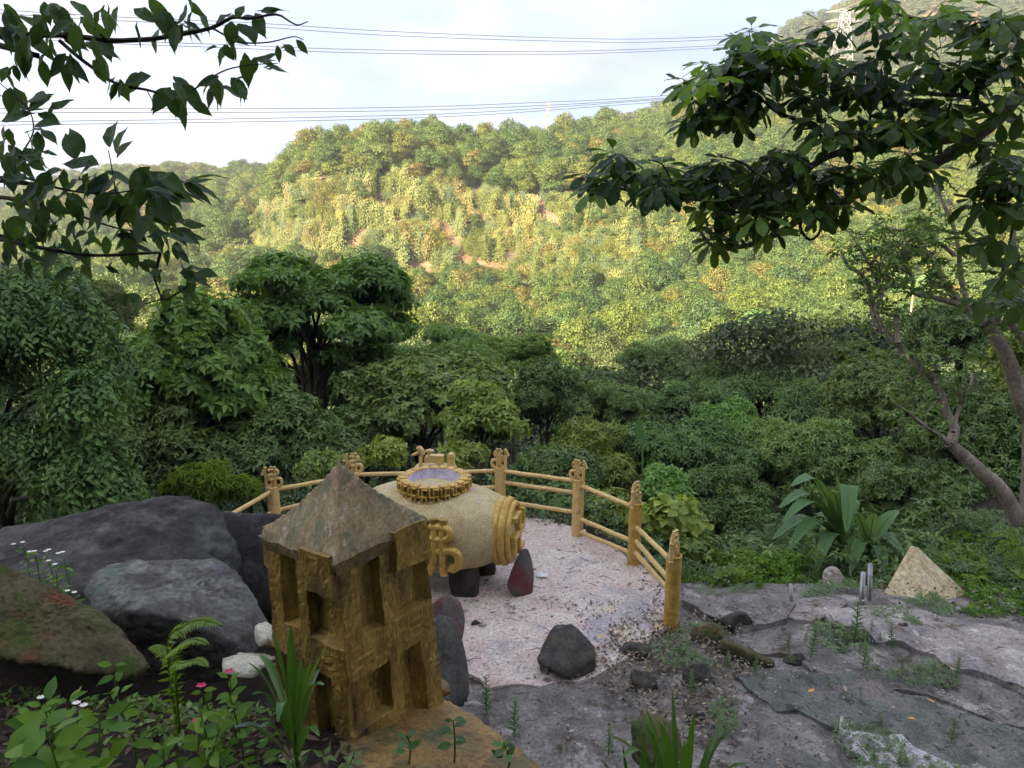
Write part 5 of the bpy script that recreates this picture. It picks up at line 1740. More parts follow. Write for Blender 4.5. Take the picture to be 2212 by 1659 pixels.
lc = G(1440, 1440, .05)
litter('fallen_leaves', lambda x, y: math.hypot((x - lc.x) / .75, (y - lc.y) / .95) < 1 + .6 * nz_(x, y, 2.4), (.5, 3, 4.8, 8.2), 1900, .052, .024, M['litter'], 501, z=.055)
litter('fallen_leaves', lambda x, y: nz_(x, y, 1.2) > .05 and (x > 1.9 or y < 6.2), (.2, 6.5, 4.4, 8.8), 950, .045, .022, M['litter'], 502, z=.10)
litter('fallen_leaves', lambda x, y: abs(y - fence_edge(x) + .15) < .22 and x > -.5 or (abs(x - 1.72) < .12 and 7.2 < y < 9.2), (-1, 2.2, 7.2, 11), 420, .05, .024, M['litter'], 503, z=.06)
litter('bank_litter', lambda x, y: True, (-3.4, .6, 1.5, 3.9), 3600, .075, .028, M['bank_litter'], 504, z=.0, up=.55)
litter('terrace_specks', lambda x, y: nz_(x, y, 2.1) > -.1, (-.8, 1.8, 6.2, 10.3), 120, .022, .008, M['litter'], 505, z=.058)
# grit and gravel on the shelf and round the rocks
rgg = np.random.default_rng(91)
gv, gf, o_ = [], [], 0
bv, bf = ico(1)
for k in range(2600):
    x, y = (rgg.uniform(.4, 3.2), rgg.uniform(5.0, 8.0)) if k < 1300 else (rgg.uniform(-.6, 6.5), rgg.uniform(4.6, 8.8))
    if nz_(x, y, 1.6) < -.1 and k >= 700: continue
    s_ = rgg.uniform(.004, .014) * (2.0 if rgg.random() < .05 else 1)
    gv.append(bv * s_ * rgg.uniform(.6, 1.2, 3) * (1 + .2 * rgg.normal(size=(len(bv), 1))) + np.array([x, y, max(ground_z(x, y), 0) + .055 + rgg.uniform(0, .03)])); gf.append(bf + o_); o_ += len(bv)
setp(obj('gravel', np.concatenate(gv), np.concatenate(gf), M['slab_light'], origin=(0, 0, 0)), kind='stuff')
# twigs
rg = np.random.default_rng(55)
mb = MB()
for k in range(300):
    if k < 200: x, y = rg.uniform(-.6, 5), rg.uniform(4.8, 9.6); z = .085 if x > 1.7 or y < 6.3 else .065
    else: x, y = rg.uniform(-3, .3), rg.uniform(1.6, 3.6); z = .03
    z += ground_z(x, y); a_ = rg.uniform(0, PI); l_ = rg.uniform(.05, .22)
    d = Vector((math.cos(a_), math.sin(a_), 0))
    mb.tube([Vector((x, y, z)), Vector((x, y, z + .008)) + d * l_ * .5 + Vector((0, rg.normal() * .01, 0)), Vector((x, y, z)) + d * l_], [.0035, .003, .002], 4, False, 2)
setp(obj('twigs', mb.V, mb.F, M['twig'], origin=(0, 0, 0)), kind='stuff')


# ------------------------------------------------------------------ banana plants
def strap(pts_, widths, mat_fold=.25, n=10, tear=0.0, seed=0, up=Vector((0, 0, 1))):
    """A blade that follows a curved midrib; widths along it; folded up at the midrib."""
    pts_, _ = catmull([Vector(p) for p in pts_], [0] * len(pts_), max(2, n // max(1, len(pts_) - 1)))
    m = len(pts_)
    V, F = [], []
    for i, p in enumerate(pts_):
        t = i / (m - 1)
        tg = (pts_[min(i + 1, m - 1)] - pts_[max(i - 1, 0)]).normalized()
        s = tg.cross(up)
        if s.length < .05: s = tg.cross(Vector((0, 1, 0)))
        s.normalize(); nn = s.cross(tg)
        w = float(np.interp(t, np.linspace(0, 1, len(widths)), widths)) / 2
        wl = w * (1 + tear * mn.noise(Vector((i * 1.3, seed, 0)))); wr = w * (1 + tear * mn.noise(Vector((i * 1.7, seed, 5))))
        V += [p - s * wl + nn * wl * mat_fold, p - s * wl * .5 + nn * wl * mat_fold * .6, p, p + s * wr * .5 + nn * wr * mat_fold * .6, p + s * wr + nn * wr * mat_fold]
    for i in range(m - 1):
        for k in range(4):
            a = i * 5 + k
            F.append((a, a + 1, a + 6, a + 5))
    return V, F


def tint_arr(n, t): return np.full(n, t)


def banana(label, base, leaves_, stem_h, seed):
    th = thing('banana_plant', label, 'banana plant', base)
    b_ = Vector(base)
    V, F = tube([b_, b_ + Vector((.02, 0, stem_h * .6)), b_ + Vector((0, 0, stem_h))], [.06, .05, .03], 9, True, 3)
    obj('stem', V, F, M['banana'], th, tint=tint_arr(len(V), .3), smooth=True)
    top = b_ + Vector((0, 0, stem_h))
    for i, (u, v, dy, w, arch, t) in enumerate(leaves_):
        tip = P(u, v, base[1] + dy)
        d = tip - top; L_ = d.length
        up_ = Vector((0, 0, arch * L_))
        pts_ = [top, top + d * .25 + up_ * .8 + Vector((0, 0, L_ * .08)), top + d * .62 + up_ * 1.15 + Vector((0, 0, L_ * .10)), tip]
        V, F = strap(pts_, [.035, .05, w * .9, w * 1.15, w * 1.2, w * 1.05, w * .7, .02], .10, 18, .16, i + seed)
        o = obj('leaf', V, F, M['banana'], th, tint=tint_arr(len(V), t), smooth=True)
        V, F = tube(pts_, [.014, .011, .008, .004], 5, False, 4)
        obj('midrib', V, F, M['lime'], o, tint=tint_arr(len(V), .6), smooth=True)


bz = lambda u, y: (lambda p: (p.x, p.y, ground_z(p.x, p.y)))(P(u, 1230, y))
b1 = bz(1812, 10.3); b2 = bz(1872, 10.1)
banana('taller banana plant with an upright rolled leaf and torn arching leaves', b1, [
    (1806, 1022, .1, .15, .02, .9), (1708, 1050, -.2, .24, .22, .5), (1682, 1098, -.3, .22, .22, .45), (1690, 1128, -.6, .2, .2, .35), (1668, 1165, -.4, .22, .16, .4), (1700, 1192, -.8, .2, .18, .35),
    (1760, 1240, -.9, .18, .2, .5), (1795, 1060, -.5, .24, .05, .6), (1850, 1080, .3, .2, .16, .5), (1828, 1150, -.9, .22, .5, .55), (1760, 1110, .3, .2, .16, .3)], .50, 1)
banana('smaller banana plant leaning right, next to the taller one', b2, [
    (1942, 1102, .1, .22, .06, .6), (1888, 1108, -.1, .16, .05, .95), (1958, 1172, -.2, .18, .2, .4), (1950, 1196, -.5, .18, .22, .5), (1912, 1250, -.7, .16, .25, .5), (1836, 1238, -.7, .17, .22, .5), (1855, 1130, .2, .2, .06, .4),
    (1820, 1120, -.3, .18, .2, .55)], .38, 9)
# big upright palm-like leaf in the scrub
b_ = P(1383, 1000, 13)
th = thing('fan_leaf_plant', 'single upright feather-shaped leaf rising from the dark scrub', 'plant', (b_.x, b_.y, ground_z(b_.x, b_.y)))
tipu = P(1378, 905, 13)
V, F = strap([Vector((b_.x + .1, b_.y, ground_z(b_.x, b_.y))), P(1388, 985, 13), P(1382, 945, 13), tipu], [.03, .03, .03, .1, .17, .13, .02], .15, 12, .25, 3, up=Vector((0, -1, .1)))
obj('leaf', V, F, M['banana'], th, tint=tint_arr(len(V), .2), smooth=True)


# ------------------------------------------------------------------ ferns and palms
def frond_geo(pts_, width, n=22, lw=.018, droop=.2, gap=1.0, up=(0, 0, 1), tintv=.6, seed=0):
    pts_, _ = catmull([Vector(p) for p in pts_], [0] * len(pts_), 8)
    rg = np.random.default_rng(seed)
    m = len(pts_)
    C_, D_, N_, L_, W_ = [], [], [], [], []
    for i in range(n):
        t = (i + 1) / (n + 1)
        f = t * (m - 1); j = min(int(f), m - 2); p = pts_[j].lerp(pts_[j + 1], f - j)
        tg = (pts_[j + 1] - pts_[j]).normalized()
        s = tg.cross(Vector(up)).normalized(); nn = s.cross(tg)
        w = width * math.sin(PI * min(1, (t * .9 + .12))) ** .7 * (1 - t * .25)
        for sg in (-1, 1):
            C_.append(p); D_.append(s * sg + tg * .45 - nn * droop * .5 + Vector(rg.normal(size=3) * .06)); N_.append(nn); L_.append(w); W_.append(lw)
    V, F, T = leaf_quads(np.array(C_), np.array(D_), np.array(N_), np.array(L_), np.array(W_), droop, tint=np.full(len(C_), tintv) + rg.random(len(C_)) * .2)
    sv, sf = tube(pts_, [.004 + width * .02] * m, 4, False, 1)
    sf = [f[:3] for f in sf] + [(f[0], f[2], f[3]) for f in sf]
    return join([(V, F, T), (np.array([tuple(q) for q in sv]), np.array(sf), np.full(len(sv), .3))])


def fern(name, label, base, tips, width, mat, n=22, lw=.016, arch=.25, cat='fern', up=(0, 0, 1), tintv=.5, seed=0, droop=.2):
    th = thing(name, label, cat, base)
    b_ = Vector(base)
    for i, tp_ in enumerate(tips):
        tp_ = Vector(tp_); d = tp_ - b_; L_ = d.length
        pts_ = [b_, b_ + d * .35 + Vector((0, 0, arch * L_ * .8)), b_ + d * .7 + Vector((0, 0, arch * L_)), tp_]
        V, F, T = frond_geo(pts_, width, n, lw, droop, seed=seed + i, tintv=tintv, up=up)
        obj('frond', V, F, mat, th, tint=T)
    return th


def tips(lst): return [tuple(P(u, v, y)) for u, v, y in lst]


fern('fern', 'light green fern spreading beside the pyramid stone', tuple(P(2075, 1262, 9.0)), tips([(2055, 1222, 9.1), (2090, 1212, 9.2), (2125, 1222, 9.0), (2150, 1240, 8.9), (2145, 1262, 8.7), (2100, 1272, 8.5), (2060, 1252, 9.4)]), .13, M['lime'], 16, .028, .3, seed=1)
fern('fern', 'grey-green fern with long fronds left of the banana plants', tuple(P(1668, 1195, 10.1)), tips([(1600, 1172, 10.1), (1620, 1150, 10.3), (1660, 1135, 10.4), (1715, 1150, 10.2), (1740, 1172, 10), (1610, 1200, 9.8), (1700, 1210, 9.6)]), .14, M['weed'], 22, .02, .3, seed=11)
fern('fern', 'fern hanging over the bank at the far right', tuple(P(2200, 1180, 9.2)), tips([(2140, 1160, 9.2), (2150, 1195, 9.0), (2170, 1225, 8.9), (2200, 1235, 8.8), (2235, 1210, 8.9), (2180, 1140, 9.4)]), .13, M['lime'], 18, .02, .25, seed=21)
fern('fern', 'small upright fern at the edge of the bright shrub', tuple(P(1745, 1210, 9.3)), tips([(1735, 1180, 9.3), (1760, 1185, 9.3), (1722, 1200, 9.2), (1775, 1205, 9.2)]), .08, M['lime'], 14, .016, .2, seed=31)


def palm(label, u, v, y, r_, trunk_h, mat, seed, nf=16, tmat='trunk'):
    c0 = P(u, v, y); rg = np.random.default_rng(seed)
    R_ = r_ * px(y)
    th = thing('palm_tree', label, 'palm', (c0.x, c0.y, c0.z - trunk_h))
    V, F = tube([c0 - Vector((0.1, 0, trunk_h)), c0 - Vector((0, 0, trunk_h * .5)), c0], [R_ * .07, R_ * .06, R_ * .05], 7, True, 2)
    obj('trunk', V, F, M[tmat], th, smooth=True)
    for i in range(nf):
        a_ = i * 2.4; e = rg.uniform(-.3, 1.0)
        d = Vector((math.cos(a_), math.sin(a_), 0))
        pts_ = [c0, c0 + d * R_ * .4 + Vector((0, 0, R_ * .35 * (e + .4))), c0 + d * R_ * .8 + Vector((0, 0, R_ * .3 * e)), c0 + d * R_ * 1.05 + Vector((0, 0, R_ * (.3 * e - .45)))]
        V, F, T = frond_geo(pts_, R_ * .38, 20, R_ * .07, .5, seed=seed + i)
        obj('frond', V, F, mat, th, tint=T)
    return th


palm('grey-green palm standing out on the creeper-covered hillside', 1435, 572, 132, 32, 3.0, M['dark'], 5, 14)
palm('palm with a thin white trunk seen between the limbs of the twisted tree', 1975, 610, 60, 42, 5.0, M['soft'], 6, 14, 'bark')
palm('dark palm behind the hanging shrub at left', 165, 650, 28, 62, 4.0, M['dark'], 7, 14)


# ------------------------------------------------------------------ leaning twisted tree at the right
def img_path(pp, y0, y1=None):
    y1 = y0 if y1 is None else y1
    n = len(pp)
    return [P(u, v, y0 + (y1 - y0) * i / max(1, n - 1)) for i, (u, v) in enumerate(pp)]


Z5 = lambda l: [(1693.6 + .4947 * x, 389 + .4947 * y) for x, y in l]


def limb(mb, pp, y0, y1, w0, w1, n=9, seed=0):
    pts_ = img_path(pp, y0, y1)
    k = len(pts_)
    rad = []
    for i, p_ in enumerate(pts_):
        w = (w0 + (w1 - w0) * i / (k - 1)) * 1.0
        rad.append(w * px(p_.y) / 2)
    V, F = tube(pts_, rad, n, True, 4, wob=.25, seed=seed)
    mb.add(V, F)
    return pts_


def twigs_from(mb, paths, N, ln, r_, rg, seedbase=0):
    ends = []
    for k in range(N):
        pts_ = paths[int(rg.integers(0, len(paths)))]
        t = rg.uniform(.35, 1) * (len(pts_) - 1); j = min(int(t), len(pts_) - 2)
        p0 = pts_[j].lerp(pts_[j + 1], t - j)
        d = Vector(rg.normal(size=3)); d.y *= .6; d.z += .5; d.normalize()
        l_ = ln * rg.uniform(.4, 1.2)
        p1 = p0 + d * l_ * .5 + Vector(rg.normal(size=3)) * l_ * .08; p2 = p1 + d * l_ * .5 + Vector(rg.normal(size=3)) * l_ * .18
        V, F = tube([p0, p1, p2], [r_, r_ * .7, r_ * .35], 5, False, 2)
        mb.add(V, F); ends.append(p2); ends.append(p1)
    return ends


def twisted(label, name, base_px, y, limbs_, leafN, seed, leafmat, group=None):
    rg = np.random.default_rng(seed)
    b_ = P(*base_px, y)
    th = thing(name, label, 'tree', (b_.x, b_.y, ground_z(b_.x, b_.y)))
    paths = []
    for i, (pp, y0, y1, w0, w1) in enumerate(limbs_):
        mb = MB()
        if i == 0:
            q0 = P(*pp[0], y0); gz = ground_z(q0.x, q0.y)
            mb.tube([Vector((q0.x + .25, q0.y, gz - .2)), Vector((q0.x + .12, q0.y, (gz + q0.z) / 2)), q0], [w0 * px(y0) * .75, w0 * px(y0) * .58, w0 * px(y0) * .5], 10, False, 3)
        paths.append(limb(mb, pp, y0, y1, w0, w1, seed=i))
        obj('trunk' if i == 0 else 'limb', mb.V, mb.F, M['bark'], th, smooth=True)
    mb = MB()
    ends = twigs_from(mb, paths[1:] or paths, leafN, .45, .012, rg)
    obj('twigs', mb.V, mb.F, M['bark'], th, smooth=True)
    c = np.array([tuple(e) for e in ends]); c = np.repeat(c, 3, 0) + rg.normal(size=(len(c) * 3, 3)) * .10
    n = nrm(rg.normal(size=c.shape) * .3 + np.array([0, 0, 1]))
    V, F, T = rosette_leaves(c, n, 6, .11, .04, .3, rg, spread=.2)
    obj('foliage', V, F, leafmat, th, tint=T)
    return th


twisted('leaning twisted tree with lichen-spotted bark and many bare forked limbs', 'twisted_tree', (2212, 1165), 10, [
    (Z5([(1060, 1590), (1000, 1440), (940, 1345), (860, 1275), (790, 1210), (725, 1150)]), 9.8, 9.9, 36, 24),
    (Z5([(725, 1150), (745, 1090), (712, 1020), (680, 930), (640, 860), (560, 785), (485, 705), (420, 650), (388, 580), (375, 480), (335, 410), (280, 375), (250, 312)]), 9.9, 10.6, 22, 6),
    (Z5([(725, 1155), (690, 1125), (620, 1080), (550, 1020), (475, 970)]), 9.9, 9.6, 14, 4),
    (Z5([(668, 890), (660, 800), (625, 745)]), 9.95, 10.1, 10, 4),
    (Z5([(440, 660), (400, 560), (430, 500), (400, 420), (350, 330), (300, 250), (250, 190)]), 10.2, 10.5, 8, 3),
    (Z5([(500, 710), (490, 620), (500, 560)]), 10.1, 10.3, 12, 8),
    (Z5([(385, 470), (450, 380), (470, 300)]), 10.4, 10.8, 6, 3),
    (Z5([(740, 1100), (760, 1010), (800, 940), (830, 830)]), 9.9, 10.6, 10, 5),
], 55, 601, M['broad2'])
twisted('second leaning tree with a mottled trunk and crooked limbs at the right edge', 'twisted_tree', (2240, 950), 10.5, [
    (Z5([(1080, 1060), (1048, 1000), (1010, 880), (980, 785), (930, 695), (870, 620)]), 11, 10.8, 34, 26),
    (Z5([(870, 620), (805, 560), (760, 530), (695, 445), (662, 370), (612, 300), (572, 230), (430, 212)]), 10.8, 11.2, 20, 5),
    (Z5([(790, 552), (700, 525), (640, 510), (565, 492), (560, 425), (500, 335)]), 10.9, 10.6, 14, 5),
    (Z5([(905, 655), (940, 585), (970, 545), (1010, 470)]), 10.8, 10.5, 18, 10),
    (Z5([(805, 555), (772, 430), (765, 330), (742, 210), (690, 90), (670, 30)]), 10.9, 11.4, 12, 5),
    (Z5([(745, 330), (700, 290), (640, 250), (600, 180)]), 11, 11.2, 10, 4),
    (Z5([(1048, 700), (1000, 640), (960, 600)]), 10.9, 11, 20, 8),
    (Z5([(1048, 640), (1035, 500), (1000, 300), (1010, 150), (1048, 80)]), 11.1, 11.4, 16, 8),
], 62, 602, M['broad2'])


# ------------------------------------------------------------------ branches that reach into the picture overhead
def leaf_mesh(name, L, W, mat, seed, droop=.2, acum=True, fold=.2):
    """One real leaf along +X with midrib, pointed tip and slight waves."""
    rg = np.random.default_rng(seed)
    prof = [(0, .02), (.08, .35), (.2, .75), (.38, 1.0), (.55, .95), (.7, .7), (.82, .40), (.91, .15), (1.0, .01)] if acum else [(0, .02), (.1, .25), (.3, .62), (.5, .9), (.68, 1.0), (.84, .82), (.94, .45), (1.0, .04)]
    V, F = [], []
    for i, (t, w) in enumerate(prof):
        z = -droop * L * t * t + .015 * L * rg.normal()
        wz = fold * W * w / 2
        V += [(L * t, -W * w / 2, z + wz + .02 * L * rg.normal() * .5), (L * t, 0, z), (L * t, W * w / 2, z + wz + .02 * L * rg.normal() * .5)]
    for i in range(len(prof) - 1):
        for k in range(2):
            a = i * 3 + k
            F.append((a, a + 3, a + 4, a + 1))
    return V, F


def rot_to(d, n):
    d = Vector(d).normalized(); n = Vector(n)
    y_ = n.cross(d)
    if y_.length < 1e-3: y_ = Vector((0, 1, 0)).cross(d)
    y_.normalize(); z_ = d.cross(y_)
    return Matrix((d, y_, z_)).transposed()


LV = []
for s in range(5):
    V, F = leaf_mesh('leaf', 1.0, .46 + .03 * (s % 3), M['over_l'], s, droop=.1 + .08 * s)
    LV.append(mesh_np('leaf', V, F, M['over_l'], tint=np.full(len(V), .15 + .18 * s)))

rg = np.random.default_rng(700)
otl = thing('overhanging_tree', 'dark pointed-leaved tree whose branches hang into the picture at upper left', 'tree', (-3.1, .2, ground_z(-3.1, .2)))
trunk_top = Vector((-3.0, .3, 7.0))
mb = MB(); mb.tube([Vector((-3.1, .2, ground_z(-3.1, .2) - .1)), Vector((-3.05, .25, 5.0)), trunk_top], [.14, .11, .07], 10, True, 3)
obj('trunk', mb.V, mb.F, M['twig'], otl, smooth=True)
BL = [  # path, start width px, end width px, depth0, depth1, leaf spacing px, leaf length px
    ([(-260, 60), (-60, 82), (0, 77), (125, 75), (233, 87), (313, 85), (375, 77), (458, 60), (500, 38), (538, 40), (596, 31), (625, 46), (644, 54), (665, 46)], 16, 2, 2.6, 2.3, 0, 60),
    ([(458, 60), (492, 79), (525, 92), (583, 91), (633, 79), (655, 86)], 5, 2, 2.4, 2.3, 0, 50),
    ([(129, 88), (167, 121), (200, 146), (233, 171), (267, 185), (317, 194), (358, 204), (400, 200), (421, 192), (458, 167), (492, 150), (542, 140), (600, 137)], 9, 2, 2.5, 2.3, 0, 60),
    ([(317, 194), (333, 225), (342, 238)], 3, 2, 2.4, 2.4, 0, 0),
    ([(233, 87), (213, 68), (240, 60)], 5, 3, 2.5, 2.5, 0, 60),
    ([(-260, 420), (-60, 385), (0, 383), (63, 386), (125, 406), (188, 417), (250, 417), (300, 408)], 9, 3, 2.2, 2.1, 0, 90),
    ([(-260, 440), (-60, 420), (0, 425), (50, 438), (104, 454), (158, 461), (208, 479), (267, 496), (320, 498)], 10, 3, 2.3, 2.2, 0, 70),
    ([(-260, 520), (-60, 505), (0, 517), (50, 527), (125, 542), (208, 552), (292, 548), (346, 546)], 12, 6, 2.2, 2.1, 0, 60),
    ([(346, 546), (340, 575), (333, 596), (352, 646), (375, 638), (396, 625), (412, 610)], 7, 3, 2.1, 2.1, 0, 50),
    ([(352, 646), (330, 652), (300, 660)], 4, 2, 2.1, 2.1, 0, 50),
    ([(-30, 420), (20, 372), (48, 330), (72, 285), (64, 240), (30, 205), (0, 180)], 5, 2, 2.3, 2.3, 0, 60),
    ([(250, 417), (243, 370), (234, 325)], 4, 2, 2.1, 2.1, 0, 80),
]
lpaths = []
for (pp, w0, w1, y0, y1, sp, ll) in BL:
    mb = MB()
    pts_ = img_path(pp, y0, y1)
    if pp[0][0] < -200:
        pts_[0] = Vector((trunk_top.x, trunk_top.y, pts_[0].z + .25))
    k = len(pts_)
    rad = [(w0 + (w1 - w0) * i / (k - 1)) * px(pts_[i].y) / 2 * .8 for i in range(k)]
    V, F = tube(pts_, rad, 7, True, 3, wob=.15)
    obj('branch', V, F, M['twig'], otl, smooth=True)
    lpaths.append(pts_)
cnt = 0


def put_leaf(root, u, v, y, length_px, du, dv, depth_tilt, meshes, name='leaf'):
    """Leaf from image-measured foot (u, v) pointing along (du, dv)."""
    global cnt
    a = P(u, v, y); b = P(u + du, v + dv, y)
    d = (b - a).normalized() + Vector((0, depth_tilt, 0))
    n = Vector((rg.normal() * .35, -.55 + rg.normal() * .3, .75 + rg.normal() * .2))
    me = meshes[int(rg.integers(0, len(meshes)))]
    o = link(name, me, root, a - wloc(root))
    L_ = length_px * px(y) * d.length * .84
    o.rotation_mode = 'QUATERNION'
    o.rotation_quaternion = rot_to(d, n).to_quaternion()
    o.scale = (L_, L_ * rg.uniform(.85, 1.15), L_)
    cnt += 1
    return o


# leaf groups: centre, how many, spread, leaf length, mean direction
LG = [((30, 20), 12, 60, 62, (.2, 1)), ((110, 25), 12, 60, 60, (.2, 1)), ((60, 105), 11, 60, 62, (-.2, 1)), ((135, 115), 7, 40, 60, (.3, 1)), ((200, 110), 7, 40, 62, (.8, .8)), ((170, 40), 6, 40, 55, (.2, 1)), ((235, 15), 4, 25, 58, (.1, 1)),
      ((320, 15), 7, 45, 60, (.1, 1)), ((380, 55), 7, 40, 58, (0, 1)), ((415, 25), 5, 40, 60, (.5, .8)), ((500, 40), 8, 35, 48, (.2, 1)), ((495, 90), 6, 25, 42, (.2, 1)), ((555, 15), 4, 30, 50, (1, 0)), ((530, 125), 6, 25, 45, (.2, 1)), ((610, 92), 4, 20, 34, (-.1, 1)),
      ((640, 85), 1, 4, 42, (1, .35)), ((470, 175), 9, 30, 50, (0, 1)), ((510, 170), 4, 15, 48, (.3, 1)), ((555, 140), 4, 22, 46, (1, -.1)), ((250, 175), 6, 25, 48, (-.1, 1)), ((320, 165), 3, 15, 66, (-1, .1)), ((375, 190), 9, 30, 56, (.3, .8)), ((400, 215), 3, 15, 58, (.8, .8)),
      ((25, 140), 3, 20, 42, (0, 1)), ((20, 195), 5, 30, 50, (-.3, .9)), ((50, 235), 6, 40, 60, (1, .2)), ((15, 280), 7, 40, 64, (0, 1)), ((100, 240), 2, 10, 72, (1, .25)), ((70, 290), 5, 25, 58, (.6, .6)), ((10, 360), 5, 30, 60, (.2, 1)), ((90, 330), 2, 8, 34, (.6, 1)), ((60, 345), 4, 20, 48, (.9, .3)),
      ((120, 375), 6, 35, 62, (-.6, .3)), ((180, 340), 2, 20, 66, (-1, -.2)), ((236, 318), 1, 2, 68, (.05, -1)), ((250, 340), 2, 10, 62, (.8, -.5)), ((200, 370), 6, 35, 70, (-.8, .2)), ((250, 385), 11, 45, 76, (.2, .8)), ((320, 385), 12, 50, 86, (1, .35)), ((390, 400), 4, 22, 86, (1, .3)), ((330, 430), 11, 40, 74, (.7, .7)), ((270, 430), 7, 40, 72, (-.3, .9)),
      ((150, 420), 7, 40, 62, (0, 1)), ((60, 410), 10, 45, 58, (0, 1)), ((100, 450), 8, 45, 54, (0, 1)), ((30, 330), 6, 30, 56, (0, 1)), ((120, 520), 8, 40, 50, (0, 1)), ((40, 500), 8, 40, 50, (0, 1)), ((290, 530), 7, 40, 48, (.3, 1)), ((40, 470), 6, 40, 56, (.1, 1)), ((120, 480), 7, 40, 52, (0, 1)), ((190, 500), 7, 40, 52, (0, 1)), ((260, 500), 7, 40, 52, (.3, .9)), ((330, 480), 7, 40, 54, (.8, .5)), ((380, 500), 7, 35, 50, (.8, .6)),
      ((30, 545), 5, 35, 50, (-.1, 1)), ((180, 570), 7, 35, 46, (.1, 1)), ((240, 570), 3, 20, 42, (.9, .3)), ((300, 560), 4, 25, 40, (0, 1)), ((370, 545), 5, 25, 42, (.2, 1)), ((350, 590), 5, 25, 40, (-.9, .5)), ((400, 590), 7, 30, 46, (1, .1)), ((360, 620), 5, 25, 40, (-.3, 1)), ((430, 600), 3, 15, 44, (1, .2)), ((310, 655), 5, 22, 44, (-1, .1)), ((400, 625), 3, 12, 36, (.6, .8))]
lfs = []
for (cu_, cv_), n_, sp, ll, (dx, dy) in LG:
    y = 2.15 if cv_ > 280 else 2.42
    for k in range(n_):
        a_ = math.atan2(dy, dx) + rg.normal() * .75
        lo_ = put_leaf(otl, cu_ + rg.normal() * sp * .42, cv_ + rg.normal() * sp * .36, y + rg.normal() * .07, ll * rg.uniform(.75, 1.12), math.cos(a_) * 50, math.sin(a_) * 50, rg.normal() * .35, LV)
        lfs.append(lo_)
# past 300 leaves of one tree the rest are one part
rg2 = np.random.default_rng(5); rg2.shuffle(lfs)
bpy.context.view_layer.update()
VV, FF, TT, o_ = [], [], [], 0
for lo_ in lfs[295:]:
    mt_ = Matrix.LocRotScale(lo_.location, lo_.rotation_quaternion, lo_.scale)
    q_ = [tuple(mt_ @ v.co + wloc(otl)) for v in lo_.data.vertices]
    FF += [tuple(i + o_ for i in f.vertices) for f in lo_.data.polygons]; VV += q_; TT += [.4] * len(q_); o_ += len(q_)
    bpy.data.objects.remove(lo_)
if VV:
    o = obj('more_leaves', VV, FF, M['over_l'], otl, tint=np.array(TT)); o['kind'] = 'stuff'
# crown of the same tree, above the frame
cl = clumps_in((-1.9, -1.0, 7.1), (3.3, 1.9, .8), 20, rg, size=(.3, .5), flat=.5)
c, n = on_clumps(cl, 2000, rg)
V, F, T = rosette_leaves(c, nrm(n + np.array([0, 0, .6])), 5, .13, .06, .3, rg)
obj('crown', V, F, M['over_l'], otl, tint=T)


# right: umbrella-leaved tree
def palmate(seed, k=7, L=.115, W=.048):
    rg_ = np.random.default_rng(seed)
    VV, FF = [], []
    for i in range(k):
        a_ = 2 * PI * i / k + rg_.normal() * .12
        V, F = leaf_mesh('l', L * rg_.uniform(.8, 1.1), W, None, seed * 10 + i, droop=.15, acum=False, fold=.12)
        el = -.45 + rg_.normal() * .28
        Rm = Matrix.Rotation(a_, 3, 'Z') @ Matrix.Rotation(-el, 3, 'Y')
        o_ = len(VV)
        off = Vector((.03, 0, 0))
        VV += [tuple(Rm @ (Vector(v) + off)) for v in V]; FF += [tuple(q + o_ for q in f) for f in F]
        tv_, tf_ = tube([Vector((0, 0, 0)), Rm @ off], .0012, 3, False, 1)
        o_ = len(VV); VV += [tuple(v) for v in tv_]; FF += [tuple(q + o_ for q in f) for f in tf_]
    # long stalk down to the twig
    tv_, tf_ = tube([Vector((0, 0, 0)), Vector((.01, 0, -.07)), Vector((.03, .0, -.14))], .0016, 3, False, 2)
    o_ = len(VV); VV += [tuple(v) for v in tv_]; FF += [tuple(q + o_ for q in f) for f in tf_]
    return VV, FF


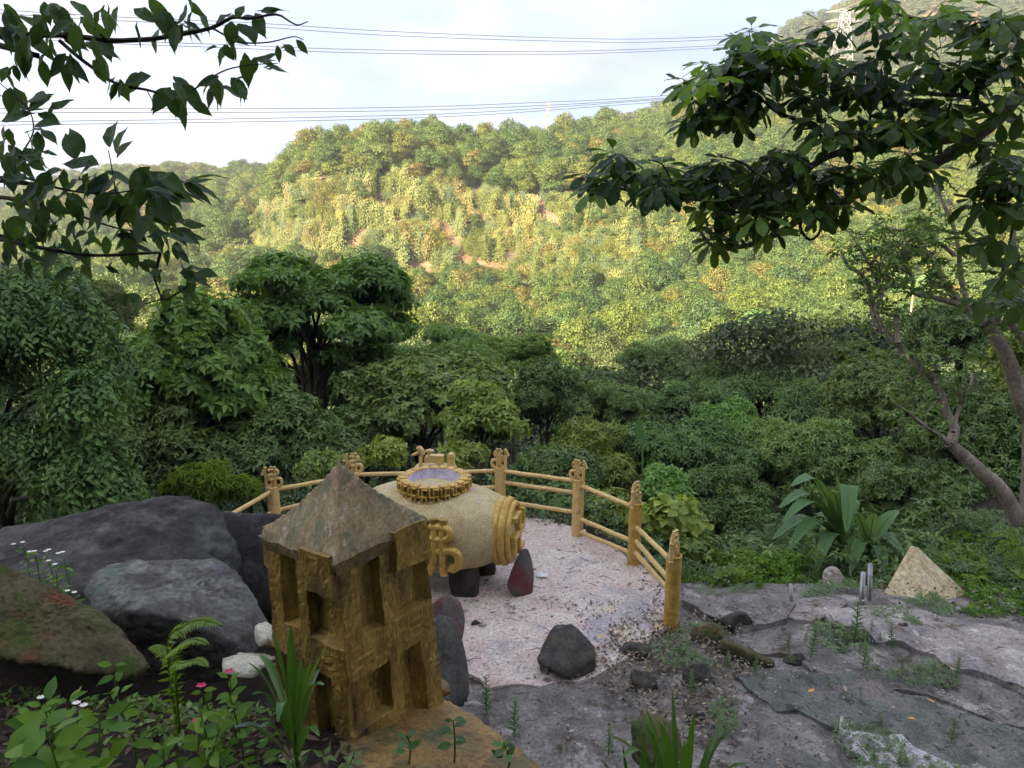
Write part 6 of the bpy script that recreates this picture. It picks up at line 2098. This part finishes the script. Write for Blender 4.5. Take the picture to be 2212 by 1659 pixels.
PV = []
for s in range(6):
    V, F = palmate(s + 50, 6 + s % 3)
    PV.append(mesh_np('compound_leaf', V, F, M['over_r'], tint=np.full(len(V), (.0, .1, .2, .35, .6, .95)[s])))
otr = thing('umbrella_tree', 'dark umbrella-leaved tree whose long branches reach in from the right', 'tree', (4.4, 1.6, ground_z(4.4, 1.6)))
mb = MB(); mb.tube([Vector((4.4, 1.6, ground_z(4.4, 1.6) - .1)), Vector((4.3, 1.8, 4.2)), Vector((4.2, 2.0, 6.6))], [.2, .16, .1], 10, True, 3)
obj('trunk', mb.V, mb.F, M['bark'], otr, smooth=True)
BR = [
    ([(2480, 120), (2300, 160), (2212, 197), (2148, 262), (2077, 319), (2007, 356), (1941, 380), (1866, 412), (1805, 441), (1740, 464), (1693, 497), (1632, 525), (1585, 534), (1538, 530), (1515, 502), (1508, 459)], 44, 6, 3.3, 3.4),
    ([(1730, 469), (1730, 497), (1749, 518), (1768, 506), (1773, 488)], 9, 6, 3.4, 3.4),
    ([(2148, 262), (2060, 300), (1941, 309), (1866, 319), (1787, 338), (1726, 380), (1669, 417), (1623, 441), (1566, 434), (1510, 431), (1463, 429), (1398, 422), (1327, 403), (1304, 389)], 22, 4, 3.3, 3.0),
    ([(1791, 320), (1763, 281), (1716, 258), (1674, 239), (1646, 216), (1618, 202), (1547, 164), (1491, 187)], 10, 3, 3.2, 3.0),
    ([(2148, 262), (2100, 211), (1990, 200), (1843, 159), (1773, 155), (1749, 145)], 14, 4, 3.3, 3.1),
    ([(2300, 60), (2212, 90), (2100, 60), (1980, 40), (1900, 20)], 16, 6, 3.4, 3.2),
    ([(2400, 380), (2300, 395), (2212, 398), (2143, 413), (2100, 425), (2060, 420)], 14, 5, 3.3, 3.3),
    ([(2330, 420), (2212, 431), (2195, 459), (2185, 506), (2171, 563), (2160, 620)], 10, 4, 3.3, 3.2),
    ([(1618, 202), (1640, 150), (1700, 110), (1790, 80)], 6, 3, 3.1, 3.0),
    ([(1866, 319), (1880, 250), (1860, 190), (1880, 120)], 8, 4, 3.3, 3.2),
    ([(2007, 356), (2030, 290), (2060, 200), (2080, 100)], 9, 4, 3.4, 3.3),
    ([(1463, 429), (1450, 390), (1430, 355), (1400, 345)], 5, 3, 3.05, 3.0),
    ([(1623, 441), (1640, 390), (1600, 350), (1560, 340)], 5, 3, 3.1, 3.0),
]
for (pp, w0, w1, y0, y1) in BR:
    pts_ = img_path(pp, y0, y1); k = len(pts_)
    if pp[0][0] > 2290: pts_.insert(0, Vector((4.25, 1.9, min(6.3, pts_[0].z + .6)))); 
    k = len(pts_)
    rad = [(w0 + (w1 - w0) * i / (k - 1)) * px(3.3) / 2 * .78 for i in range(k)]
    V, F = tube(pts_, rad, 8, True, 3, wob=.2)
    obj('branch', V, F, M['bark'] if w0 > 12 else M['twig'], otr, smooth=True)
RG = [((1500, 200), 5, 30), ((1530, 160), 6, 30), ((1580, 130), 6, 32), ((1620, 110), 6, 32), ((1560, 210), 6, 35), ((1540, 250), 4, 28), ((1610, 180), 6, 32), ((1500, 235), 3, 20), ((1590, 260), 3, 20), ((1660, 140), 5, 30), ((1700, 90), 5, 30), ((1640, 90), 4, 25), ((1660, 200), 4, 28),
      ((1720, 130), 4, 30), ((1750, 60), 1, 30), ((1630, 60), 2, 15), ((1820, 60), 2, 45), ((1790, 130), 5, 35), ((1830, 190), 6, 35), ((1760, 210), 5, 30), ((1880, 130), 6, 40), ((1880, 40), 3, 45), ((1950, 90), 5, 45), ((1950, 180), 6, 40), ((1940, 20), 3, 45),
      ((2020, 40), 7, 45), ((2030, 130), 7, 45), ((2030, 220), 7, 40), ((2110, 60), 8, 45), ((2110, 150), 8, 45), ((2180, 40), 6, 40), ((2180, 120), 7, 40), ((2190, 210), 5, 35), ((2120, 300), 4, 35), ((2050, 270), 5, 30), ((1970, 270), 6, 35), ((1900, 260), 6, 35), ((1840, 290), 6, 35), ((1780, 270), 4, 28),
      ((1330, 330), 4, 18), ((1290, 385), 4, 18), ((1370, 370), 5, 25), ((1420, 360), 5, 25), ((1440, 400), 5, 28), ((1500, 380), 6, 30), ((1400, 410), 4, 22), ((1550, 350), 6, 30), ((1560, 400), 6, 30), ((1620, 370), 6, 30), ((1640, 410), 5, 25), ((1680, 350), 5, 30), ((1740, 340), 5, 28),
      ((1600, 460), 6, 30), ((1650, 480), 5, 28), ((1520, 450), 4, 25), ((1700, 420), 6, 30), ((1770, 380), 6, 30), ((1750, 440), 4, 20), ((1830, 370), 6, 30), ((1820, 430), 4, 20), ((1890, 380), 5, 28), ((1960, 340), 5, 25), ((1990, 370), 4, 25),
      ((2140, 380), 5, 30), ((2190, 370), 5, 30), ((2130, 430), 6, 30), ((2190, 440), 5, 30), ((2170, 340), 4, 25), ((2150, 520), 4, 22), ((2160, 600), 3, 18), ((2200, 560), 4, 22), ((2110, 640), 3, 15), ((2200, 650), 3, 20), ((1540, 510), 2, 15)]
cnt2 = 0
extra = []
for (cu_, cv_), n_, sp in RG:
    for k in range(n_):
        u = cu_ + rg.normal() * sp * .6; v = cv_ + rg.normal() * sp * .45; y = 3.15 + rg.normal() * .16
        a = P(u, v, y)
        n = Vector((rg.normal() * .35, -.30 + rg.normal() * .3, 1)).normalized()
        d = n.cross(Vector(rg.normal(size=3))).normalized()
        s = rg.uniform(.68, 1.0)
        if cnt2 < 285:
            o = link('compound_leaf', PV[int(rg.integers(0, 6))], otr, a - wloc(otr))
            o.rotation_mode = 'QUATERNION'; o.rotation_quaternion = rot_to(d, n).to_quaternion(); o.scale = (s, s, s)
            cnt2 += 1
        else:
            extra.append((a, d, n, s))
# the leaves beyond that, and the crown above the frame, as one part
VV, FF, o_ = [], [], 0
for k in range(380):
    a = Vector((rg.uniform(.8, 5.0), rg.uniform(-.8, 2.2), rg.uniform(5.8, 7.2)))
    n = Vector((rg.normal() * .4, rg.normal() * .4, 1)).normalized(); d = n.cross(Vector(rg.normal(size=3))).normalized()
    if a.z > 4.4 + a.y * .34 + .3: extra.append((a, d, n, 1.2))
pvd = [(np.array([tuple(v.co) for v in me.vertices]), [tuple(p.vertices) for p in me.polygons]) for me in PV]
for q, (a, d, n, s) in enumerate(extra):
    V, F = pvd[q % 6]
    Rm = np.array(rot_to(d, n))
    VV.append(V @ Rm.T * s + np.array(a)); FF += [tuple(i + o_ for i in f) for f in F]; o_ += len(V)
if VV:
    V = np.concatenate(VV)
    o = obj('crown_leaves', V, FF, M['over_r'], otr, tint=np.full(len(V), .4)); o['kind'] = 'stuff'


# ------------------------------------------------------------------ plants on the bank in the foreground
def strap_plant(label, base, specs, mat, W, cat='plant', name='strap_leaved_plant', seed=0, group=None):
    th = thing(name, label, cat, tuple(base), group)
    b_ = Vector(base)
    hb = b_ + Vector((0, 0, .10))
    V, F = tube([b_ - Vector((0, 0, .05)), b_ + Vector((0.005, 0, .1)), hb + Vector((0, 0, .22))], [.010, .008, .006], 7, True, 2)
    obj('stem', V, F, mat, th, tint=tint_arr(len(V), .3), smooth=True)
    for i, (u, v, y, up_, arch) in enumerate(specs):
        s0 = b_ + Vector((0, 0, up_ * 1.2 + .12)); tip = P(u, v, y); d = tip - s0; L_ = d.length
        pts_ = [s0, s0 + d * .33 + Vector((0, 0, arch * L_ * .8)), s0 + d * .68 + Vector((0, 0, arch * L_)), tip]
        V, F = strap(pts_, [.008, .012, W * .85, W * 1.15, W * 1.1, W * .7, .003], .22, 14, .03, seed + i)
        obj('leaf', V, F, mat, th, tint=tint_arr(len(V), (i * .37 + .2) % 1), smooth=True)
    return th


def gpt(u, v, y):
    p = P(u, v, y); return Vector((p.x, p.y, ground_z(p.x, p.y)))


strap_plant('glossy strap-leaved plant growing against the foot of the golden pillar', gpt(640, 1640, 2.35), [
    (588, 1362, 2.35, .16, .05), (628, 1352, 2.4, .18, .0), (706, 1398, 2.3, .15, .08), (538, 1432, 2.3, .12, .12), (560, 1415, 2.45, .14, .2), (690, 1445, 2.5, .12, .15), (672, 1432, 2.2, .14, .1), (700, 1480, 2.2, .08, .2),
    (545, 1500, 2.2, .08, .2), (600, 1560, 2.1, .06, .3), (690, 1590, 2.15, .05, .2), (560, 1570, 2.3, .05, .25), (650, 1420, 2.5, .1, .02), (505, 1570, 2.3, .04, .2)], M['lance'], .030, seed=3)
strap_plant('dark strap-leaved plant at the bottom edge in front of the cut rock', gpt(1470, 1720, 2.55), [
    (1316, 1588, 2.5, .12, .18), (1452, 1492, 2.6, .16, .02), (1396, 1530, 2.7, .14, .08), (1370, 1560, 2.4, .12, .2), (1425, 1560, 2.3, .12, .12), (1585, 1575, 2.5, .12, .18), (1560, 1560, 2.7, .14, .1), (1500, 1540, 2.6, .14, .03), (1620, 1650, 2.4, .08, .2),
    (1340, 1640, 2.3, .08, .25), (1480, 1600, 2.2, .1, .05), (1385, 1625, 2.6, .06, .1)], M['lance'], .036, seed=30)
strap_plant('second clump of strap leaves low at the bottom edge', gpt(1380, 1720, 2.45), [
    (1345, 1610, 2.4, .08, .05), (1392, 1590, 2.45, .1, .0), (1330, 1650, 2.35, .06, .15), (1420, 1620, 2.4, .06, .08), (1300, 1640, 2.5, .05, .15)], M['lance'], .028, seed=50)


def herb(label, base, h, pairs, L, W, mat, seed, name='broad_leaved_herb', flower=None, lean=(0, 0), group=None, cat='plant', single=True, nflower=1):
    rg_ = np.random.default_rng(seed)
    b_ = Vector(base); th = thing(name, label, cat, tuple(base), group)
    top = b_ + Vector((lean[0], lean[1], h))
    V, F = tube([b_ - Vector((0, 0, .03)), b_.lerp(top, .5) + Vector((rg_.normal() * .02, rg_.normal() * .02, 0)), top], [.005, .004, .0025], 5, False, 3)
    obj('stem', V, F, mat, th, tint=tint_arr(len(V), .2), smooth=True)
    for i in range(pairs):
        t = .3 + .7 * (i + 1) / pairs; p_ = b_.lerp(top, t)
        a0 = i * 1.9 + rg_.random()
        for sgn in (0, PI):
            a_ = a0 + sgn + rg_.normal() * .2
            d = Vector((math.cos(a_), math.sin(a_), rg_.uniform(-.1, .95)))
            l_ = L * rg_.uniform(.7, 1.15) * (1.0 if i < pairs - 1 else .75)
            V, F = leaf_mesh('leaf', l_, W * l_ / L, mat, seed * 31 + i * 2, droop=.25, fold=.2)
            Rm = rot_to(d, Vector((rg_.normal() * .5, -.55 + rg_.normal() * .3, 1)))
            q = p_ + d * l_ * .12
            obj('leaf', [tuple(q + Rm @ Vector(v)) for v in V], F, mat, th, tint=tint_arr(len(V), rg_.random()), smooth=True)
    if flower is not None:
        for j in range(nflower):
            fc = top + Vector((rg_.normal() * .05 * (j > 0), rg_.normal() * .03 * (j > 0), .02 + .03 * rg_.random()))
            mb = MB()
            fr = .022 if flower == 'pink' else .017
            for k in range(5 if flower == 'pink' else 7):
                a_ = 2 * PI * k / (5 if flower == 'pink' else 7)
                d = Vector((math.cos(a_), math.sin(a_) * .8, .25)); s_ = Vector((-math.sin(a_), math.cos(a_), 0))
                mb.add([fc, fc + d * fr * .6 + s_ * fr * .42, fc + d * fr * 1.1, fc + d * fr * .6 - s_ * fr * .42], [(0, 1, 2), (0, 2, 3)])
            obj('flower', mb.V, mb.F, M['pink'] if flower == 'pink' else M['white_petal'], th)
    return th


HB = [(70, 1520, 2.25, .34, 4, .12, .06, 'leafy herb standing tall behind the corner one'), (210, 1540, 2.35, .30, 4, .11, .05, 'upright bright herb between the corner plant and the fern'), (300, 1640, 2.05, .2, 3, .10, .05, 'pale herb near the bottom edge left of the pillar plants'),
      (470, 1560, 2.45, .28, 5, .09, .045, 'woody-stemmed herb just left of the strap-leaved plant'), (520, 1540, 2.6, .30, 5, .085, .04, 'dark-stemmed herb behind the strap-leaved plant'), (160, 1600, 2.15, .22, 3, .14, .055, 'low wide herb with long leaves by the corner plant'),
      (100, 1560, 2.1, .36, 4, .15, .075, 'tall bright herb with big toothed leaves at the bottom-left corner'),
      (20, 1560, 2.0, .30, 3, .16, .085, 'bright broad-leaved herb cut by the left edge of the picture'),
      (190, 1620, 2.0, .24, 3, .13, .05, 'herb with one long yellow-green leaf near the bottom-left corner'),
      (270, 1480, 2.6, .2, 3, .10, .045, 'small leafy herb in the litter left of the fern'),
      (350, 1520, 2.45, .18, 3, .10, .055, 'low herb in the middle of the dark litter'),
      (60, 1655, 1.9, .14, 3, .12, .07, 'pale low herb at the very bottom-left corner'),
      (255, 1440, 3.1, .22, 3, .10, .045, 'upright bright seedling at the foot of the mossy boulder'),
      (420, 1560, 2.4, .18, 3, .09, .045, 'small dark herb between the flowering plants'),
      (330, 1600, 2.2, .14, 3, .09, .05, 'low pale-leaved herb left of the strap-leaved plant'),
      (140, 1450, 2.7, .16, 3, .09, .04, 'small herb beside the white flowers'),
      (560, 1520, 2.5, .16, 3, .08, .035, 'small herb hidden behind the strap leaves'),
      (30, 1450, 2.6, .16, 3, .09, .05, 'yellowish small herb at the left edge under the mossy boulder')]
for i, (u, v, y, h, pr, L_, W_, lab) in enumerate(HB):
    herb(lab, gpt(u, v, y), h * 1.25, pr + 1, L_ * .9, W_ * .9, M['herb'], 800 + i, lean=(rg.normal() * .03, rg.normal() * .03))
fl = lambda lab, u, v, y, h, sd, col, n=1: herb(lab, gpt(u, v, y), h, 4, .075, .036, M['herb'], sd, name='flowering_plant', flower=col, nflower=n)
fl('branching plant with the highest pink flower, left of the pillar', 497, 1480, 2.75, .37, 850, 'pink')
fl('leafy plant with a pink flower lower and left of the other', 437, 1500, 2.7, .33, 851, 'pink')
fl('low plant with a small drooping pink flower', 420, 1500, 2.6, .20, 852, 'pink')
fl('plant with a white star flower in the bottom-left group', 85, 1480, 2.6, .27, 853, 'white')
fl('plant with two white star flowers right of the other white one', 160, 1480, 2.6, .27, 854, 'white', 2)
WD = [(60, 1245, 4.7, .34), (85, 1262, 4.6, .34), (110, 1270, 4.6, .36), (128, 1285, 4.5, .30), (150, 1300, 4.4, .42), (165, 1310, 4.3, .18)]
WL = ['farthest-left', 'second', 'third', 'fourth', 'tallest', 'lowest']
for i, (u, v, y, h) in enumerate(WD):
    p_ = P(u, v, y)
    herb(f'{WL[i]} wispy white-flowered weed in the row on top of the mossy boulder', p_ - Vector((0, 0, .12)), h, 5, .055, .022, M['herb'], 870 + i, name='daisy_weed', flower='white', nflower=2, group='white-flowered weeds between the left boulders')
ff = gpt(378, 1490, 2.85)
th = thing('fern', 'bright green arching fern in front of the grey flat-topped boulder', 'fern', tuple(ff))
for i, (pp, w_) in enumerate([([(362, 1400, 2.85), (398, 1352, 2.87), (440, 1338, 2.85), (480, 1352, 2.8)], .085), ([(365, 1440, 2.8), (385, 1398, 2.75), (420, 1380, 2.7), (452, 1392, 2.65)], .065), ([(372, 1440, 2.9), (352, 1405, 2.95), (336, 1395, 3.0), (320, 1402, 3.0)], .05), ([(380, 1450, 2.7), (400, 1432, 2.6), (430, 1425, 2.55), (450, 1440, 2.5)], .05)]):
    V, F, T = frond_geo([ff] + [P(*q) for q in pp], w_, 34, .014, .25, seed=41 + i, tintv=.6)
    obj('frond', V, F, M['lime'], th, tint=T)
for i, (u, v, y, h, lab) in enumerate([(1640, 1700, 2.5, .46, 'thin-stemmed dark plant right of the strap leaves at the bottom edge'), (1730, 1720, 2.45, .42, 'dark leafy plant in the middle of the bottom-right edge'), (1850, 1740, 2.4, .36, 'dark plant with long leaves nodding over the white cement'), (1800, 1700, 2.7, .50, 'slender dark plant with a bud stem before the white cement'),
                                       (1560, 1720, 2.4, .30, 'low dark plant at the bottom edge behind the strap leaves')]):
    herb(lab, gpt(u, v, y), h, 4, .11, .04, M['lance'], 880 + i, name='dark_herb', lean=(rg.normal() * .06, 0))
for i, (u, v, y, h, lab) in enumerate([(980, 1640, 2.75, .22, 'small dark-leaved plant on the gold-daubed rock'), (1090, 1650, 2.7, .12, 'tiny plant low on the right of the gold-daubed rock'), (880, 1640, 2.7, .14, 'tiny sprout left on the gold-daubed rock')]):
    p_ = P(u, v, y)
    herb(lab, p_ - Vector((0, 0, .03)), h, 4, .06, .03, M['lance'], 890 + i, name='small_herb')
cover('bank_seedlings', lambda x, y: nz_(x, y, 1.7) > .05, (-3.3, -.9, 1.7, 3.7), 150, 4, .042, .020, M['herb'], 408, h=(.03, .12))
cover('bank_seedlings', lambda x, y: nz_(x, y, 1.4) > .0, (-3.3, .2, 1.6, 3.4), 170, 4, .05, .024, M['broad'], 409, h=(.03, .10))
cover('rock_moss', lambda x, y: True, (-4.2, -2.6, 4.3, 5.0), 10, 4, .05, .02, M['weed'], 410, h=(.0, .10))

# upright weeds on the shelf
def weed_geo(seed, h=1.0):
    rg_ = np.random.default_rng(seed)
    n = 46
    t = np.linspace(.06, 1, n); a_ = np.arange(n) * 2.4
    c = np.stack([.02 * np.sin(t * 3), .02 * np.cos(t * 2), t], 1)
    d = np.stack([np.cos(a_), np.sin(a_), .7 + .5 * t], 1)
    l_ = .30 * (1 - t * .55) * rg_.uniform(.7, 1.1, n)
    V, F, T = leaf_quads(c, d, np.tile([0, 0, 1.0], (n, 1)) + rg_.normal(size=(n, 3)) * .2, l_, l_ * .22, .3, tint=t * .6 + rg_.random(n) * .3)
    sv, sf = tube([(0, 0, -.05), (.02, .01, .5), (.0, .0, 1.0)], [.018, .014, .006], 4, False, 2)
    sf = [f[:3] for f in sf] + [(f[0], f[2], f[3]) for f in sf]
    return join([(V, F, T), (np.array([tuple(q) for q in sv]), np.array(sf), np.full(len(sv), .2))])


weed_me = []
for s in range(4):
    V, F, T = weed_geo(s); weed_me.append(mesh_np('weed', V, F, M['weed'], tint=T))
WP = [(1050, 1536, 90, 'tall weed beside the grey boulder at the left rim of the rock floor'), (1112, 1582, 92, 'tall bushy-topped weed by the edge of the gold-daubed rock'), (1210, 1622, 32, 'low weed in the lilac slab near the scrap'), (1314, 1624, 76, 'thin weed left of the cut rock'), (1492, 1490, 56, 'weed leaning on the rounded grey stone'),
      (1703, 1392, 34, 'small weed behind the black stone in the hollow'), (1751, 1421, 82, 'tall weed left of the weed clump in the middle of the shelf'), (1843, 1397, 100, 'tallest weed of the clump in the middle of the shelf'), (1807, 1400, 42, 'short weed at the foot of the tallest one'), (1830, 1402, 48, 'bushy weed left beside the tallest one'),
      (1863, 1445, 62, 'slender weed in front of the middle clump'), (1899, 1396, 26, 'tiny weed right of the middle clump'), (1927, 1405, 55, 'weed standing before the pale lilac slab'), (1880, 1382, 36, 'small weed behind the middle clump'), (1948, 1444, 30, 'yellowish low weed on the brown slab'),
      (2064, 1464, 58, 'weed with spreading leaves on the right of the shelf'), (1703, 1436, 38, 'weed growing over the small black stone'), (1631, 1464, 46, 'leafy weed at the lower end of the long mossy rock'), (1600, 1348, 20, 'tiny weed on the dark slab'), (2024, 1340, 22, 'tiny weed near the green bank'), (1903, 1552, 32, 'low weed on the dark green slab'),
      (2056, 1590, 66, 'grey wispy weed on the dark green slab'), (1887, 1646, 42, 'weed on the white cement'), (1943, 1654, 56, 'spindly weed at the right of the white cement'), (1582, 1520, 22, 'low weed above the small brown stone'), (1791, 1482, 26, 'mossy weed tuft in the joint of the slabs'), (1570, 1444, 40, 'green weed beside the long mossy rock'),
      (1590, 1455, 28, 'second green weed beside the long mossy rock'), (1648, 1470, 24, 'small weed near the lower slab joint'), (1985, 1450, 24, 'thin weed between the two tall weeds at right'), (2120, 1500, 22, 'small weed far right on the shelf'), (1740, 1385, 24, 'short weed behind the left tall weed'), (1690, 1350, 18, 'short weed below the steel stub')]
for i, (u, v, hpx, lab) in enumerate(WP):
    g_ = G(u, v, .08); z = ground_z(g_.x, g_.y) + .05
    s = hpx * px(g_.y) * 1.08
    o = link('upright_weed', weed_me[i % 4], None, (g_.x, g_.y, z)); o.scale = (s * .9 + .02, s * .9 + .02, s); o.rotation_euler = (0, rg.normal() * .06, rg.random() * 6)
    setp(o, lab, 'weed', 'upright weeds on the rock shelf')
cover('leafy_tuft', lambda x, y: math.hypot(x - G(1815, 1392, .05).x, y - G(1815, 1392, .05).y) < .3, (2.5, 5, 6, 8), 60, 5, .06, .03, M['weed'], 411, h=(.05, .16))
# single fallen leaves one can pick out
for i, (u, v, lab) in enumerate([(1292, 1378, 'curled orange leaf right of the black rock'), (1191, 1428, 'yellow leaf left of the black rock'), (1428, 1360, 'small orange leaf near the last post'), (1241, 1580, 'pale bleached leaf on the lilac slab'), (1245, 1608, 'pink-brown leaf below the bleached one'), (1745, 1500, 'pale yellow leaf on the dark slab'),
                                 (1828, 1497, 'long pale leaf on the slab joint'), (2020, 1520, 'yellow leaf on the dark green slab'), (1930, 1528, 'long pale leaf left of the yellow one'), (1960, 1553, 'brown curled leaf on the white cement')]):
    g_ = G(u, v, .07); V, F = leaf_mesh('l', .075, .035, None, 90 + i, droop=-.3, fold=.5)
    a_ = i * 1.3
    o = obj('fallen_leaf', [(g_.x + v_[0] * math.cos(a_) - v_[1] * math.sin(a_), g_.y + v_[0] * math.sin(a_) + v_[1] * math.cos(a_), max(ground_z(g_.x, g_.y), 0) + .085 + v_[2]) for v_ in V], F, M['yellow_leaf'] if i not in (3, 4, 6, 8) else M['litter'], tint=np.full(len(V), .9), smooth=True)
    setp(o, lab, 'leaf')


# more crowns on the near slope so that the canopy closes
for i, (lab, u, v, y, ru, rv, mt, col) in enumerate([
    ('bright green spreading tree between the bamboo and the twisted tree', 1840, 800, 28, 110, 60, 'broad2', (.75, .72, .6)),
    ('light green low-domed tree in front of the bamboo grove', 1560, 930, 20, 110, 60, 'broad2', (.85, 1.0, .85)),
    ('light green tree just right of the narrow dark tree', 1290, 850, 28, 90, 55, 'broad2', (.95, 1.05, .8)),
    ('olive tree rising behind the spreading tree right of the layered one', 1110, 780, 30, 95, 55, 'broad2', (.95, .95, .7)),
    ('pale tree in the middle of the valley below the hillside palm', 1430, 790, 34, 100, 50, 'soft', (1.1, 1.1, .9)),
    ('deep green tree filling the gap under the layered tree crown', 760, 830, 18.5, 120, 80, 'broad', (.9, 1.0, .9)),
    ('green tree between the layered tree and the hanging shrub', 520, 900, 15, 120, 70, 'broad', (.9, 1.05, .95)),
    ('dull green tree left of the white-barked palm', 1760, 720, 38, 90, 50, 'soft', (.75, .72, .6)),
    ('small bright tree right of the fan-shaped leaf', 1450, 1060, 12.2, 80, 50, 'broad', (1.1, 1.25, 1.0)),
]):
    near_tree('broadleaf_tree', lab, u, v, y, ru, rv, M[mt], 150 + i, K=14, N=1500, k=6, L=.2 if y > 17 else .15, W=.07, droop=.35, flat=.45, tr=.08, col=col)


# ------------------------------------------------------------------ thin air between the terrace and the far hills
def haze(density):
    bm = bmesh.new()
    bmesh.ops.create_cube(bm, size=1.0)
    lo, hi = Vector((-1650, -260, -60)), Vector((1650, 980, 420))
    for v in bm.verts:
        v.co = Vector([lo[i] + (v.co[i] + .5) * (hi[i] - lo[i]) for i in range(3)])
    me = bpy.data.meshes.new('haze'); bm.to_mesh(me); bm.free()
    m = bpy.data.materials.new('haze'); m.use_nodes = True
    N, L = m.node_tree.nodes, m.node_tree.links
    N.clear()
    out = N.new('ShaderNodeOutputMaterial'); pv = N.new('ShaderNodeVolumePrincipled')
    pv.inputs['Color'].default_value = (0.90, 0.94, 1.0, 1)
    pv.inputs['Density'].default_value = density
    pv.inputs['Anisotropy'].default_value = 0.2
    L.new(pv.outputs['Volume'], out.inputs['Volume'])
    me.materials.append(m)
    setp(link('haze', me), kind='stuff')


haze(0.0005)
